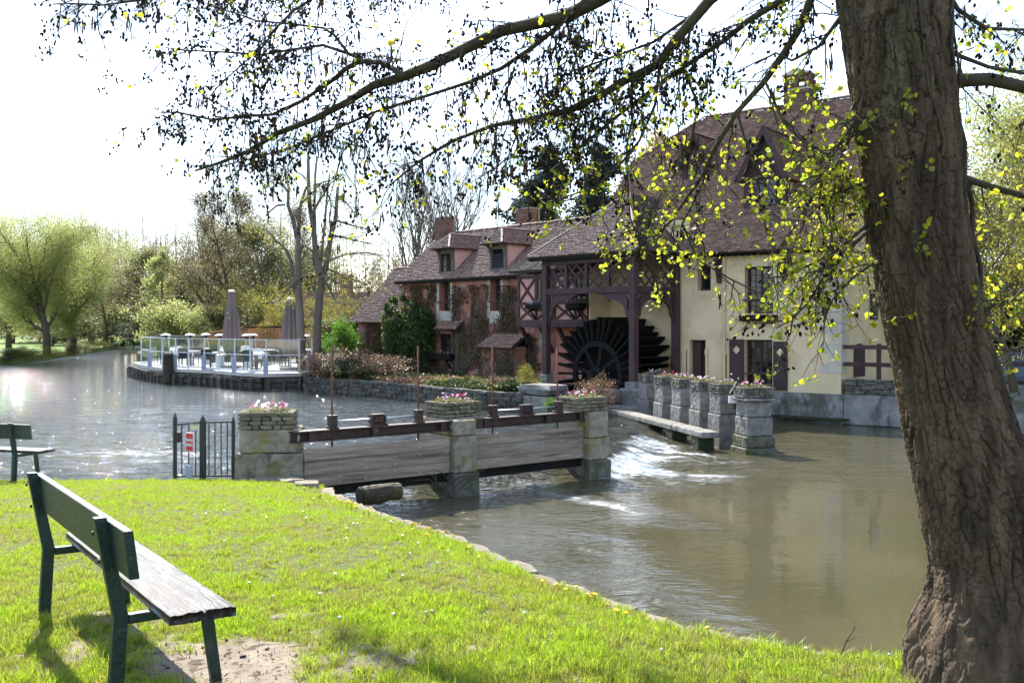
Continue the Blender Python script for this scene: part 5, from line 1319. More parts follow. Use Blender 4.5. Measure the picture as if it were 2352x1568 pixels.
# ---------------------------------------------------------------- benches
def bench_proto():
    """local: x along the bench, y towards the sitter's front, z up; near frame at x = 0, far frame at x = -1.71"""
    b = empty('park_bench', (0, 0, 0), 0)
    for x in (0, -1.71):
        f = MB().bar((x, .02, -.05), (x, -.01, .42), .05, .06, up=(0, 0, 1))
        f = MB()
        f.add([(x - .025, -.03, -.06), (x + .025, -.03, -.06), (x + .025, .035, -.06), (x - .025, .035, -.06), (x - .025, -.005, .40), (x + .025, -.005, .40), (x + .025, .06, .40), (x - .025, .06, .40),
               (x - .025, -.09, .86), (x + .025, -.09, .86), (x + .025, -.035, .86), (x - .025, -.035, .86)],
              [(0, 3, 2, 1), (0, 1, 5, 4), (1, 2, 6, 5), (2, 3, 7, 6), (3, 0, 4, 7), (4, 5, 9, 8), (5, 6, 10, 9), (6, 7, 11, 10), (7, 4, 8, 11), (8, 9, 10, 11)])
        f.build('rear_leg', m_green, b, bev=.004)
        MB().bx(x - .022, x + .022, .062, .46, .355, .40).build('seat_bar', m_green, b, bev=.004)
        MB().add([(x - .022, .46, -.06), (x + .022, .46, -.06), (x + .022, .51, -.06), (x - .022, .51, -.06), (x - .022, .40, .354), (x + .022, .40, .354), (x + .022, .455, .354), (x - .022, .455, .354)],
                 [(0, 3, 2, 1), (4, 5, 6, 7), (0, 1, 5, 4), (1, 2, 6, 5), (2, 3, 7, 6), (3, 0, 4, 7)]).build('front_leg', m_green, b, bev=.004)
        for z in (.66, .79): MB().lathe([(.011, 0), (.010, .010)], 8).build('bolt', m_rustd, b, loc=(x, -.062 - (z - .66) * .19 , z), rot=(rad(90), 0, 0))
    # back board leans with the posts; its ends are cut clean, edges worn
    q = MB(); q.add([(-1.83, -.004, .625), (.30, -.004, .625), (.30, .040, .625), (-1.83, .040, .625), (-1.83, -.030, .84), (.30, -.030, .84), (.30, .012, .84), (-1.83, .012, .84)],
                    [(0, 3, 2, 1), (4, 5, 6, 7), (0, 1, 5, 4), (1, 2, 6, 5), (2, 3, 7, 6), (3, 0, 4, 7)])
    bb = q.build('backrest', m_green, b, bev=.006)
    # seat plank with split, worn grain: a finely cut sheet with its own thickness
    nx, ny = 150, 40
    xs = np.linspace(-1.90, .32, nx); yy = np.linspace(.165, .46, ny); X_, Y_ = np.meshgrid(xs, yy, indexing='ij')
    g = fbm(X_ * 2.0, Y_ * 60, 4, 51); crack = np.exp(-((Y_ - .30 - .02 * np.sin(X_ * 3)) / .004) ** 2) * sstep(-.1, .3, X_) + np.exp(-((Y_ - .39 - .015 * np.sin(X_ * 4 + 2)) / .003) ** 2) * sstep(-.6, -.2, X_)
    Z_ = .448 + (g - .5) * .010 - crack * .012 - .006 * ((Y_ - .31) / .15) ** 4
    top = np.stack([X_ + (fbm(Y_ * 50, X_ * 0, 2, 3) - .5) * .02 * (np.abs(X_ + .79) > 1.05), Y_, Z_], -1)
    bot = top.copy(); bot[..., 2] = .402
    v = np.concatenate([top.reshape(-1, 3), bot.reshape(-1, 3)]); f = gridfaces(nx, ny); fs = [f[:, ::-1], f + nx * ny]
    n = nx * ny; sid = []
    for i in range(nx - 1):
        for j in (0, ny - 1): a, c = i * ny + j, (i + 1) * ny + j; sid.append((a, c, c + n, a + n) if j == 0 else (c, a, a + n, c + n))
    for j in range(ny - 1):
        for i in (0, nx - 1): a, c = i * ny + j, i * ny + j + 1; sid.append((c, a, a + n, c + n) if i == 0 else (a, c, c + n, a + n))
    fs.append(np.array(sid)); me = mesh('seat', v, np.concatenate(fs)[:, ::-1])
    link('seat', me, m_seat, b)
    return b
bdir = math.atan2(-.82, .573)
bench = bench_proto(); bench.location = (-1.83, 4.6, float(lawn_z(-1.83, 4.6))); bench.rotation_euler = (0, 0, bdir)
setp(bench, 'dark green bench with a worn peeling seat plank, close on the lawn at left', 'bench', 'park benches on the lawn')
b2 = copy_tree(bench); b2.location = (-7.17, 14.4, float(lawn_z(-7.17, 14.4)) + .0); b2.rotation_euler = (0, 0, bdir + rad(38))
setp(b2, 'far dark green bench at the lawn edge, cut by the left side', 'bench')
# kerb stones along the pool
kerb = setp(link('kerb', None), kind='structure')
pts = []
for i in range(len(EDGE) - 1):
    a, b = V((*EDGE[i], 0)), V((*EDGE[i + 1], 0)); l = (b - a).length; n = max(1, round(l / .42))
    for k in range(n): pts.append(a.lerp(b, k / n))
pts = [p for p in pts if p.y < 14.2 and p.x < 5]
for i in range(len(pts) - 1):
    a, b = pts[i], pts[i + 1]; d = b - a; m = (a + b) / 2; nr = V((-d.y, d.x, 0)).normalized()
    if nr.x < 0 and abs(nr.x) > .3 or nr.y < -.9: nr = -nr
    z = float(lawn_z(m.x - .3, m.y)) - .07
    c = m + nr * .05; 
    o = stone(kerb, (c.x, c.y, z - .07 + RG.uniform(-.015, .015)), (d.length - .012, .30 * RG.uniform(.85, 1.1), .17), m_kerb, 'kerb_stone', math.atan2(d.y, d.x), .03)
    for k in range(3):
        stone(kerb, (m.x + nr.x * .02, m.y + nr.y * .02, z - .28 - k * .28), (d.length - .012, .22, .26), m_moss, 'kerb_stone', math.atan2(d.y, d.x), .03)

# ---------------------------------------------------------------- trees
def skeleton(rg, H, r0, kind):
    """trunk and limbs as polylines with radii, plus the twig tips that carry foliage"""
    lines, tips = [], []
    def grow(p, d, L, r, lev, P):
        n = 5 if lev < 2 else 3; pts = [p]; rr = [r]; q = p.copy(); dd = d.copy()
        for k in range(n):
            dd = dd + rg.normal(0, P['wob'], 3) + np.array([0, 0, P['up'][lev]]); dd /= np.linalg.norm(dd)
            q = q + dd * L / n; pts.append(q.copy()); rr.append(r * (1 - (k + 1) / n * P['tap'][lev]))
        lines.append((pts, rr, lev))
        if lev >= P['lev']: tips.extend([(pts[i], dd) for i in range(1, n + 1)]); return
        nb = P['nb'][lev]
        for k in range(nb):
            t = P['t0'][lev] + (1 - P['t0'][lev]) * (k + rg.uniform(.1, .9)) / nb; i = min(int(t * n), n - 1); f = t * n - i
            b = pts[i] * (1 - f) + pts[i + 1] * f; ax = pts[i + 1] - pts[i]; ax /= np.linalg.norm(ax)
            a = rg.uniform(0, 6.283); o = np.cross(ax, [math.cos(a), math.sin(a), .3]); o /= np.linalg.norm(o) + 1e-9
            an = P['ang'][lev] * rg.uniform(.75, 1.25); nd = ax * math.cos(an) + o * math.sin(an)
            l = L * P['len'][lev] * rg.uniform(.7, 1.2) * (P['shape'](t) if lev == 0 else 1)
            grow(b, nd, l, max(.006, rr[i] * P['rr']), lev + 1, P)
    grow(np.zeros(3), np.array([0, 0, 1.0]), H, r0, 0, kind)
    return lines, tips
KINDS = {
 'airy': dict(lev=3, wob=.09, up=(.05, .06, .03, 0), tap=(.9, .9, .9, .8), nb=(16, 7, 5), t0=(.25, .15, .1), ang=(.95, .75, .7), len=(.42, .5, .5), rr=.5, shape=lambda t: 1.15 - .75 * t),
 'dense': dict(lev=3, wob=.10, up=(.03, .08, .05, 0), tap=(.85, .9, .9, .8), nb=(15, 8, 5), t0=(.16, .12, .1), ang=(.95, .8, .7), len=(.50, .5, .5), rr=.5, shape=lambda t: .55 + 1.5 * t * (1.15 - t) * 1.3),
 'willow': dict(lev=3, wob=.10, up=(.0, .14, -.03, -.15), tap=(.6, .9, .9, .8), nb=(15, 9, 6), t0=(.20, .1, .1), ang=(.85, .6, .7), len=(.70, .45, .5), rr=.5, shape=lambda t: .75 + .5 * t),
 'poplar': dict(lev=3, wob=.06, up=(.05, .22, .12, .05), tap=(.9, .92, .9, .8), nb=(12, 7, 5), t0=(.12, .15, .1), ang=(.65, .5, .5), len=(.62, .42, .42), rr=.55, shape=lambda t: 1.25 - .75 * t),
 'conifer': dict(lev=2, wob=.03, up=(.05, -.06, -.03), tap=(.95, .9, .8), nb=(52, 9), t0=(.10, .12), ang=(1.45, .75), len=(.36, .34), rr=.4, shape=lambda t: 1.15 * (1.03 - t)),
 'bush': dict(lev=2, wob=.14, up=(.0, .10, .0), tap=(.8, .9, .8), nb=(20, 8), t0=(.02, .1), ang=(.9, .7), len=(.85, .5), rr=.6, shape=lambda t: 1.05 - .3 * t),
}
def tree_meshes(seed, kind, leafmat, barkmat, H=10.0, r0=.22, nleaf=9000, s=(.10, .22), spread=.35, minr=.012, down=0.0):
    rg = np.random.default_rng(seed); lines, tips = skeleton(rg, H, r0, KINDS[kind])
    mb = MB()
    for pts, rr, lev in lines: mb.tube(pts, [max(minr, x) for x in rr], 7 if lev == 0 else (5 if lev == 1 else 3))
    tm_ = mesh('trunk', mb.v, mb.f, True); tm_.materials.append(barkmat)
    lm = None
    if nleaf:
        tp = np.array([t[0] for t in tips]); 
        c = tp[rg.integers(0, len(tp), nleaf)] + rg.normal(0, spread, (nleaf, 3)) * [1, 1, .8]
        dens = fbm(c[:, 0] * .55 + c[:, 2] * .4 + 50, c[:, 1] * .55 - c[:, 2] * .5 + 50, 3, seed)
        c = c[dens > rg.uniform(.30, .52, nleaf) - (.16 if kind == 'willow' else 0)]; c = c[c[:, 2] > (1.9 if kind == 'willow' else .3)]
        lm = quads('crown', c, s[0], s[1], rg, leafmat, build=False, down=down)
    return tm_, lm
PROTO = {
 'willow': tree_meshes(1, 'willow', m_willow, m_limbd, 9, .42, 110000, (.07, .17), .62, .012, .6),
 'airy': tree_meshes(2, 'airy', m_spring, m_limbd, 10, .20, 24000, (.07, .15), .36, .012),
 'airy2': tree_meshes(3, 'airy', m_olive, m_limbd, 10, .20, 30000, (.08, .17), .42, .012),
 'bare': tree_meshes(4, 'airy', None, m_limb, 10, .20, 0, minr=.014),
 'poplar': tree_meshes(5, 'poplar', None, m_limb, 10, .30, 0, minr=.019),
 'poplarleaf': tree_meshes(6, 'poplar', m_spring, m_limb, 10, .18, 5000, (.09, .16), .30, .012),
 'dense': tree_meshes(7, 'dense', m_olive, m_limbd, 10, .22, 24000, (.12, .26), .42),
 'yellow': tree_meshes(8, 'dense', m_yellow, m_limbd, 10, .22, 22000, (.10, .22), .40),
 'conifer': tree_meshes(9, 'conifer', m_dark, m_limbd, 10, .16, 20000, (.10, .22), .16, .010, .3),
 'paleconifer': tree_meshes(10, 'conifer', m_willow, m_limbd, 10, .16, 20000, (.10, .22), .20, .010, .3),
 'cedar': tree_meshes(11, 'conifer', m_cedar, m_limbd, 10, .22, 34000, (.10, .24), .17, .012, .2),
 'bush': tree_meshes(12, 'bush', m_olive, m_limbd, 1.9, .05, 9000, (.07, .15), .20, .008),
 'brightbush': tree_meshes(13, 'bush', m_bright, m_limbd, 1.9, .05, 12000, (.06, .13), .18, .008),
 'darkbush': tree_meshes(14, 'bush', m_dark, m_limbd, 1.9, .05, 11000, (.07, .14), .20, .008),
 'palebush': tree_meshes(15, 'bush', m_willow, m_limbd, 1.9, .05, 9000, (.07, .15), .20, .008),
 'drybush': tree_meshes(16, 'bush', m_dry, m_limbd, 1.9, .04, 9000, (.07, .13), .16, .008),
 'yelbush': tree_meshes(17, 'bush', m_yellow, m_limbd, 1.9, .04, 5000, (.05, .10), .18, .008),
}
def tree(proto, px, py, D, top, label, cat='tree', name='tree', wid=1.0, group=None, rz=None, zb=None):
    """stand a tree at photo column px, distance D; its height follows from the photo row of its top"""
    b = W(px, py, D); z0 = b.z if zb is None else zb
    h = W(px, top, D).z - z0; tm_, lm = PROTO[proto]
    e = empty(name, (b.x, b.y, z0), RG.uniform(0, 6.28) if rz is None else rz, label, cat, group)
    H0 = float(np.percentile([v.co.z for v in (lm or tm_).vertices], 99.0 if lm else 99.9)) if proto not in HT0 else HT0[proto]; HT0[proto] = H0
    s = h / H0; e.scale = (s * wid, s * wid, s)
    link('stems' if 'bush' in proto else 'trunk', tm_, None, e)
    if lm: setp(link('foliage' if 'bush' in proto else 'crown', lm, None, e), kind='stuff')
    return e
HT0 = {}
T = tree
wood = 'trees of the far river wood'
T('willow', 108, 812, 73, 468, 'big light green willow leaning over the far left bank', name='willow_tree', wid=.98, rz=1.0)
T('willow', 172, 810, 80, 540, 'smaller light green willow just right of the big one', name='willow_tree', wid=1.1, rz=2.6)
T('willow', 20, 800, 88, 560, 'pale willow cut by the left edge of the picture', name='willow_tree', wid=1.1, rz=4.0)
T('airy', 242, 800, 100, 515, 'brown twiggy alder right of the willows on the far bank', wid=.9)
T('airy', 205, 795, 118, 540, 'thin brownish tree behind the smaller willow', wid=.9)
T('airy2', 280, 795, 118, 570, 'low olive tree overhanging the far river bend', wid=1.1)
T('poplarleaf', 300, 792, 150, 520, 'grey leafless treetop above the river bend', wid=.9)
T('poplarleaf', 345, 790, 150, 515, 'tall grey twiggy tree left of the pale conifer', wid=.9)
T('poplarleaf', 400, 790, 145, 525, 'grey twiggy tree behind the pale conifer', wid=.9)
T('paleconifer', 372, 792, 92, 575, 'pale green layered tree at the end of the river', wid=1.2)
T('conifer', 330, 796, 97, 690, 'dark low tree in shade beside the river end', wid=1.6)
T('darkbush', 306, 800, 100, 735, 'dark bush at the water where the river ends', 'bush', 'bush', 1.3)
T('conifer', 412, 792, 84, 640, 'dark conifer right of the pale layered tree', wid=1.3)
T('airy2', 455, 790, 80, 530, 'olive tree left of the tall twiggy tree', wid=1.0)
T('airy', 535, 800, 66, 432, 'tall twiggy tree with a straight trunk behind the tall parasol', wid=.95, rz=.4)
T('airy', 480, 800, 84, 500, 'twiggy brown tree half hidden by the tall straight one', wid=.9)
T('airy', 600, 800, 74, 440, 'tall brownish tree left of the cut trees', wid=.95)
T('airy2', 640, 800, 66, 520, 'olive tree right behind the cut trees', wid=1.1)
T('palebush', 420, 790, 72, 695, 'pale grey-green bush behind the left half of the screen', 'bush', 'bush', 1.5)
T('palebush', 470, 790, 68, 710, 'second pale bush behind the screen', 'bush', 'bush', 1.3)
T('yellow', 575, 800, 62, 640, 'yellow green tree right of the tall parasol', wid=1.3)
T('bush', 505, 790, 62, 700, 'olive bush left of the tall parasol', 'bush', 'bush', 1.2)
T('yellow', 640, 800, 56, 660, 'yellow green tree behind the second parasol', wid=1.2)
T('yelbush', 612, 790, 52, 738, 'golden bush beside the wooden shed', 'bush', 'bush', 1.1)
T('airy2', 700, 800, 62, 560, 'olive tree behind the cut trunks', wid=1.2)
T('yellow', 770, 805, 56, 668, 'yellow green shrub tree in front of the distant brick chimney house', wid=1.0)
T('bush', 752, 812, 47, 730, 'olive shrub right of the cut trees', 'bush', 'bush', 1.2)
T('poplarleaf', 820, 800, 120, 585, 'faint tree far behind the low wing roof', wid=.9)
T('poplarleaf', 770, 800, 125, 600, 'faint tree far behind the distant chimney', wid=.9)
T('poplarleaf', 870, 800, 115, 600, 'faint tree just left of the pink house gable', wid=.9)
T('airy', 720, 800, 70, 470, 'brown twiggy tree seen between the cut trunks', wid=.8)
T('brightbush', 812, 842, 44.6, 738, 'bright green bush against the low wing', 'bush', 'bush', 1.0)
T('drybush', 755, 885, 39.8, 806, 'hydrangea with dried brown heads at the terrace end', 'bush', 'hydrangea', 2.2)
T('drybush', 848, 885, 38.6, 812, 'hydrangea with dried brown heads below the low wing', 'bush', 'hydrangea', 2.2)
T('darkbush', 800, 885, 38.8, 818, 'low green bush between the two dried hydrangeas', 'bush', 'bush', 2.2)
T('drybush', 1382, 950, 29.0, 866, 'dried hydrangea in front of the water wheel', 'bush', 'hydrangea', 1.15)
T('yelbush', 1206, 900, 32.6, 836, 'yellow flowering shrub left of the porch post', 'bush', 'bush', .9)
T('bush', 1085, 905, 33.0, 868, 'small olive shrub under the tiled hutch', 'bush', 'bush', 1.0)
T('brightbush', 1258, 945, 27.8, 915, 'bright green plant at the foot of the stone pier', 'plant', 'plant', 1.2)
T('poplar', 965, 800, 58, 330, 'tall bare poplar left of the pink house chimney', name='poplar_tree', wid=1.0, rz=.3)
T('poplar', 1040, 800, 62, 345, 'tall bare poplar behind the pink house chimney', name='poplar_tree', wid=1.0, rz=2.2)
T('poplar', 1000, 800, 70, 372, 'bare poplar farther back between the two tall ones', name='poplar_tree', wid=.8, rz=4.4)
T('cedar', 1262, 800, 60, 350, 'dark blue green cedar behind the pink roof', name='cedar_tree', wid=1.25)
T('cedar', 1400, 800, 66, 345, 'second dark cedar close to the mill roof', name='cedar_tree', wid=1.2)
T('yellow', 2330, 900, 24, 235, 'leafy yellow green tree right of the big trunk', wid=1.0)
T('willow', 2420, 900, 30, 120, 'tall light green tree at the right edge', wid=.8)
T('dense', 2240, 880, 36, 330, 'olive tree behind the trunk on the right', wid=1.0)
T('dense', 2390, 880, 34, 420, 'dark olive tree above the car', wid=1.1)
T('darkbush', 2290, 880, 40, 640, 'dark hedge bush behind the parked car', 'bush', 'bush', 1.5)
T('darkbush', 2370, 880, 42, 610, 'dark hedge bush right behind the rail fence', 'bush', 'bush', 1.5)
T('dense', 2180, 860, 46, 420, 'olive tree behind the end of the mill', wid=1.2)
for k, (px, D) in enumerate(((20, 67.3), (60, 68.2), (95, 69.5), (160, 79), (195, 88), (215, 95))):
    T(('bush', 'palebush', 'yelbush')[k % 3], px, 838 - k * 5, D, 800 - k * 4, ['reed clump at the left picture edge', 'pale reed clump left of the big willow', 'yellowish clump at the foot of the big willow', 'bank shrub under the smaller willow', 'pale bank shrub right of the smaller willow', 'last yellowish shrub before the river bend'][k], 'bush', 'bush', 2.0, zb=-.6)
for k, (px, D, top, pr, lab) in enumerate(((30, 125, 645, 'dense', 'olive wood edge tree behind the meadow at far left'), (85, 130, 635, 'yellow', 'pale wood edge tree behind the big willow trunk'), (150, 135, 625, 'dense', 'olive wood edge tree between the willow trunks'), (215, 128, 615, 'dense', 'olive wood edge tree behind the twiggy alder'),
      (262, 135, 605, 'yellow', 'yellowish wood edge tree above the river bend'), (330, 125, 595, 'dense', 'olive wood edge tree behind the dark low tree'), (390, 122, 605, 'yellow', 'yellowish wood edge tree behind the dark conifer'), (450, 110, 595, 'dense', 'olive wood edge tree left of the tall straight tree'), (510, 100, 640, 'yellow', 'yellow wood edge tree below the tall straight tree'), (565, 95, 650, 'dense', 'olive wood edge tree right of the tall parasol'), (620, 92, 650, 'yellow', 'yellow wood edge tree left of the cut trees'), (690, 88, 650, 'dense', 'olive wood edge tree behind the second parasol'), (745, 84, 670, 'yellow', 'yellow wood edge tree behind the cut trunks'))):
    T(pr, px, 795, D, top, lab, wid=1.9)
for k, (px, D, w) in enumerate(((120, 110, 2.4), (250, 118, 2.4), (350, 112, 2.4), (430, 96, 2.2), (530, 80, 2.2), (600, 74, 2.0), (680, 66, 2.0))):
    T(('bush', 'palebush', 'darkbush')[k % 3], px, 795, D, 722, ['undergrowth behind the big willow trunk', 'pale undergrowth at the river bend', 'dark undergrowth behind the pale conifer', 'undergrowth behind the left heaters', 'pale undergrowth behind the tall parasol', 'dark undergrowth behind the shed', 'undergrowth behind the cut trees'][k], 'bush', 'bush', w)
for k, (px, py, D, top, pr, lab) in enumerate(((930, 900, 37.6, 858, 'darkbush', 'low dark shrub along the rubble wall, under the corner shrub'), (985, 905, 36.3, 860, 'drybush', 'dried hydrangea on the rubble wall, left'), (1040, 910, 35.0, 868, 'darkbush', 'low dark shrub on the rubble wall, middle'), (1130, 915, 33.2, 862, 'drybush', 'dried hydrangea on the rubble wall, by the hutch'), (1170, 920, 32.2, 866, 'darkbush', 'dark shrub at the right end of the rubble wall'), (900, 890, 40.0, 850, 'darkbush', 'dark shrub in the bed below the wide window'))):
    T(pr, px, py, D, top, lab, 'bush', 'shrub', 1.5, zb=-.34)
# a far belt of bare wood that reads as one mass
rg = np.random.default_rng(77); mb = MB()
for k in range(380):
    x = rg.uniform(-130, 40); y = rg.uniform(165, 230); h = rg.uniform(14, 25) * (1.0 if x < -20 else .75)
    mb.tube([(x, y, -1), (x + rg.normal(0, .3), y, h * .5), (x + rg.normal(0, .6), y, h)], [.16, .1, .03], 3)
    for q in range(7): z = rg.uniform(.3, .95) * h; mb.tube([(x, y, z), (x + rg.normal(0, 1.3), y + rg.normal(0, 1), z + rg.uniform(.8, 2.4))], [.06, .02], 3)
fw = mb.build('far_wood', m_limb); setp(fw, 'grey bare wood far behind the river bend', 'wood', kind='stuff')
c = np.stack([rg.uniform(-130, 40, 26000), rg.uniform(160, 235, 26000), rg.uniform(0, 1, 26000) ** 1.3 * 15 - 1], -1)
c = c[fbm(c[:, 0] * .12, c[:, 2] * .2, 3, 3) > .42]
setp(quads('far_foliage', c, .35, .9, rg, m_spring, fw), kind='stuff')
# the tree with cut-back stems on the terrace
def stem(mb, pts, D, r0, r1):
    p = [W(x, y, D + 0 * i) for i, (x, y) in enumerate(pts)]; n = len(p); r0, r1 = r0 * .62, r1 * .62
    mb.tube(p, [r0 + (r1 - r0) * i / (n - 1) for i in range(n)], 9)
def cut_tree(base, D, stems, tw, label, seed):
    b = W(base[0], base[1], D); e = empty('pollard_tree', (b.x, b.y, -.13), 0, label, 'tree'); e_ = V((b.x, b.y, -.13))
    rg = np.random.default_rng(seed)
    for i, (pts, r0, r1) in enumerate(stems):
        mb = MB(); stem(mb, pts, D + (i % 3) * .25, r0, r1); mb.v = [tuple(V(v) - e_) for v in mb.v]; mb.build('stem' if i else 'trunk', m_limb, e, True)
    mb = MB(); tips = []
    for pts in tw:
        p = [W(x, y, D + rg.uniform(-.6, .6)) - e_ for x, y in pts]; mb.tube(p, [.05, .03, .012][:len(p)] if len(p) <= 3 else [.05] + [.03] * (len(p) - 2) + [.01], 5)
        for k in range(46):
            i = rg.integers(0, len(p) - 1); q = p[i].lerp(p[i + 1], rg.uniform(0, 1)); d = V((rg.normal(0, .5), rg.normal(0, .6), rg.normal(.0, .25))); mb.tube([q, q + d * .5, q + d + V((0, 0, .06))], [.012, .008, .006], 3); tips += [q + d, q + d * .6]
    setp(mb.build('branches', m_limb, e), kind='stuff')
    c = np.array([tuple(t) for t in tips]); c = c[rg.integers(0, len(c), 2600)] + rg.normal(0, .14, (2600, 3))
    setp(quads('crown', c, .04, .09, rg, m_yellow, e), kind='stuff')
cut_tree((692, 850), 41.2, [([(693, 850), (690, 745), (684, 640), (685, 577), (684, 545)], .30, .17), ([(685, 560), (674, 510), (661, 470), (663, 431), (655, 390)], .15, .07), ([(685, 560), (688, 480), (700, 440), (704, 428)], .15, .07),
    ([(690, 700), (676, 665), (655, 645), (642, 618), (630, 605)], .13, .06), ([(690, 690), (672, 640), (669, 600), (658, 575), (634, 552)], .17, .08), ([(657, 575), (650, 560), (652, 550)], .07, .05), ([(687, 575), (700, 565), (706, 560)], .06, .04), ([(662, 645), (640, 645), (622, 648), (620, 640)], .06, .03), ([(655, 470), (636, 472), (615, 490)], .08, .05)],
    [[(660, 440), (640, 410), (610, 400)], [(690, 470), (720, 440), (735, 420)], [(640, 560), (615, 530), (600, 500)], [(685, 640), (640, 690), (600, 700)]], 'left cut-back tree with several bare stems on the terrace', 3)
cut_tree((728, 850), 41.6, [([(726, 850), (729, 745), (737, 645), (731, 610), (726, 590), (720, 524), (711, 470), (708, 409), (708, 355)], .30, .10), ([(737, 648), (750, 604), (761, 535), (771, 502), (774, 453), (776, 430)], .22, .09), ([(774, 455), (788, 447), (799, 439)], .06, .035), ([(710, 420), (695, 403), (682, 396)], .06, .04),
    ([(724, 560), (722, 480), (724, 400), (728, 360)], .12, .06), ([(760, 540), (757, 500), (762, 470)], .07, .04), ([(737, 600), (745, 520), (752, 440), (757, 400)], .10, .05), ([(730, 590), (712, 572), (692, 560)], .08, .05), ([(728, 620), (706, 622), (693, 632)], .07, .04)],
    [[(762, 540), (800, 548), (850, 560)], [(768, 505), (810, 518), (855, 530)], [(748, 615), (800, 640), (858, 655)], [(752, 600), (790, 585), (845, 580), (870, 585)], [(745, 640), (770, 690), (800, 700)], [(775, 450), (800, 470), (820, 500)], [(735, 630), (800, 660), (870, 662)], [(722, 480), (760, 420), (790, 400)]], 'right cut-back tree with a tall forked bare trunk on the terrace', 4)
# distant house, wooden shed
dh = empty('distant_house', W(800, 775, 58), rad(-12), 'distant dark roofed house with a red brick chimney beyond the terrace', 'house')
MB().bx(-3.5, 3.2, 0, 4, -.6, 1.0).build('wall', m_garden, dh); roof(dh, [(-3.8, -.3, 1.0), (3.5, -.3, 1.0), (3.5, 2.2, 2.72), (-3.8, 2.2, 2.72)], m_tile, 'roof'); MB().prism([(-.3, .97), (2.24, 2.66), (4.3, .97)], 'x', -3.5, 3.2).build('gable', m_garden, dh)
MB().bx(-1.15, -.55, 1.6, 2.2, 1.8, 3.6).bx(-1.22, -.48, 1.53, 2.27, 3.6, 3.72).build('chimney', m_brick, dh)
MB().tube([(.55, 1.9, 2.4), (.55, 1.9, 3.0)], .09, 8).build('roof_vent', m_brick, dh)
sh = empty('wooden_shed', W(560, 800, 54), rad(12), 'brown wooden shed behind the tall parasol', 'shed')
MB().prism([(-2.0, -.8), (1.35, -.8), (1.35, 1.25), (-2.0, .72)], 'y', 0, 2.5).build('wall', m_shed, sh)
MB().prism([(-2.2, .74), (1.55, 1.33), (1.55, 1.43), (-2.2, .84)], 'y', -.25, 2.8).build('roof', m_shed, sh); MB().prism([(1.36, -.8), (1.42, -.8), (1.62, 1.3), (1.36, 1.3)], 'y', -.22, .0).bx(1.42, 2.2, .3, 2.4, .0, .75).build('canopy', m_shed, sh)
for k in range(9): MB().bx(-1.98, 1.34, -.035, -.003, -.75 + k * .17, -.60 + k * .17).build('board', m_shed, sh)
sh2 = empty('low_fence_wall', W(655, 795, 52), rad(5), 'brown slatted screen behind the terrace tables', 'fence')
for k in range(24): MB().bx(-1.9 + k * .17, -1.76 + k * .17, 0, .03, -.5, .95 + RG.uniform(-.02, .02)).build('slat', m_shed, sh2)
MB().bx(-2.1, 2.4, -.1, .5, .97, 1.05).build('cap_roof', m_black, sh2)

# ---------------------------------------------------------------- creepers on the pink house
def vine(px0, py0, reg, label, mats, n_st, seed, yo=-.05, nl=2500, s=(.06, .13), thick=.028):
    rg = np.random.default_rng(seed); x0 = K.lx(px0, yo); e = empty('climbing_vine', K.w(x0, yo, -.3), -K.th, label, 'vine')
    mb = MB(); pts_all = []
    xa, xb = K.lx(reg[0], yo), K.lx(reg[2], yo); za, zb = K.lz((reg[0] + reg[2]) / 2, reg[3], yo), K.lz((reg[0] + reg[2]) / 2, reg[1], yo)
    for k in range(n_st):
        x, z = x0 + rg.normal(0, .12), -.3; p = [V((x - x0, 0, 0))]; tx = rg.uniform(xa, xb); tz = rg.uniform(za + (zb - za) * .5, zb); n = 12
        for i in range(n):
            f = (i + 1) / n; x = x + (tx - x) * .22 + rg.normal(0, .07); z = -.3 + (tz + .3) * f + rg.normal(0, .04)
            p.append(V((x - x0, -.01 - rg.uniform(0, .05), z + .3)))
        mb.tube(p, [thick * rg.uniform(.5, 1.2) * (1 - .75 * i / n) + .004 for i in range(n + 1)], 5)
        for q in p[3:]:
            for _ in range(3):
                d = V((rg.normal(0, .28), -.01, rg.normal(.05, .22))); mb.tube([q, q + d * .6, q + d], [.009, .007, .004], 3)
    mb.build('stems', m_limbd, e)
    xs = rg.uniform(xa, xb, nl * 2); zs = rg.uniform(za, zb, nl * 2); d = fbm(xs * 1.6 + seed, zs * 1.6, 4, seed)
    ok = d > rg.uniform(.36, .58, nl * 2); c = np.stack([xs[ok] - x0, -np.abs(rg.normal(.04, .05, ok.sum())), zs[ok] + .3], -1)
    cut = rg.integers(0, len(mats), len(c))
    for i, m in enumerate(mats): setp(quads('leaves', c[cut == i], s[0], s[1], rg, m, e, down=.5), kind='stuff')
vine(935, 860, (922, 655, 1003, 860), 'bronze creeper with green leaves on the left end of the pink house', [m_creep, m_olive, m_creep], 16, 1, nl=4000)
vine(1050, 880, (1038, 655, 1124, 880), 'tangled brown creeper between the two pink house window rows', [m_creep, m_creep, m_spring], 30, 2, nl=2900, thick=.05)
vine(1120, 880, (1095, 720, 1190, 880), 'bare thick stemmed creeper under the half-timbered bay', [m_spring, m_creep], 30, 3, nl=1300, thick=.055)
vine(1165, 860, (1152, 655, 1189, 800), 'dark creeper right of the second pink house window', [m_creep, m_spring], 16, 4, nl=1200)
vine(1220, 870, (1190, 770, 1240, 850), 'green leafy climber below the half-timbered bay', [m_olive, m_bright], 7, 5, nl=700, s=(.07, .14))
vine(860, 860, (818, 742, 910, 800), 'brown creeper over the low wing wall', [m_creep, m_spring], 14, 6, nl=1500)
vine(1000, 885, (985, 828, 1100, 885), 'brown creeper along the foot of the pink house', [m_spring, m_creep, m_olive], 10, 7, nl=1600)
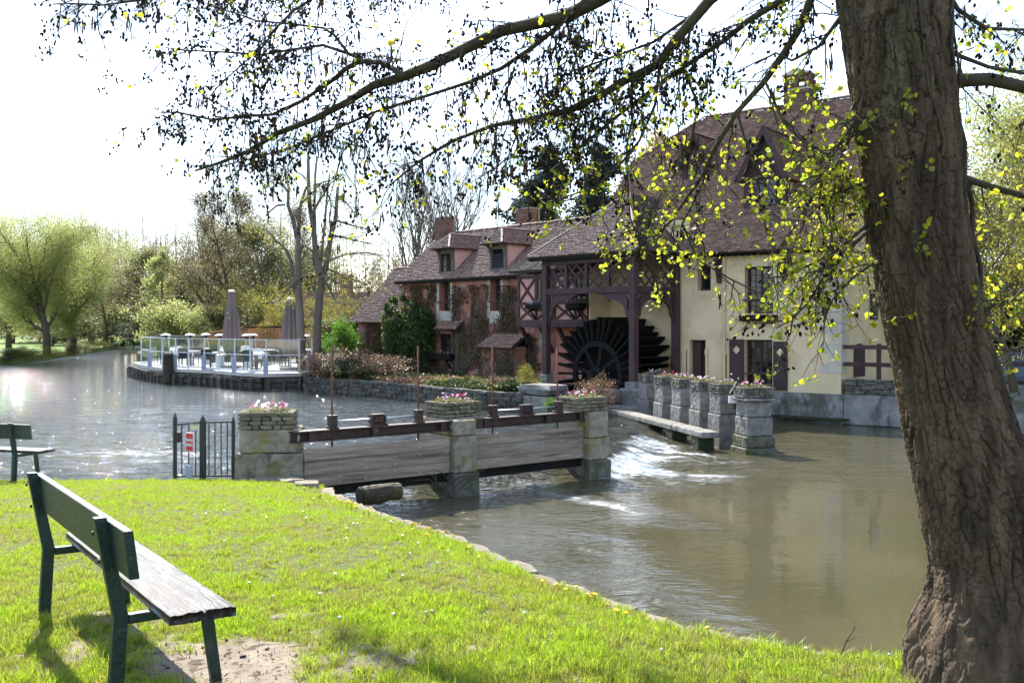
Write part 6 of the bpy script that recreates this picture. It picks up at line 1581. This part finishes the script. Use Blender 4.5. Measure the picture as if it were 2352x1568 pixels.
vine(1140, 880, (1108, 800, 1180, 870), 'bare dark creeper over the tiled hutch', [m_creep, m_spring], 12, 8, nl=700, yo=-.86)
rg = np.random.default_rng(40); n = 17000; t = rg.uniform(0, 1, n); u_ = rg.uniform(0, 1, n) ** 1.2
ax_ = np.array([[-8.0, 40.3], [-4.24, 36.0], [-.77, 31.3], [.4, 30.9]]); bx2 = np.array([[-7.0, 45.0], [-4.6, 42.4], [.3, 37.0], [1.3, 34.8]])
tt = np.linspace(0, 1, 4); A_ = np.stack([np.interp(t, tt, ax_[:, k]) for k in (0, 1)], -1); B_ = np.stack([np.interp(t, tt, bx2[:, k]) for k in (0, 1)], -1); q = A_ + (B_ - A_) * u_[:, None]
hgt = .22 * fbm(q[:, 0] * .9, q[:, 1] * .9, 3, 41) + .1; c = np.stack([q[:, 0], q[:, 1], -.32 + hgt * rg.uniform(0, 1, n)], -1); cut = fbm(q[:, 0] * .5, q[:, 1] * .5, 2, 42)
for i, (lo_, hi_, m) in enumerate(((0, .42, m_dark), (.42, .55, m_olive), (.55, 1, m_dry))):
    k_ = (cut >= lo_) & (cut < hi_)
    if i == 0: gp = setp(quads('garden_plants', c[k_], .07, .16, rg, m, None), 'low dark garden plants between the rubble wall and the pink house', 'plants', kind='stuff')
    else: setp(quads('garden_plants', c[k_], .07, .15, rg, m, gp), kind='stuff')
rg = np.random.default_rng(8); x0 = K.lx(940, -.5); e = empty('climbing_shrub', K.w(x0, -.3, -.3), -K.th, 'big dark green climbing shrub covering the corner of the pink house', 'shrub')
c = []
for (px, py, r) in ((905, 735, .75), (935, 720, .8), (960, 770, .9), (985, 770, .7), (920, 800, .8), (950, 830, .8), (900, 700, .45), (975, 740, .6), (935, 690, .4), (905, 780, .7)):
    x, z = K.lx(px, -.5) - x0, K.lz(px, py, -.5) + .3; q = rg.normal(size=(2100, 3)); q = q / np.linalg.norm(q, axis=1)[:, None] * (rg.uniform(.35, 1.1, 2100) ** .6)[:, None] * r; c.append(q * [1, .5, 1] + [x, -.25, z])
c = np.concatenate(c); c = c[fbm(c[:, 0] * 2.2, c[:, 2] * 2.2 + c[:, 1], 3, 5) > .40]
cut = rg.random(len(c))
setp(quads('foliage', c[cut < .75], .06, .13, rg, m_dark, e), kind='stuff'); setp(quads('foliage', c[cut >= .75], .06, .12, rg, m_bright, e), kind='stuff')
mb = MB()
for k in range(12): q = c[rg.integers(0, len(c))]; mb.tube([(rg.normal(0, .3), -.1, 0), (q[0] * .5, -.1, q[2] * .5), tuple(q)], [.03, .02, .01], 5)
mb.build('stems', m_limbd, e)
# ---------------------------------------------------------------- the near alder: trunk, limbs, twigs, leaves, cones, catkins
D0 = 4.75
alder = empty('alder_tree', (2.40, 4.78, -.05), 0, 'big alder with fissured bark leaning at the right, branches hanging over the river', 'tree')
ao = V((2.40, 4.78, -.05))
s_ = D0 / F
CL = [(2330, 1640, 250), (2322, 1560, 218), (2312, 1500, 198), (2300, 1430, 172), (2290, 1370, 146), (2280, 1300, 130), (2258, 1200, 131), (2234, 1100, 127), (2209, 1000, 123), (2180, 880, 114), (2150, 760, 109), (2122, 620, 107), (2100, 480, 108), (2086, 340, 110), (2073, 200, 113), (2058, 90, 115), (2050, 0, 118), (2040, -100, 113), (2022, -300, 102), (1998, -550, 92), (1975, -850, 80)]
cz = np.array([EYE - (c[1] - HY) * s_ for c in CL]); cx = np.array([(c[0] - CX) * s_ for c in CL]); cr_ = np.array([c[2] * s_ for c in CL])
def trunk_c(z): return np.interp(z, cz, cx), D0 + 0.0 * z, np.interp(z, cz, cr_)
nt_, nz_ = 420, 900
th = np.linspace(0, 2 * np.pi, nt_, endpoint=False); zz_ = np.concatenate([np.linspace(-.12, 3.5, 820), np.linspace(3.52, cz[-1], 80)])
TH, ZT = np.meshgrid(th, zz_, indexing='xy')
cX, cY, cR = trunk_c(ZT)
# bark: long plates split by fissures (cellular pattern, periodic round the trunk)
T_ = np.mod(TH - np.pi / 2, 2 * np.pi); S_ = T_ * .26             # arc length, the seam turned away
wu = S_ + .035 * (fbm(S_ * 5, ZT * 3.2, 3, 61) - .5) + .012 * (fbm(S_ * 18, ZT * 14, 3, 68) - .5)
n1 = fbm(wu * 22, ZT * 5.0 + 3 * fbm(S_ * 3, ZT * 1.4, 2, 69), 3, 62)
n2 = fbm(wu * 26 + 40, ZT * 17, 3, 63)
n3 = fbm(wu * 60 + 9, ZT * 30, 3, 70)
fur = sstep(.0, .085, np.abs(n1 - .5)) ; crk = sstep(.0, .055, np.abs(n2 - .5)); fine = sstep(.0, .07, np.abs(n3 - .5))
fis = fur * (.45 + .55 * crk) * (.74 + .26 * fine) * (.8 + .4 * fbm(S_ * 9, ZT * 7, 3, 71))
low = sstep(.75, .25, ZT)
bumps = (fbm(TH * 2.2 + 3, ZT * 2.5, 3, 63) - .5) * .10 * (.35 + low) + .05 * low * np.sin(TH * 5 + 1.0) 
rrr = cR * (1 + bumps) + .022 * (fis - .6) * (1 - .45 * low) + .010 * (fbm(np.cos(TH) * 14, ZT * 22 + np.sin(TH) * 14, 3, 64) - .5) + low * .022 * (fbm(np.cos(TH) * 9, ZT * 12 + np.sin(TH) * 9, 4, 65) - .5)
# the swollen root on the left side
rrr = rrr + .03 * np.exp(-((ZT - .20) / .20) ** 2) * np.exp(-((np.mod(TH - np.pi + .25 + np.pi, 2 * np.pi) - np.pi) / .7) ** 2)
Pt = np.stack([cX + rrr * np.cos(TH), cY + rrr * np.sin(TH), ZT], -1) - np.array(ao)
fa = np.arange(nz_ - 1)[:, None] * nt_ + np.arange(nt_)[None]; fb_ = np.arange(nz_ - 1)[:, None] * nt_ + (np.arange(nt_)[None] + 1) % nt_
link('trunk', mesh('trunk', Pt.reshape(-1, 3), np.stack([fa, fb_, fb_ + nt_, fa + nt_], -1).reshape(-1, 4), True), m_bark, alder)
# limbs traced in the picture, except two added for shade, each at its own distance
LIMBS = [  # points, distance from - to, thickness from - to (in photo units), twig density, droop, leafiness, coniness
 ([(1960, -420), (1700, -230), (1480, -60), (1374, 0), (1301, 35), (1154, 70), (989, 150), (924, 176), (861, 200), (798, 236), (716, 273), (627, 308), (576, 342), (508, 373), (450, 392)], 4.9, 6.6, 46, 5, 1.0, .5, .07, .9),
 ([(924, 176), (905, 158), (877, 144), (826, 140), (795, 165), (764, 185), (696, 232), (627, 263), (559, 268), (490, 275), (410, 262), (370, 258)], 5.6, 6.6, 16, 4, 1.0, .5, .07, .9),
 ([(830, 140), (798, 123), (740, 106), (662, 116), (600, 126), (500, 118), (420, 115), (380, 108)], 5.8, 6.4, 10, 3, 1.0, .5, .12, .85),
 ([(798, 123), (771, 85), (744, 63), (662, 55), (593, 51), (540, 30), (480, 10)], 5.8, 6.3, 8, 3, .9, .5, .12, .9),
 ([(900, -120), (790, -50), (713, 0), (675, 27), (627, 75), (607, 102), (560, 150), (500, 200)], 5.6, 6.2, 10, 3, 1.0, .6, .12, .95),
 ([(700, -130), (560, -60), (430, -20), (330, 0), (240, 15), (170, 8), (125, 10)], 5.8, 6.6, 9, 3, .9, .6, .06, .8),
 ([(1980, -250), (1800, -130), (1630, 0), (1557, 88), (1513, 146), (1447, 187), (1374, 220), (1301, 256), (1209, 278), (1130, 290), (1040, 320), (960, 370), (900, 420)], 4.9, 6.2, 34, 4, 1.1, .7, .28, .9),
 ([(1400, -40), (1319, 22), (1275, 66), (1213, 117), (1154, 154), (1081, 187), (1008, 212), (861, 256), (760, 300), (660, 340), (560, 368)], 5.2, 6.4, 16, 4, 1.1, .6, .16, .95),
 ([(1990, -140), (1930, -80), (1865, 0), (1830, 70), (1790, 135), (1757, 183), (1695, 262), (1644, 337), (1613, 409), (1579, 457), (1545, 505), (1490, 560)], 4.8, 5.6, 26, 4, 1.3, .7, .9, .6),
 ([(1900, -60), (1800, 0), (1722, 44), (1667, 88), (1557, 161), (1480, 215), (1400, 280), (1330, 340), (1270, 390)], 4.9, 5.8, 20, 4, 1.3, .7, .45, .9),
 ([(1945, 20), (1925, 50), (1880, 110), (1820, 135), (1780, 125), (1735, 150)], 4.8, 4.9, 12, 4, .8, .5, .3, .5),
 ([(2000, 505), (1985, 522), (1918, 572), (1863, 607), (1800, 632), (1760, 640)], 4.75, 4.7, 11, 3, 1.6, .5, 1.0, .5),
 ([(2010, 520), (1960, 560), (1893, 630), (1855, 692), (1815, 735), (1788, 752)], 4.75, 4.6, 9, 3, 1.4, .5, 1.0, .7),
 ([(1985, 330), (1960, 300), (1920, 380), (1870, 440), (1830, 520), (1790, 575)], 4.7, 4.8, 10, 3, 1.5, .6, 1.0, .4),
 ([(1695, 262), (1715, 330), (1735, 400), (1745, 460), (1765, 540)], 5.2, 5.3, 6, 3, 1.3, .6, 1.0, .5),
 ([(1513, 146), (1500, 240), (1470, 320), (1420, 380), (1370, 430), (1300, 455), (1260, 462)], 5.3, 5.8, 8, 3, 1.5, .6, 1.0, .7),
 ([(1600, 430), (1565, 520), (1600, 590), (1680, 640), (1740, 668), (1762, 672)], 5.5, 5.3, 6, 3, 1.3, .5, .9, .6),
 ([(1450, 190), (1455, 280), (1445, 340), (1440, 420), (1450, 500), (1470, 570)], 5.5, 5.7, 7, 3, 1.3, .6, .8, .8),
 ([(1557, 130), (1600, 240), (1585, 320), (1560, 390), (1500, 470), (1440, 520)], 5.3, 5.5, 8, 3, 1.4, .6, 1.0, .7),
 ([(1301, 40), (1320, 130), (1345, 200), (1330, 280), (1310, 330)], 5.4, 5.7, 7, 3, 1.5, .7, .5, 1.2),
 ([(1590, 40), (1500, 100), (1400, 130), (1320, 160), (1250, 200)], 5.2, 5.7, 9, 3, 1.5, .7, .4, 1.3),
 ([(1180, 155), (1160, 220), (1190, 300), (1170, 360), (1130, 400)], 5.6, 5.9, 6, 3, 1.1, .7, .3, .9),
 ([(861, 256), (830, 310), (790, 350), (770, 400), (745, 430)], 6.0, 6.2, 5, 2, 1.0, .7, .2, .9),
 ([(1757, 183), (1800, 280), (1850, 330), (1890, 350), (1930, 330)], 4.9, 4.8, 7, 3, 1.4, .6, 1.0, .4),
    ([(1990, 255), (1955, 285), (1920, 340), (1890, 400), (1850, 440)], 4.75, 4.7, 9, 3, 1.9, .5, 1.2, .3),
    ([(2005, 410), (1950, 430), (1890, 470), (1840, 520)], 4.75, 4.6, 9, 3, 1.9, .5, 1.2, .4),
    ([(2015, 595), (1960, 640), (1915, 690), (1885, 740)], 4.7, 4.6, 8, 3, 1.6, .5, 1.2, .5),
    ([(1965, 230), (1935, 300), (1925, 390), (1900, 480), (1910, 560)], 4.75, 4.6, 7, 3, 1.7, .5, 1.2, .3),
    ([(1960, -500), (1500, -330), (1100, -200), (850, -85), (640, -40), (480, -12)], 5.0, 10.3, 60, 14, 1.5, .5, .2, 1.1),  # unseen limb overhead, added to dapple the lawn with shade
    ([(1100, -200), (1000, -88), (930, -60), (820, -50)], 7.2, 9.4, 40, 14, 1.5, .5, .2, 1.1),  # its unseen fork, added for the same dappled shade
 ([(2170, 190), (2200, 188), (2270, 185), (2352, 202), (2450, 235)], 4.75, 4.7, 36, 26, .5, .6, .8, .5),
 ([(2160, 100), (2200, 125), (2270, 150), (2352, 170), (2440, 190)], 4.75, 4.8, 13, 6, .9, .6, .8, .6),
 ([(2195, 395), (2220, 410), (2290, 437), (2352, 450), (2430, 440)], 4.75, 4.7, 20, 12, .9, .6, 1.0, .4),
 ([(2150, -60), (2200, 20), (2260, 60), (2352, 70), (2420, 60)], 4.8, 5.0, 14, 5, 1.2, .6, .5, .9),
 ([(2440, 640), (2352, 665), (2320, 690), (2285, 705), (2262, 712)], 4.6, 4.6, 7, 3, 1.3, .3, 1.2, .05),
 ([(2440, 790), (2352, 795), (2310, 800), (2275, 798)], 4.6, 4.6, 6, 3, 1.0, .3, 1.1, .05),
]
twig = MB(); leaf_c, cone_c, cat_c = [], [], []
rn = random.Random(5)
def rv(s): return V((rn.gauss(0, s), rn.gauss(0, s), rn.gauss(0, s)))
for (pp, da, db, ta, tb_, dens, droop, lf, cf) in LIMBS:
    n = len(pp); P_ = []; R_ = []
    if lf > .7: cf = cf * .36; droop = droop * .7; dens = dens * .46
    elif lf > .4: dens = dens * .75
    for i, (x, y) in enumerate(pp):
        D = da + (db - da) * i / (n - 1); P_.append(W(x, y, D) + rv(.006)); R_.append((ta + (tb_ - ta) * (i / (n - 1)) ** .8) / 2 * D / F)
    mb = MB(); mb.tube([p - ao for p in P_], R_, 9); mb.build('limb', m_twig, alder, True)
    # side twigs
    for i in range(n - 1):
        a, b = P_[i], P_[i + 1]; L = (b - a).length; tdir = (b - a).normalized()
        if pp[i][1] < -90: continue
        k = max(1, int(L * 22 * dens + rn.random()))
        for _ in range(k):
            p = a.lerp(b, rn.random()); d = (tdir * rn.uniform(.2, 1.1) + rv(.55) + V((0, 0, -droop * rn.uniform(.1, 1.1)))).normalized()
            l = rn.uniform(.10, .58) * (1.25 - .5 * i / n) * (.62 if lf >= 1 else 1); q = p.copy(); pts = [q - ao]; m = 5
            for s in range(m):
                d = (d + rv(.20) + V((0, 0, -.10 * droop))).normalized(); q = q + d * l / m; pts.append(q - ao)
            twig.tube(pts, [.0042, .0036, .003, .0025, .002, .0014], 4)
            for s in range(1, m + 1):
                base = pts[s]
                for _ in range(2):
                    e = (d + rv(.8)).normalized(); ll = rn.uniform(.03, .14); t1 = base + e * ll * .5 + V((0, 0, -.01)); t2 = base + e * ll + V((0, 0, -.03 * droop))
                    twig.tube([base, t1, t2], [.002, .0016, .001], 3)
                    if rn.random() < .52 * lf:
                        for _ in range(rn.choice((2, 3, 4))): leaf_c.append((t2 + rv(.013), (e + rv(.5) + V((0, 0, .3)))))
                    elif rn.random() < .012: leaf_c.append((t2, e + V((0, 0, .4))))
                    if rn.random() < .30 * cf:
                        for _ in range(rn.choice((2, 3, 4, 5, 6))): cone_c.append((t2 + rv(.020) + V((0, 0, -.012)), rv(.5) + V((0, 0, -1))))
                    if rn.random() < .07 * cf + .01:
                        for _ in range(rn.choice((1, 2, 3))): cat_c.append((t2 + rv(.008), V((0, 0, -1)) + rv(.10)))
setp(twig.build('twigs', m_twig, alder), kind='stuff')
# climbing stems on the trunk
for k in range(10):
    t = rn.uniform(2.9, 6.0); z = rn.uniform(2.4, 3.0); pts = []
    for i in range(12):
        x_, y_, r_ = trunk_c(np.array(z)); t += rn.uniform(-.22, .22); z += rn.uniform(.0, .14); pts.append(V((float(x_) + (float(r_) + .012) * math.cos(t), float(y_) + (float(r_) + .012) * math.sin(t), z)) - ao)
    MB().tube(pts, [rn.uniform(.005, .010)] * 12, 6).build('ivy_stem', m_twig, alder, True)
pts = [W(2165 + k * 9 + (6 if k % 2 else -4), -20 + k * 70, 4.72) - ao for k in range(12)]
MB().tube(pts, [.012] * 12, 6).build('ivy_stem', m_twig, alder, True)
def leaf_mesh():
    v = [(0, 0, 0)]; out = [(0, 0), (.30, .16), (.46, .45), (.42, .78), (.16, 1.0)]
    ol = [(-x, y) for x, y in out[1:]][::-1]; ring = [(x, y) for x, y in out] + [(0, .95)] + ol
    v = [(x, y, -.18 * abs(x) * 1.6 + .12 * y * y) for x, y in ring]; c = len(v); v.append((0, .5, .06))
    return v, [(i, (i + 1) % c, c) for i in range(c)]
def cone_shape(n=7):
    mb = MB(); mb.lathe([(.12, -.5), (.36, -.32), (.44, 0), (.34, .32), (.1, .5)], n); return mb.v, mb.f
def cat_shape():
    mb = MB(); mb.tube([(0, 0, 0), (.02, 0, -.33), (-.02, .02, -.66), (.01, 0, -1)], [.05, .085, .085, .04], 5); return mb.v, mb.f
def frame_of(d, axis):
    d = V(d).normalized(); q = d.to_track_quat(axis, 'Y' if axis != 'Y' else 'Z'); return q
def scatter(name, shape, items, smin, smax, mat, axis, keep=300, spin=True, sq=(1, 1, 1)):
    """the items nearest the camera are separate parts, the others one mesh"""
    v, f = shape; me = mesh(name, v, f, name != 'leaf'); me.materials.append(mat)
    items = [(p + ao, d) for p, d in items if (p + ao).y > 1]
    def inview(p): x, y = CX + p.x / p.y * F, HY - (p.z - EYE) / p.y * F; return -20 < x < 2372 and -20 < y < 1588
    items.sort(key=lambda t: (not inview(t[0]), t[0].y)); va = np.array(v); big_v, big_f = [], []
    from mathutils import Quaternion
    for i, (p, d) in enumerate(items):
        q = frame_of(d, axis); s = rn.uniform(smin, smax)
        if spin: q = q @ Quaternion((0, 1, 0) if axis == 'Y' else (0, 0, 1), rn.uniform(0, 6.28))
        if i < keep:
            o = link(name, me, None, alder, p - ao, q.to_euler(), (s * sq[0], s * sq[1], s * sq[2]))
        else:
            R3 = np.array(q.to_matrix()); big_f.append((len(big_v), ))
            big_v.append((va * np.array(sq) * s) @ R3.T + np.array(p - ao))
    m = len(va); V_ = np.concatenate(big_v); fl = []
    for k in range(len(big_v)): fl += [tuple(j + k * m for j in q) for q in f]
    o = link(name + 's' if name != 'leaf' else 'leaves', mesh(name, V_, fl, name != 'leaf'), mat, alder); setp(o, kind='stuff')
scatter('leaf', leaf_mesh(), leaf_c, .016, .032, m_leafy, 'Y')
scatter('cone', cone_shape(), cone_c, .014, .025, m_cone, 'Z', sq=(.8, .8, 1.15))
scatter('catkin', cat_shape(), cat_c, .05, .09, m_catkin, '-Z', sq=(.75, .75, 1))
print('alder', len(leaf_c), len(cone_c), len(cat_c))

# ---------------------------------------------------------------- lawn: grass, soil, small flowers
SOIL = [(-1.55, 5.2, .45, .36), (-1.32, 4.85, .34, .34), (-1.15, 4.6, .22, .25)]
def soilness(x, y):
    s = 0
    for (a, b, rx, ry) in SOIL: s = np.maximum(s, 1.25 - np.hypot((x - a) / rx, (y - b) / ry))
    return s + 1.1 * (fbm(x * 3, y * 3, 4, 91) - .5)
gx_ = np.linspace(-2.6, -.1, 70); gy_ = np.linspace(3.7, 6.2, 70); GX, GY = np.meshgrid(gx_, gy_, indexing='xy'); so = soilness(GX, GY)
GZ = lawn_z(GX, GY) + .012 * sstep(.05, .3, so) - .03 * sstep(.1, -.1, so) + .012 * (fbm(GX * 9, GY * 9, 3, 2) - .5)
setp(link('bare_soil', mesh('bare_soil', np.stack([GX, GY, GZ], -1).reshape(-1, 3), gridfaces(70, 70), True), m_soil), kind='structure')
rg = np.random.default_rng(99)
def blades(n, hmin, hmax, rad_, wid, lean):
    vs, fs = [], []
    for k in range(n):
        a = rg.uniform(0, 6.283); r = rad_ * math.sqrt(rg.random()); x, y = r * math.cos(a), r * math.sin(a); h = rg.uniform(hmin, hmax); t = rg.uniform(0, 6.283); l = rg.uniform(.1, lean) * h; u = rg.uniform(0, 6.283)
        w = wid * rg.uniform(.7, 1.3); c, s = math.cos(u) * w / 2, math.sin(u) * w / 2; b = len(vs)
        vs += [(x - c, y - s, -.01), (x + c, y + s, -.01), (x + .35 * l * math.cos(t) + c * .8, y + .35 * l * math.sin(t) + s * .8, h * .6), (x + .35 * l * math.cos(t) - c * .8, y + .35 * l * math.sin(t) - s * .8, h * .6), (x + l * math.cos(t), y + l * math.sin(t), h)]
        fs += [(b, b + 1, b + 2, b + 3), (b + 3, b + 2, b + 4)]
    return vs, fs
variants = []
for k, (n, h0, h1, r, w, l) in enumerate(((26, .022, .05, .055, .0032, 1.1), (22, .025, .06, .06, .0038, 1.2), (18, .018, .04, .07, .005, 1.4), (30, .05, .11, .05, .0045, 1.0))):
    v, f = blades(n, h0, h1, r, w, l); me = mesh('grass_clump', v, f); me.materials.append(m_grass)
    variants.append(bpy.data.objects.new('grass_clump', me))
pts = []
for (ya, yb_, dens) in ((2.9, 5, 1500), (5, 7, 1300), (7, 9.5, 950), (9.5, 12.5, 650), (12.5, 15.6, 480)):
    xa, xb = -yb_ * .56 - .3, yb_ * .56
    n = int((xb - xa) * (yb_ - ya) * dens); x = rg.uniform(xa, xb, n); y = rg.uniform(ya, yb_, n); pts.append(np.stack([x, y], -1))
pts = np.concatenate(pts); x, y = pts[:, 0], pts[:, 1]
ok = x < lawn_edge(y) - .02 + .10 * fbm(x * 4, y * 4, 3, 9); ok &= y < 15.55 - .55 * sstep(-4.5, -7.5, x)
so = soilness(x, y); ok &= so < rg.uniform(-.2, .75, len(x))
ok &= np.hypot(x - 2.42, y - 4.75) > .42 + .15 * rg.random(len(x))
x, y, so = x[ok], y[ok], so[ok]; n = len(x)
worn = fbm(x * .9, y * .9, 4, 12)
tint = np.clip(.9 * sstep(-.35, .15, so) * rg.random(n) + .35 * sstep(.58, .74, worn) * rg.random(n) + .45 * (rg.random(n) < .03), 0, 1)
near_e = sstep(.35, .0, lawn_edge(y) - x)
var = np.where(rg.random(n) < .10 + .35 * near_e * (y < 7.5), 3, rg.integers(0, 3, n))
scl = rg.uniform(.7, 1.25, n) * (.66 + .42 * fbm(x * 1.6, y * 1.6, 3, 14)) * (1 - .35 * np.clip(tint, 0, 1)) * (1 - .40 * sstep(4.5, 8, y))
gm = bpy.data.meshes.new('lawn_grass'); gm.vertices.add(n); gm.vertices.foreach_set('co', np.stack([x, y, lawn_z(x, y)], -1).astype(np.float32).ravel())
for nm, ty, ar in (('rz', 'FLOAT', rg.uniform(0, 6.28, n)), ('scl', 'FLOAT', scl), ('tint', 'FLOAT', tint), ('var', 'INT', var)):
    at = gm.attributes.new(nm, ty, 'POINT'); at.data.foreach_set('value', ar.astype(np.int32 if ty == 'INT' else np.float32))
go = link('lawn_grass', gm); setp(go, 'short bright green lawn grass on the near bank', 'grass', kind='stuff')
ng = bpy.data.node_groups.new('grass', 'GeometryNodeTree')
ng.interface.new_socket('Geometry', in_out='INPUT', socket_type='NodeSocketGeometry'); ng.interface.new_socket('Geometry', in_out='OUTPUT', socket_type='NodeSocketGeometry')
def GN(t, **k):
    q = ng.nodes.new(t)
    for a, b in k.items(): setattr(q, a, b)
    return q
gi, gout, iop, join = GN('NodeGroupInput'), GN('NodeGroupOutput'), GN('GeometryNodeInstanceOnPoints'), GN('GeometryNodeJoinGeometry')
for o in reversed(variants):
    oi = GN('GeometryNodeObjectInfo'); oi.inputs['Object'].default_value = o; oi.inputs['As Instance'].default_value = True; ng.links.new(oi.outputs['Geometry'], join.inputs[0])
def attr(nm, ty): 
    q = GN('GeometryNodeInputNamedAttribute', data_type=ty); q.inputs['Name'].default_value = nm; return q.outputs['Attribute']
cb = GN('ShaderNodeCombineXYZ'); ng.links.new(attr('rz', 'FLOAT'), cb.inputs['Z'])
ng.links.new(gi.outputs[0], iop.inputs['Points']); ng.links.new(join.outputs[0], iop.inputs['Instance']); iop.inputs['Pick Instance'].default_value = True
ng.links.new(attr('var', 'INT'), iop.inputs['Instance Index']); ng.links.new(cb.outputs[0], iop.inputs['Rotation']); ng.links.new(attr('scl', 'FLOAT'), iop.inputs['Scale'])
ng.links.new(iop.outputs[0], gout.inputs[0])
md = go.modifiers.new('grass', 'NODES'); md.node_group = ng
print('grass', n)
xl_, yl_ = rg.uniform(-4.5, 2, 260), 2.9 + 7 * rg.random(260) ** 1.6; k_ = xl_ < lawn_edge(yl_) - .1
xs2 = rg.normal(-1.4, .55, 420); ys2 = rg.normal(5.0, .38, 420); xl_, yl_ = np.concatenate([xl_[k_], xs2]), np.concatenate([yl_[k_], ys2])
setp(quads('leaf_litter', np.stack([xl_, yl_, lawn_z(xl_, yl_) + rg.uniform(.012, .03, len(xl_))], -1), .012, .04, rg, m_dry, None, aspect=.35), 'scattered dead leaves and straw on the lawn', 'leaf litter', kind='stuff')
# dandelions along the edge and daisies in the lawn
def flower(label, cat, nm, mat, r, h, grp, spots):
    v = [(r * math.cos(t) * q, r * math.sin(t) * q, z) for q, z in ((.3, .006), (1, .004), (.9, -.004)) for t in np.linspace(0, 2 * math.pi, 9)[:-1]]
    fs = [tuple(range(8))] + [(i, 8 + i, 8 + (i + 1) % 8, (i + 1) % 8) for i in range(8)] + [(8 + i, 16 + i, 16 + (i + 1) % 8, 8 + (i + 1) % 8) for i in range(8)]
    hm = mesh('flower_head', v, fs); hm.materials.append(mat); sm = MB().tube([(0, 0, -h), (.004, 0, -h * .5), (0, 0, 0)], .0018, 4); sm = mesh('stem', sm.v, sm.f); sm.materials.append(m_olive)
    for (x, y) in spots:
        e = empty(nm, (x, y, float(lawn_z(x, y)) + h), 0, label, cat, grp); e.rotation_euler = (RG.uniform(-.5, .5), RG.uniform(-.5, .5), RG.uniform(0, 6)); link('flower_head', hm, None, e); link('stem', sm, None, e)
sp_ = []
while len(sp_) < 62:
    y = RG.choice((RG.uniform(7, 12.5), RG.uniform(7.5, 11), RG.uniform(5.6, 7))); x = float(lawn_edge(y)) - abs(RG.gauss(0, .28)) - .06; sp_.append((x, y))
flower('small yellow dandelion in the grass along the pool kerb', 'flower', 'dandelion', m_dand, .0135, .07, 'dandelions along the kerb', sp_)
sp_ = []
while len(sp_) < 40:
    y = RG.uniform(4.5, 10); x = float(lawn_edge(y)) - RG.uniform(.25, 2.2); sp_.append((x, y))
flower('tiny white daisy in the lawn', 'flower', 'daisy', m_white, .009, .05, 'daisies in the lawn', sp_)
cl = []
for k in range(20):
    x, y = RG.uniform(-2.1, -.5), RG.uniform(4.5, 5.6)
    if soilness(np.array(x), np.array(y)) > .15:
        o = link('soil_clod', stone_mesh(m_log, k % 5), None, None, (x, y, float(lawn_z(x, y)) + .014), (0, 0, RG.uniform(0, 6)), (RG.uniform(.012, .04), RG.uniform(.012, .028), RG.uniform(.008, .018)))
        setp(o, 'small dark clod lying on the bare soil under the bench', 'clod', 'clods on the bare soil')
tw = empty('dead_twig', W(1925, 1500, 5.25), 0, 'bare forked twig sticking out of the grass edge left of the trunk', 'twig')
MB().tube([(0, 0, -.05), (.04, 0, .06), (.085, 0, .13), (.09, 0, .145)], [.004, .004, .003, .002], 5).tube([(.04, 0, .06), (.08, .01, .075), (.10, .01, .09)], [.003, .002, .001], 5).build('stick', m_twig, tw)
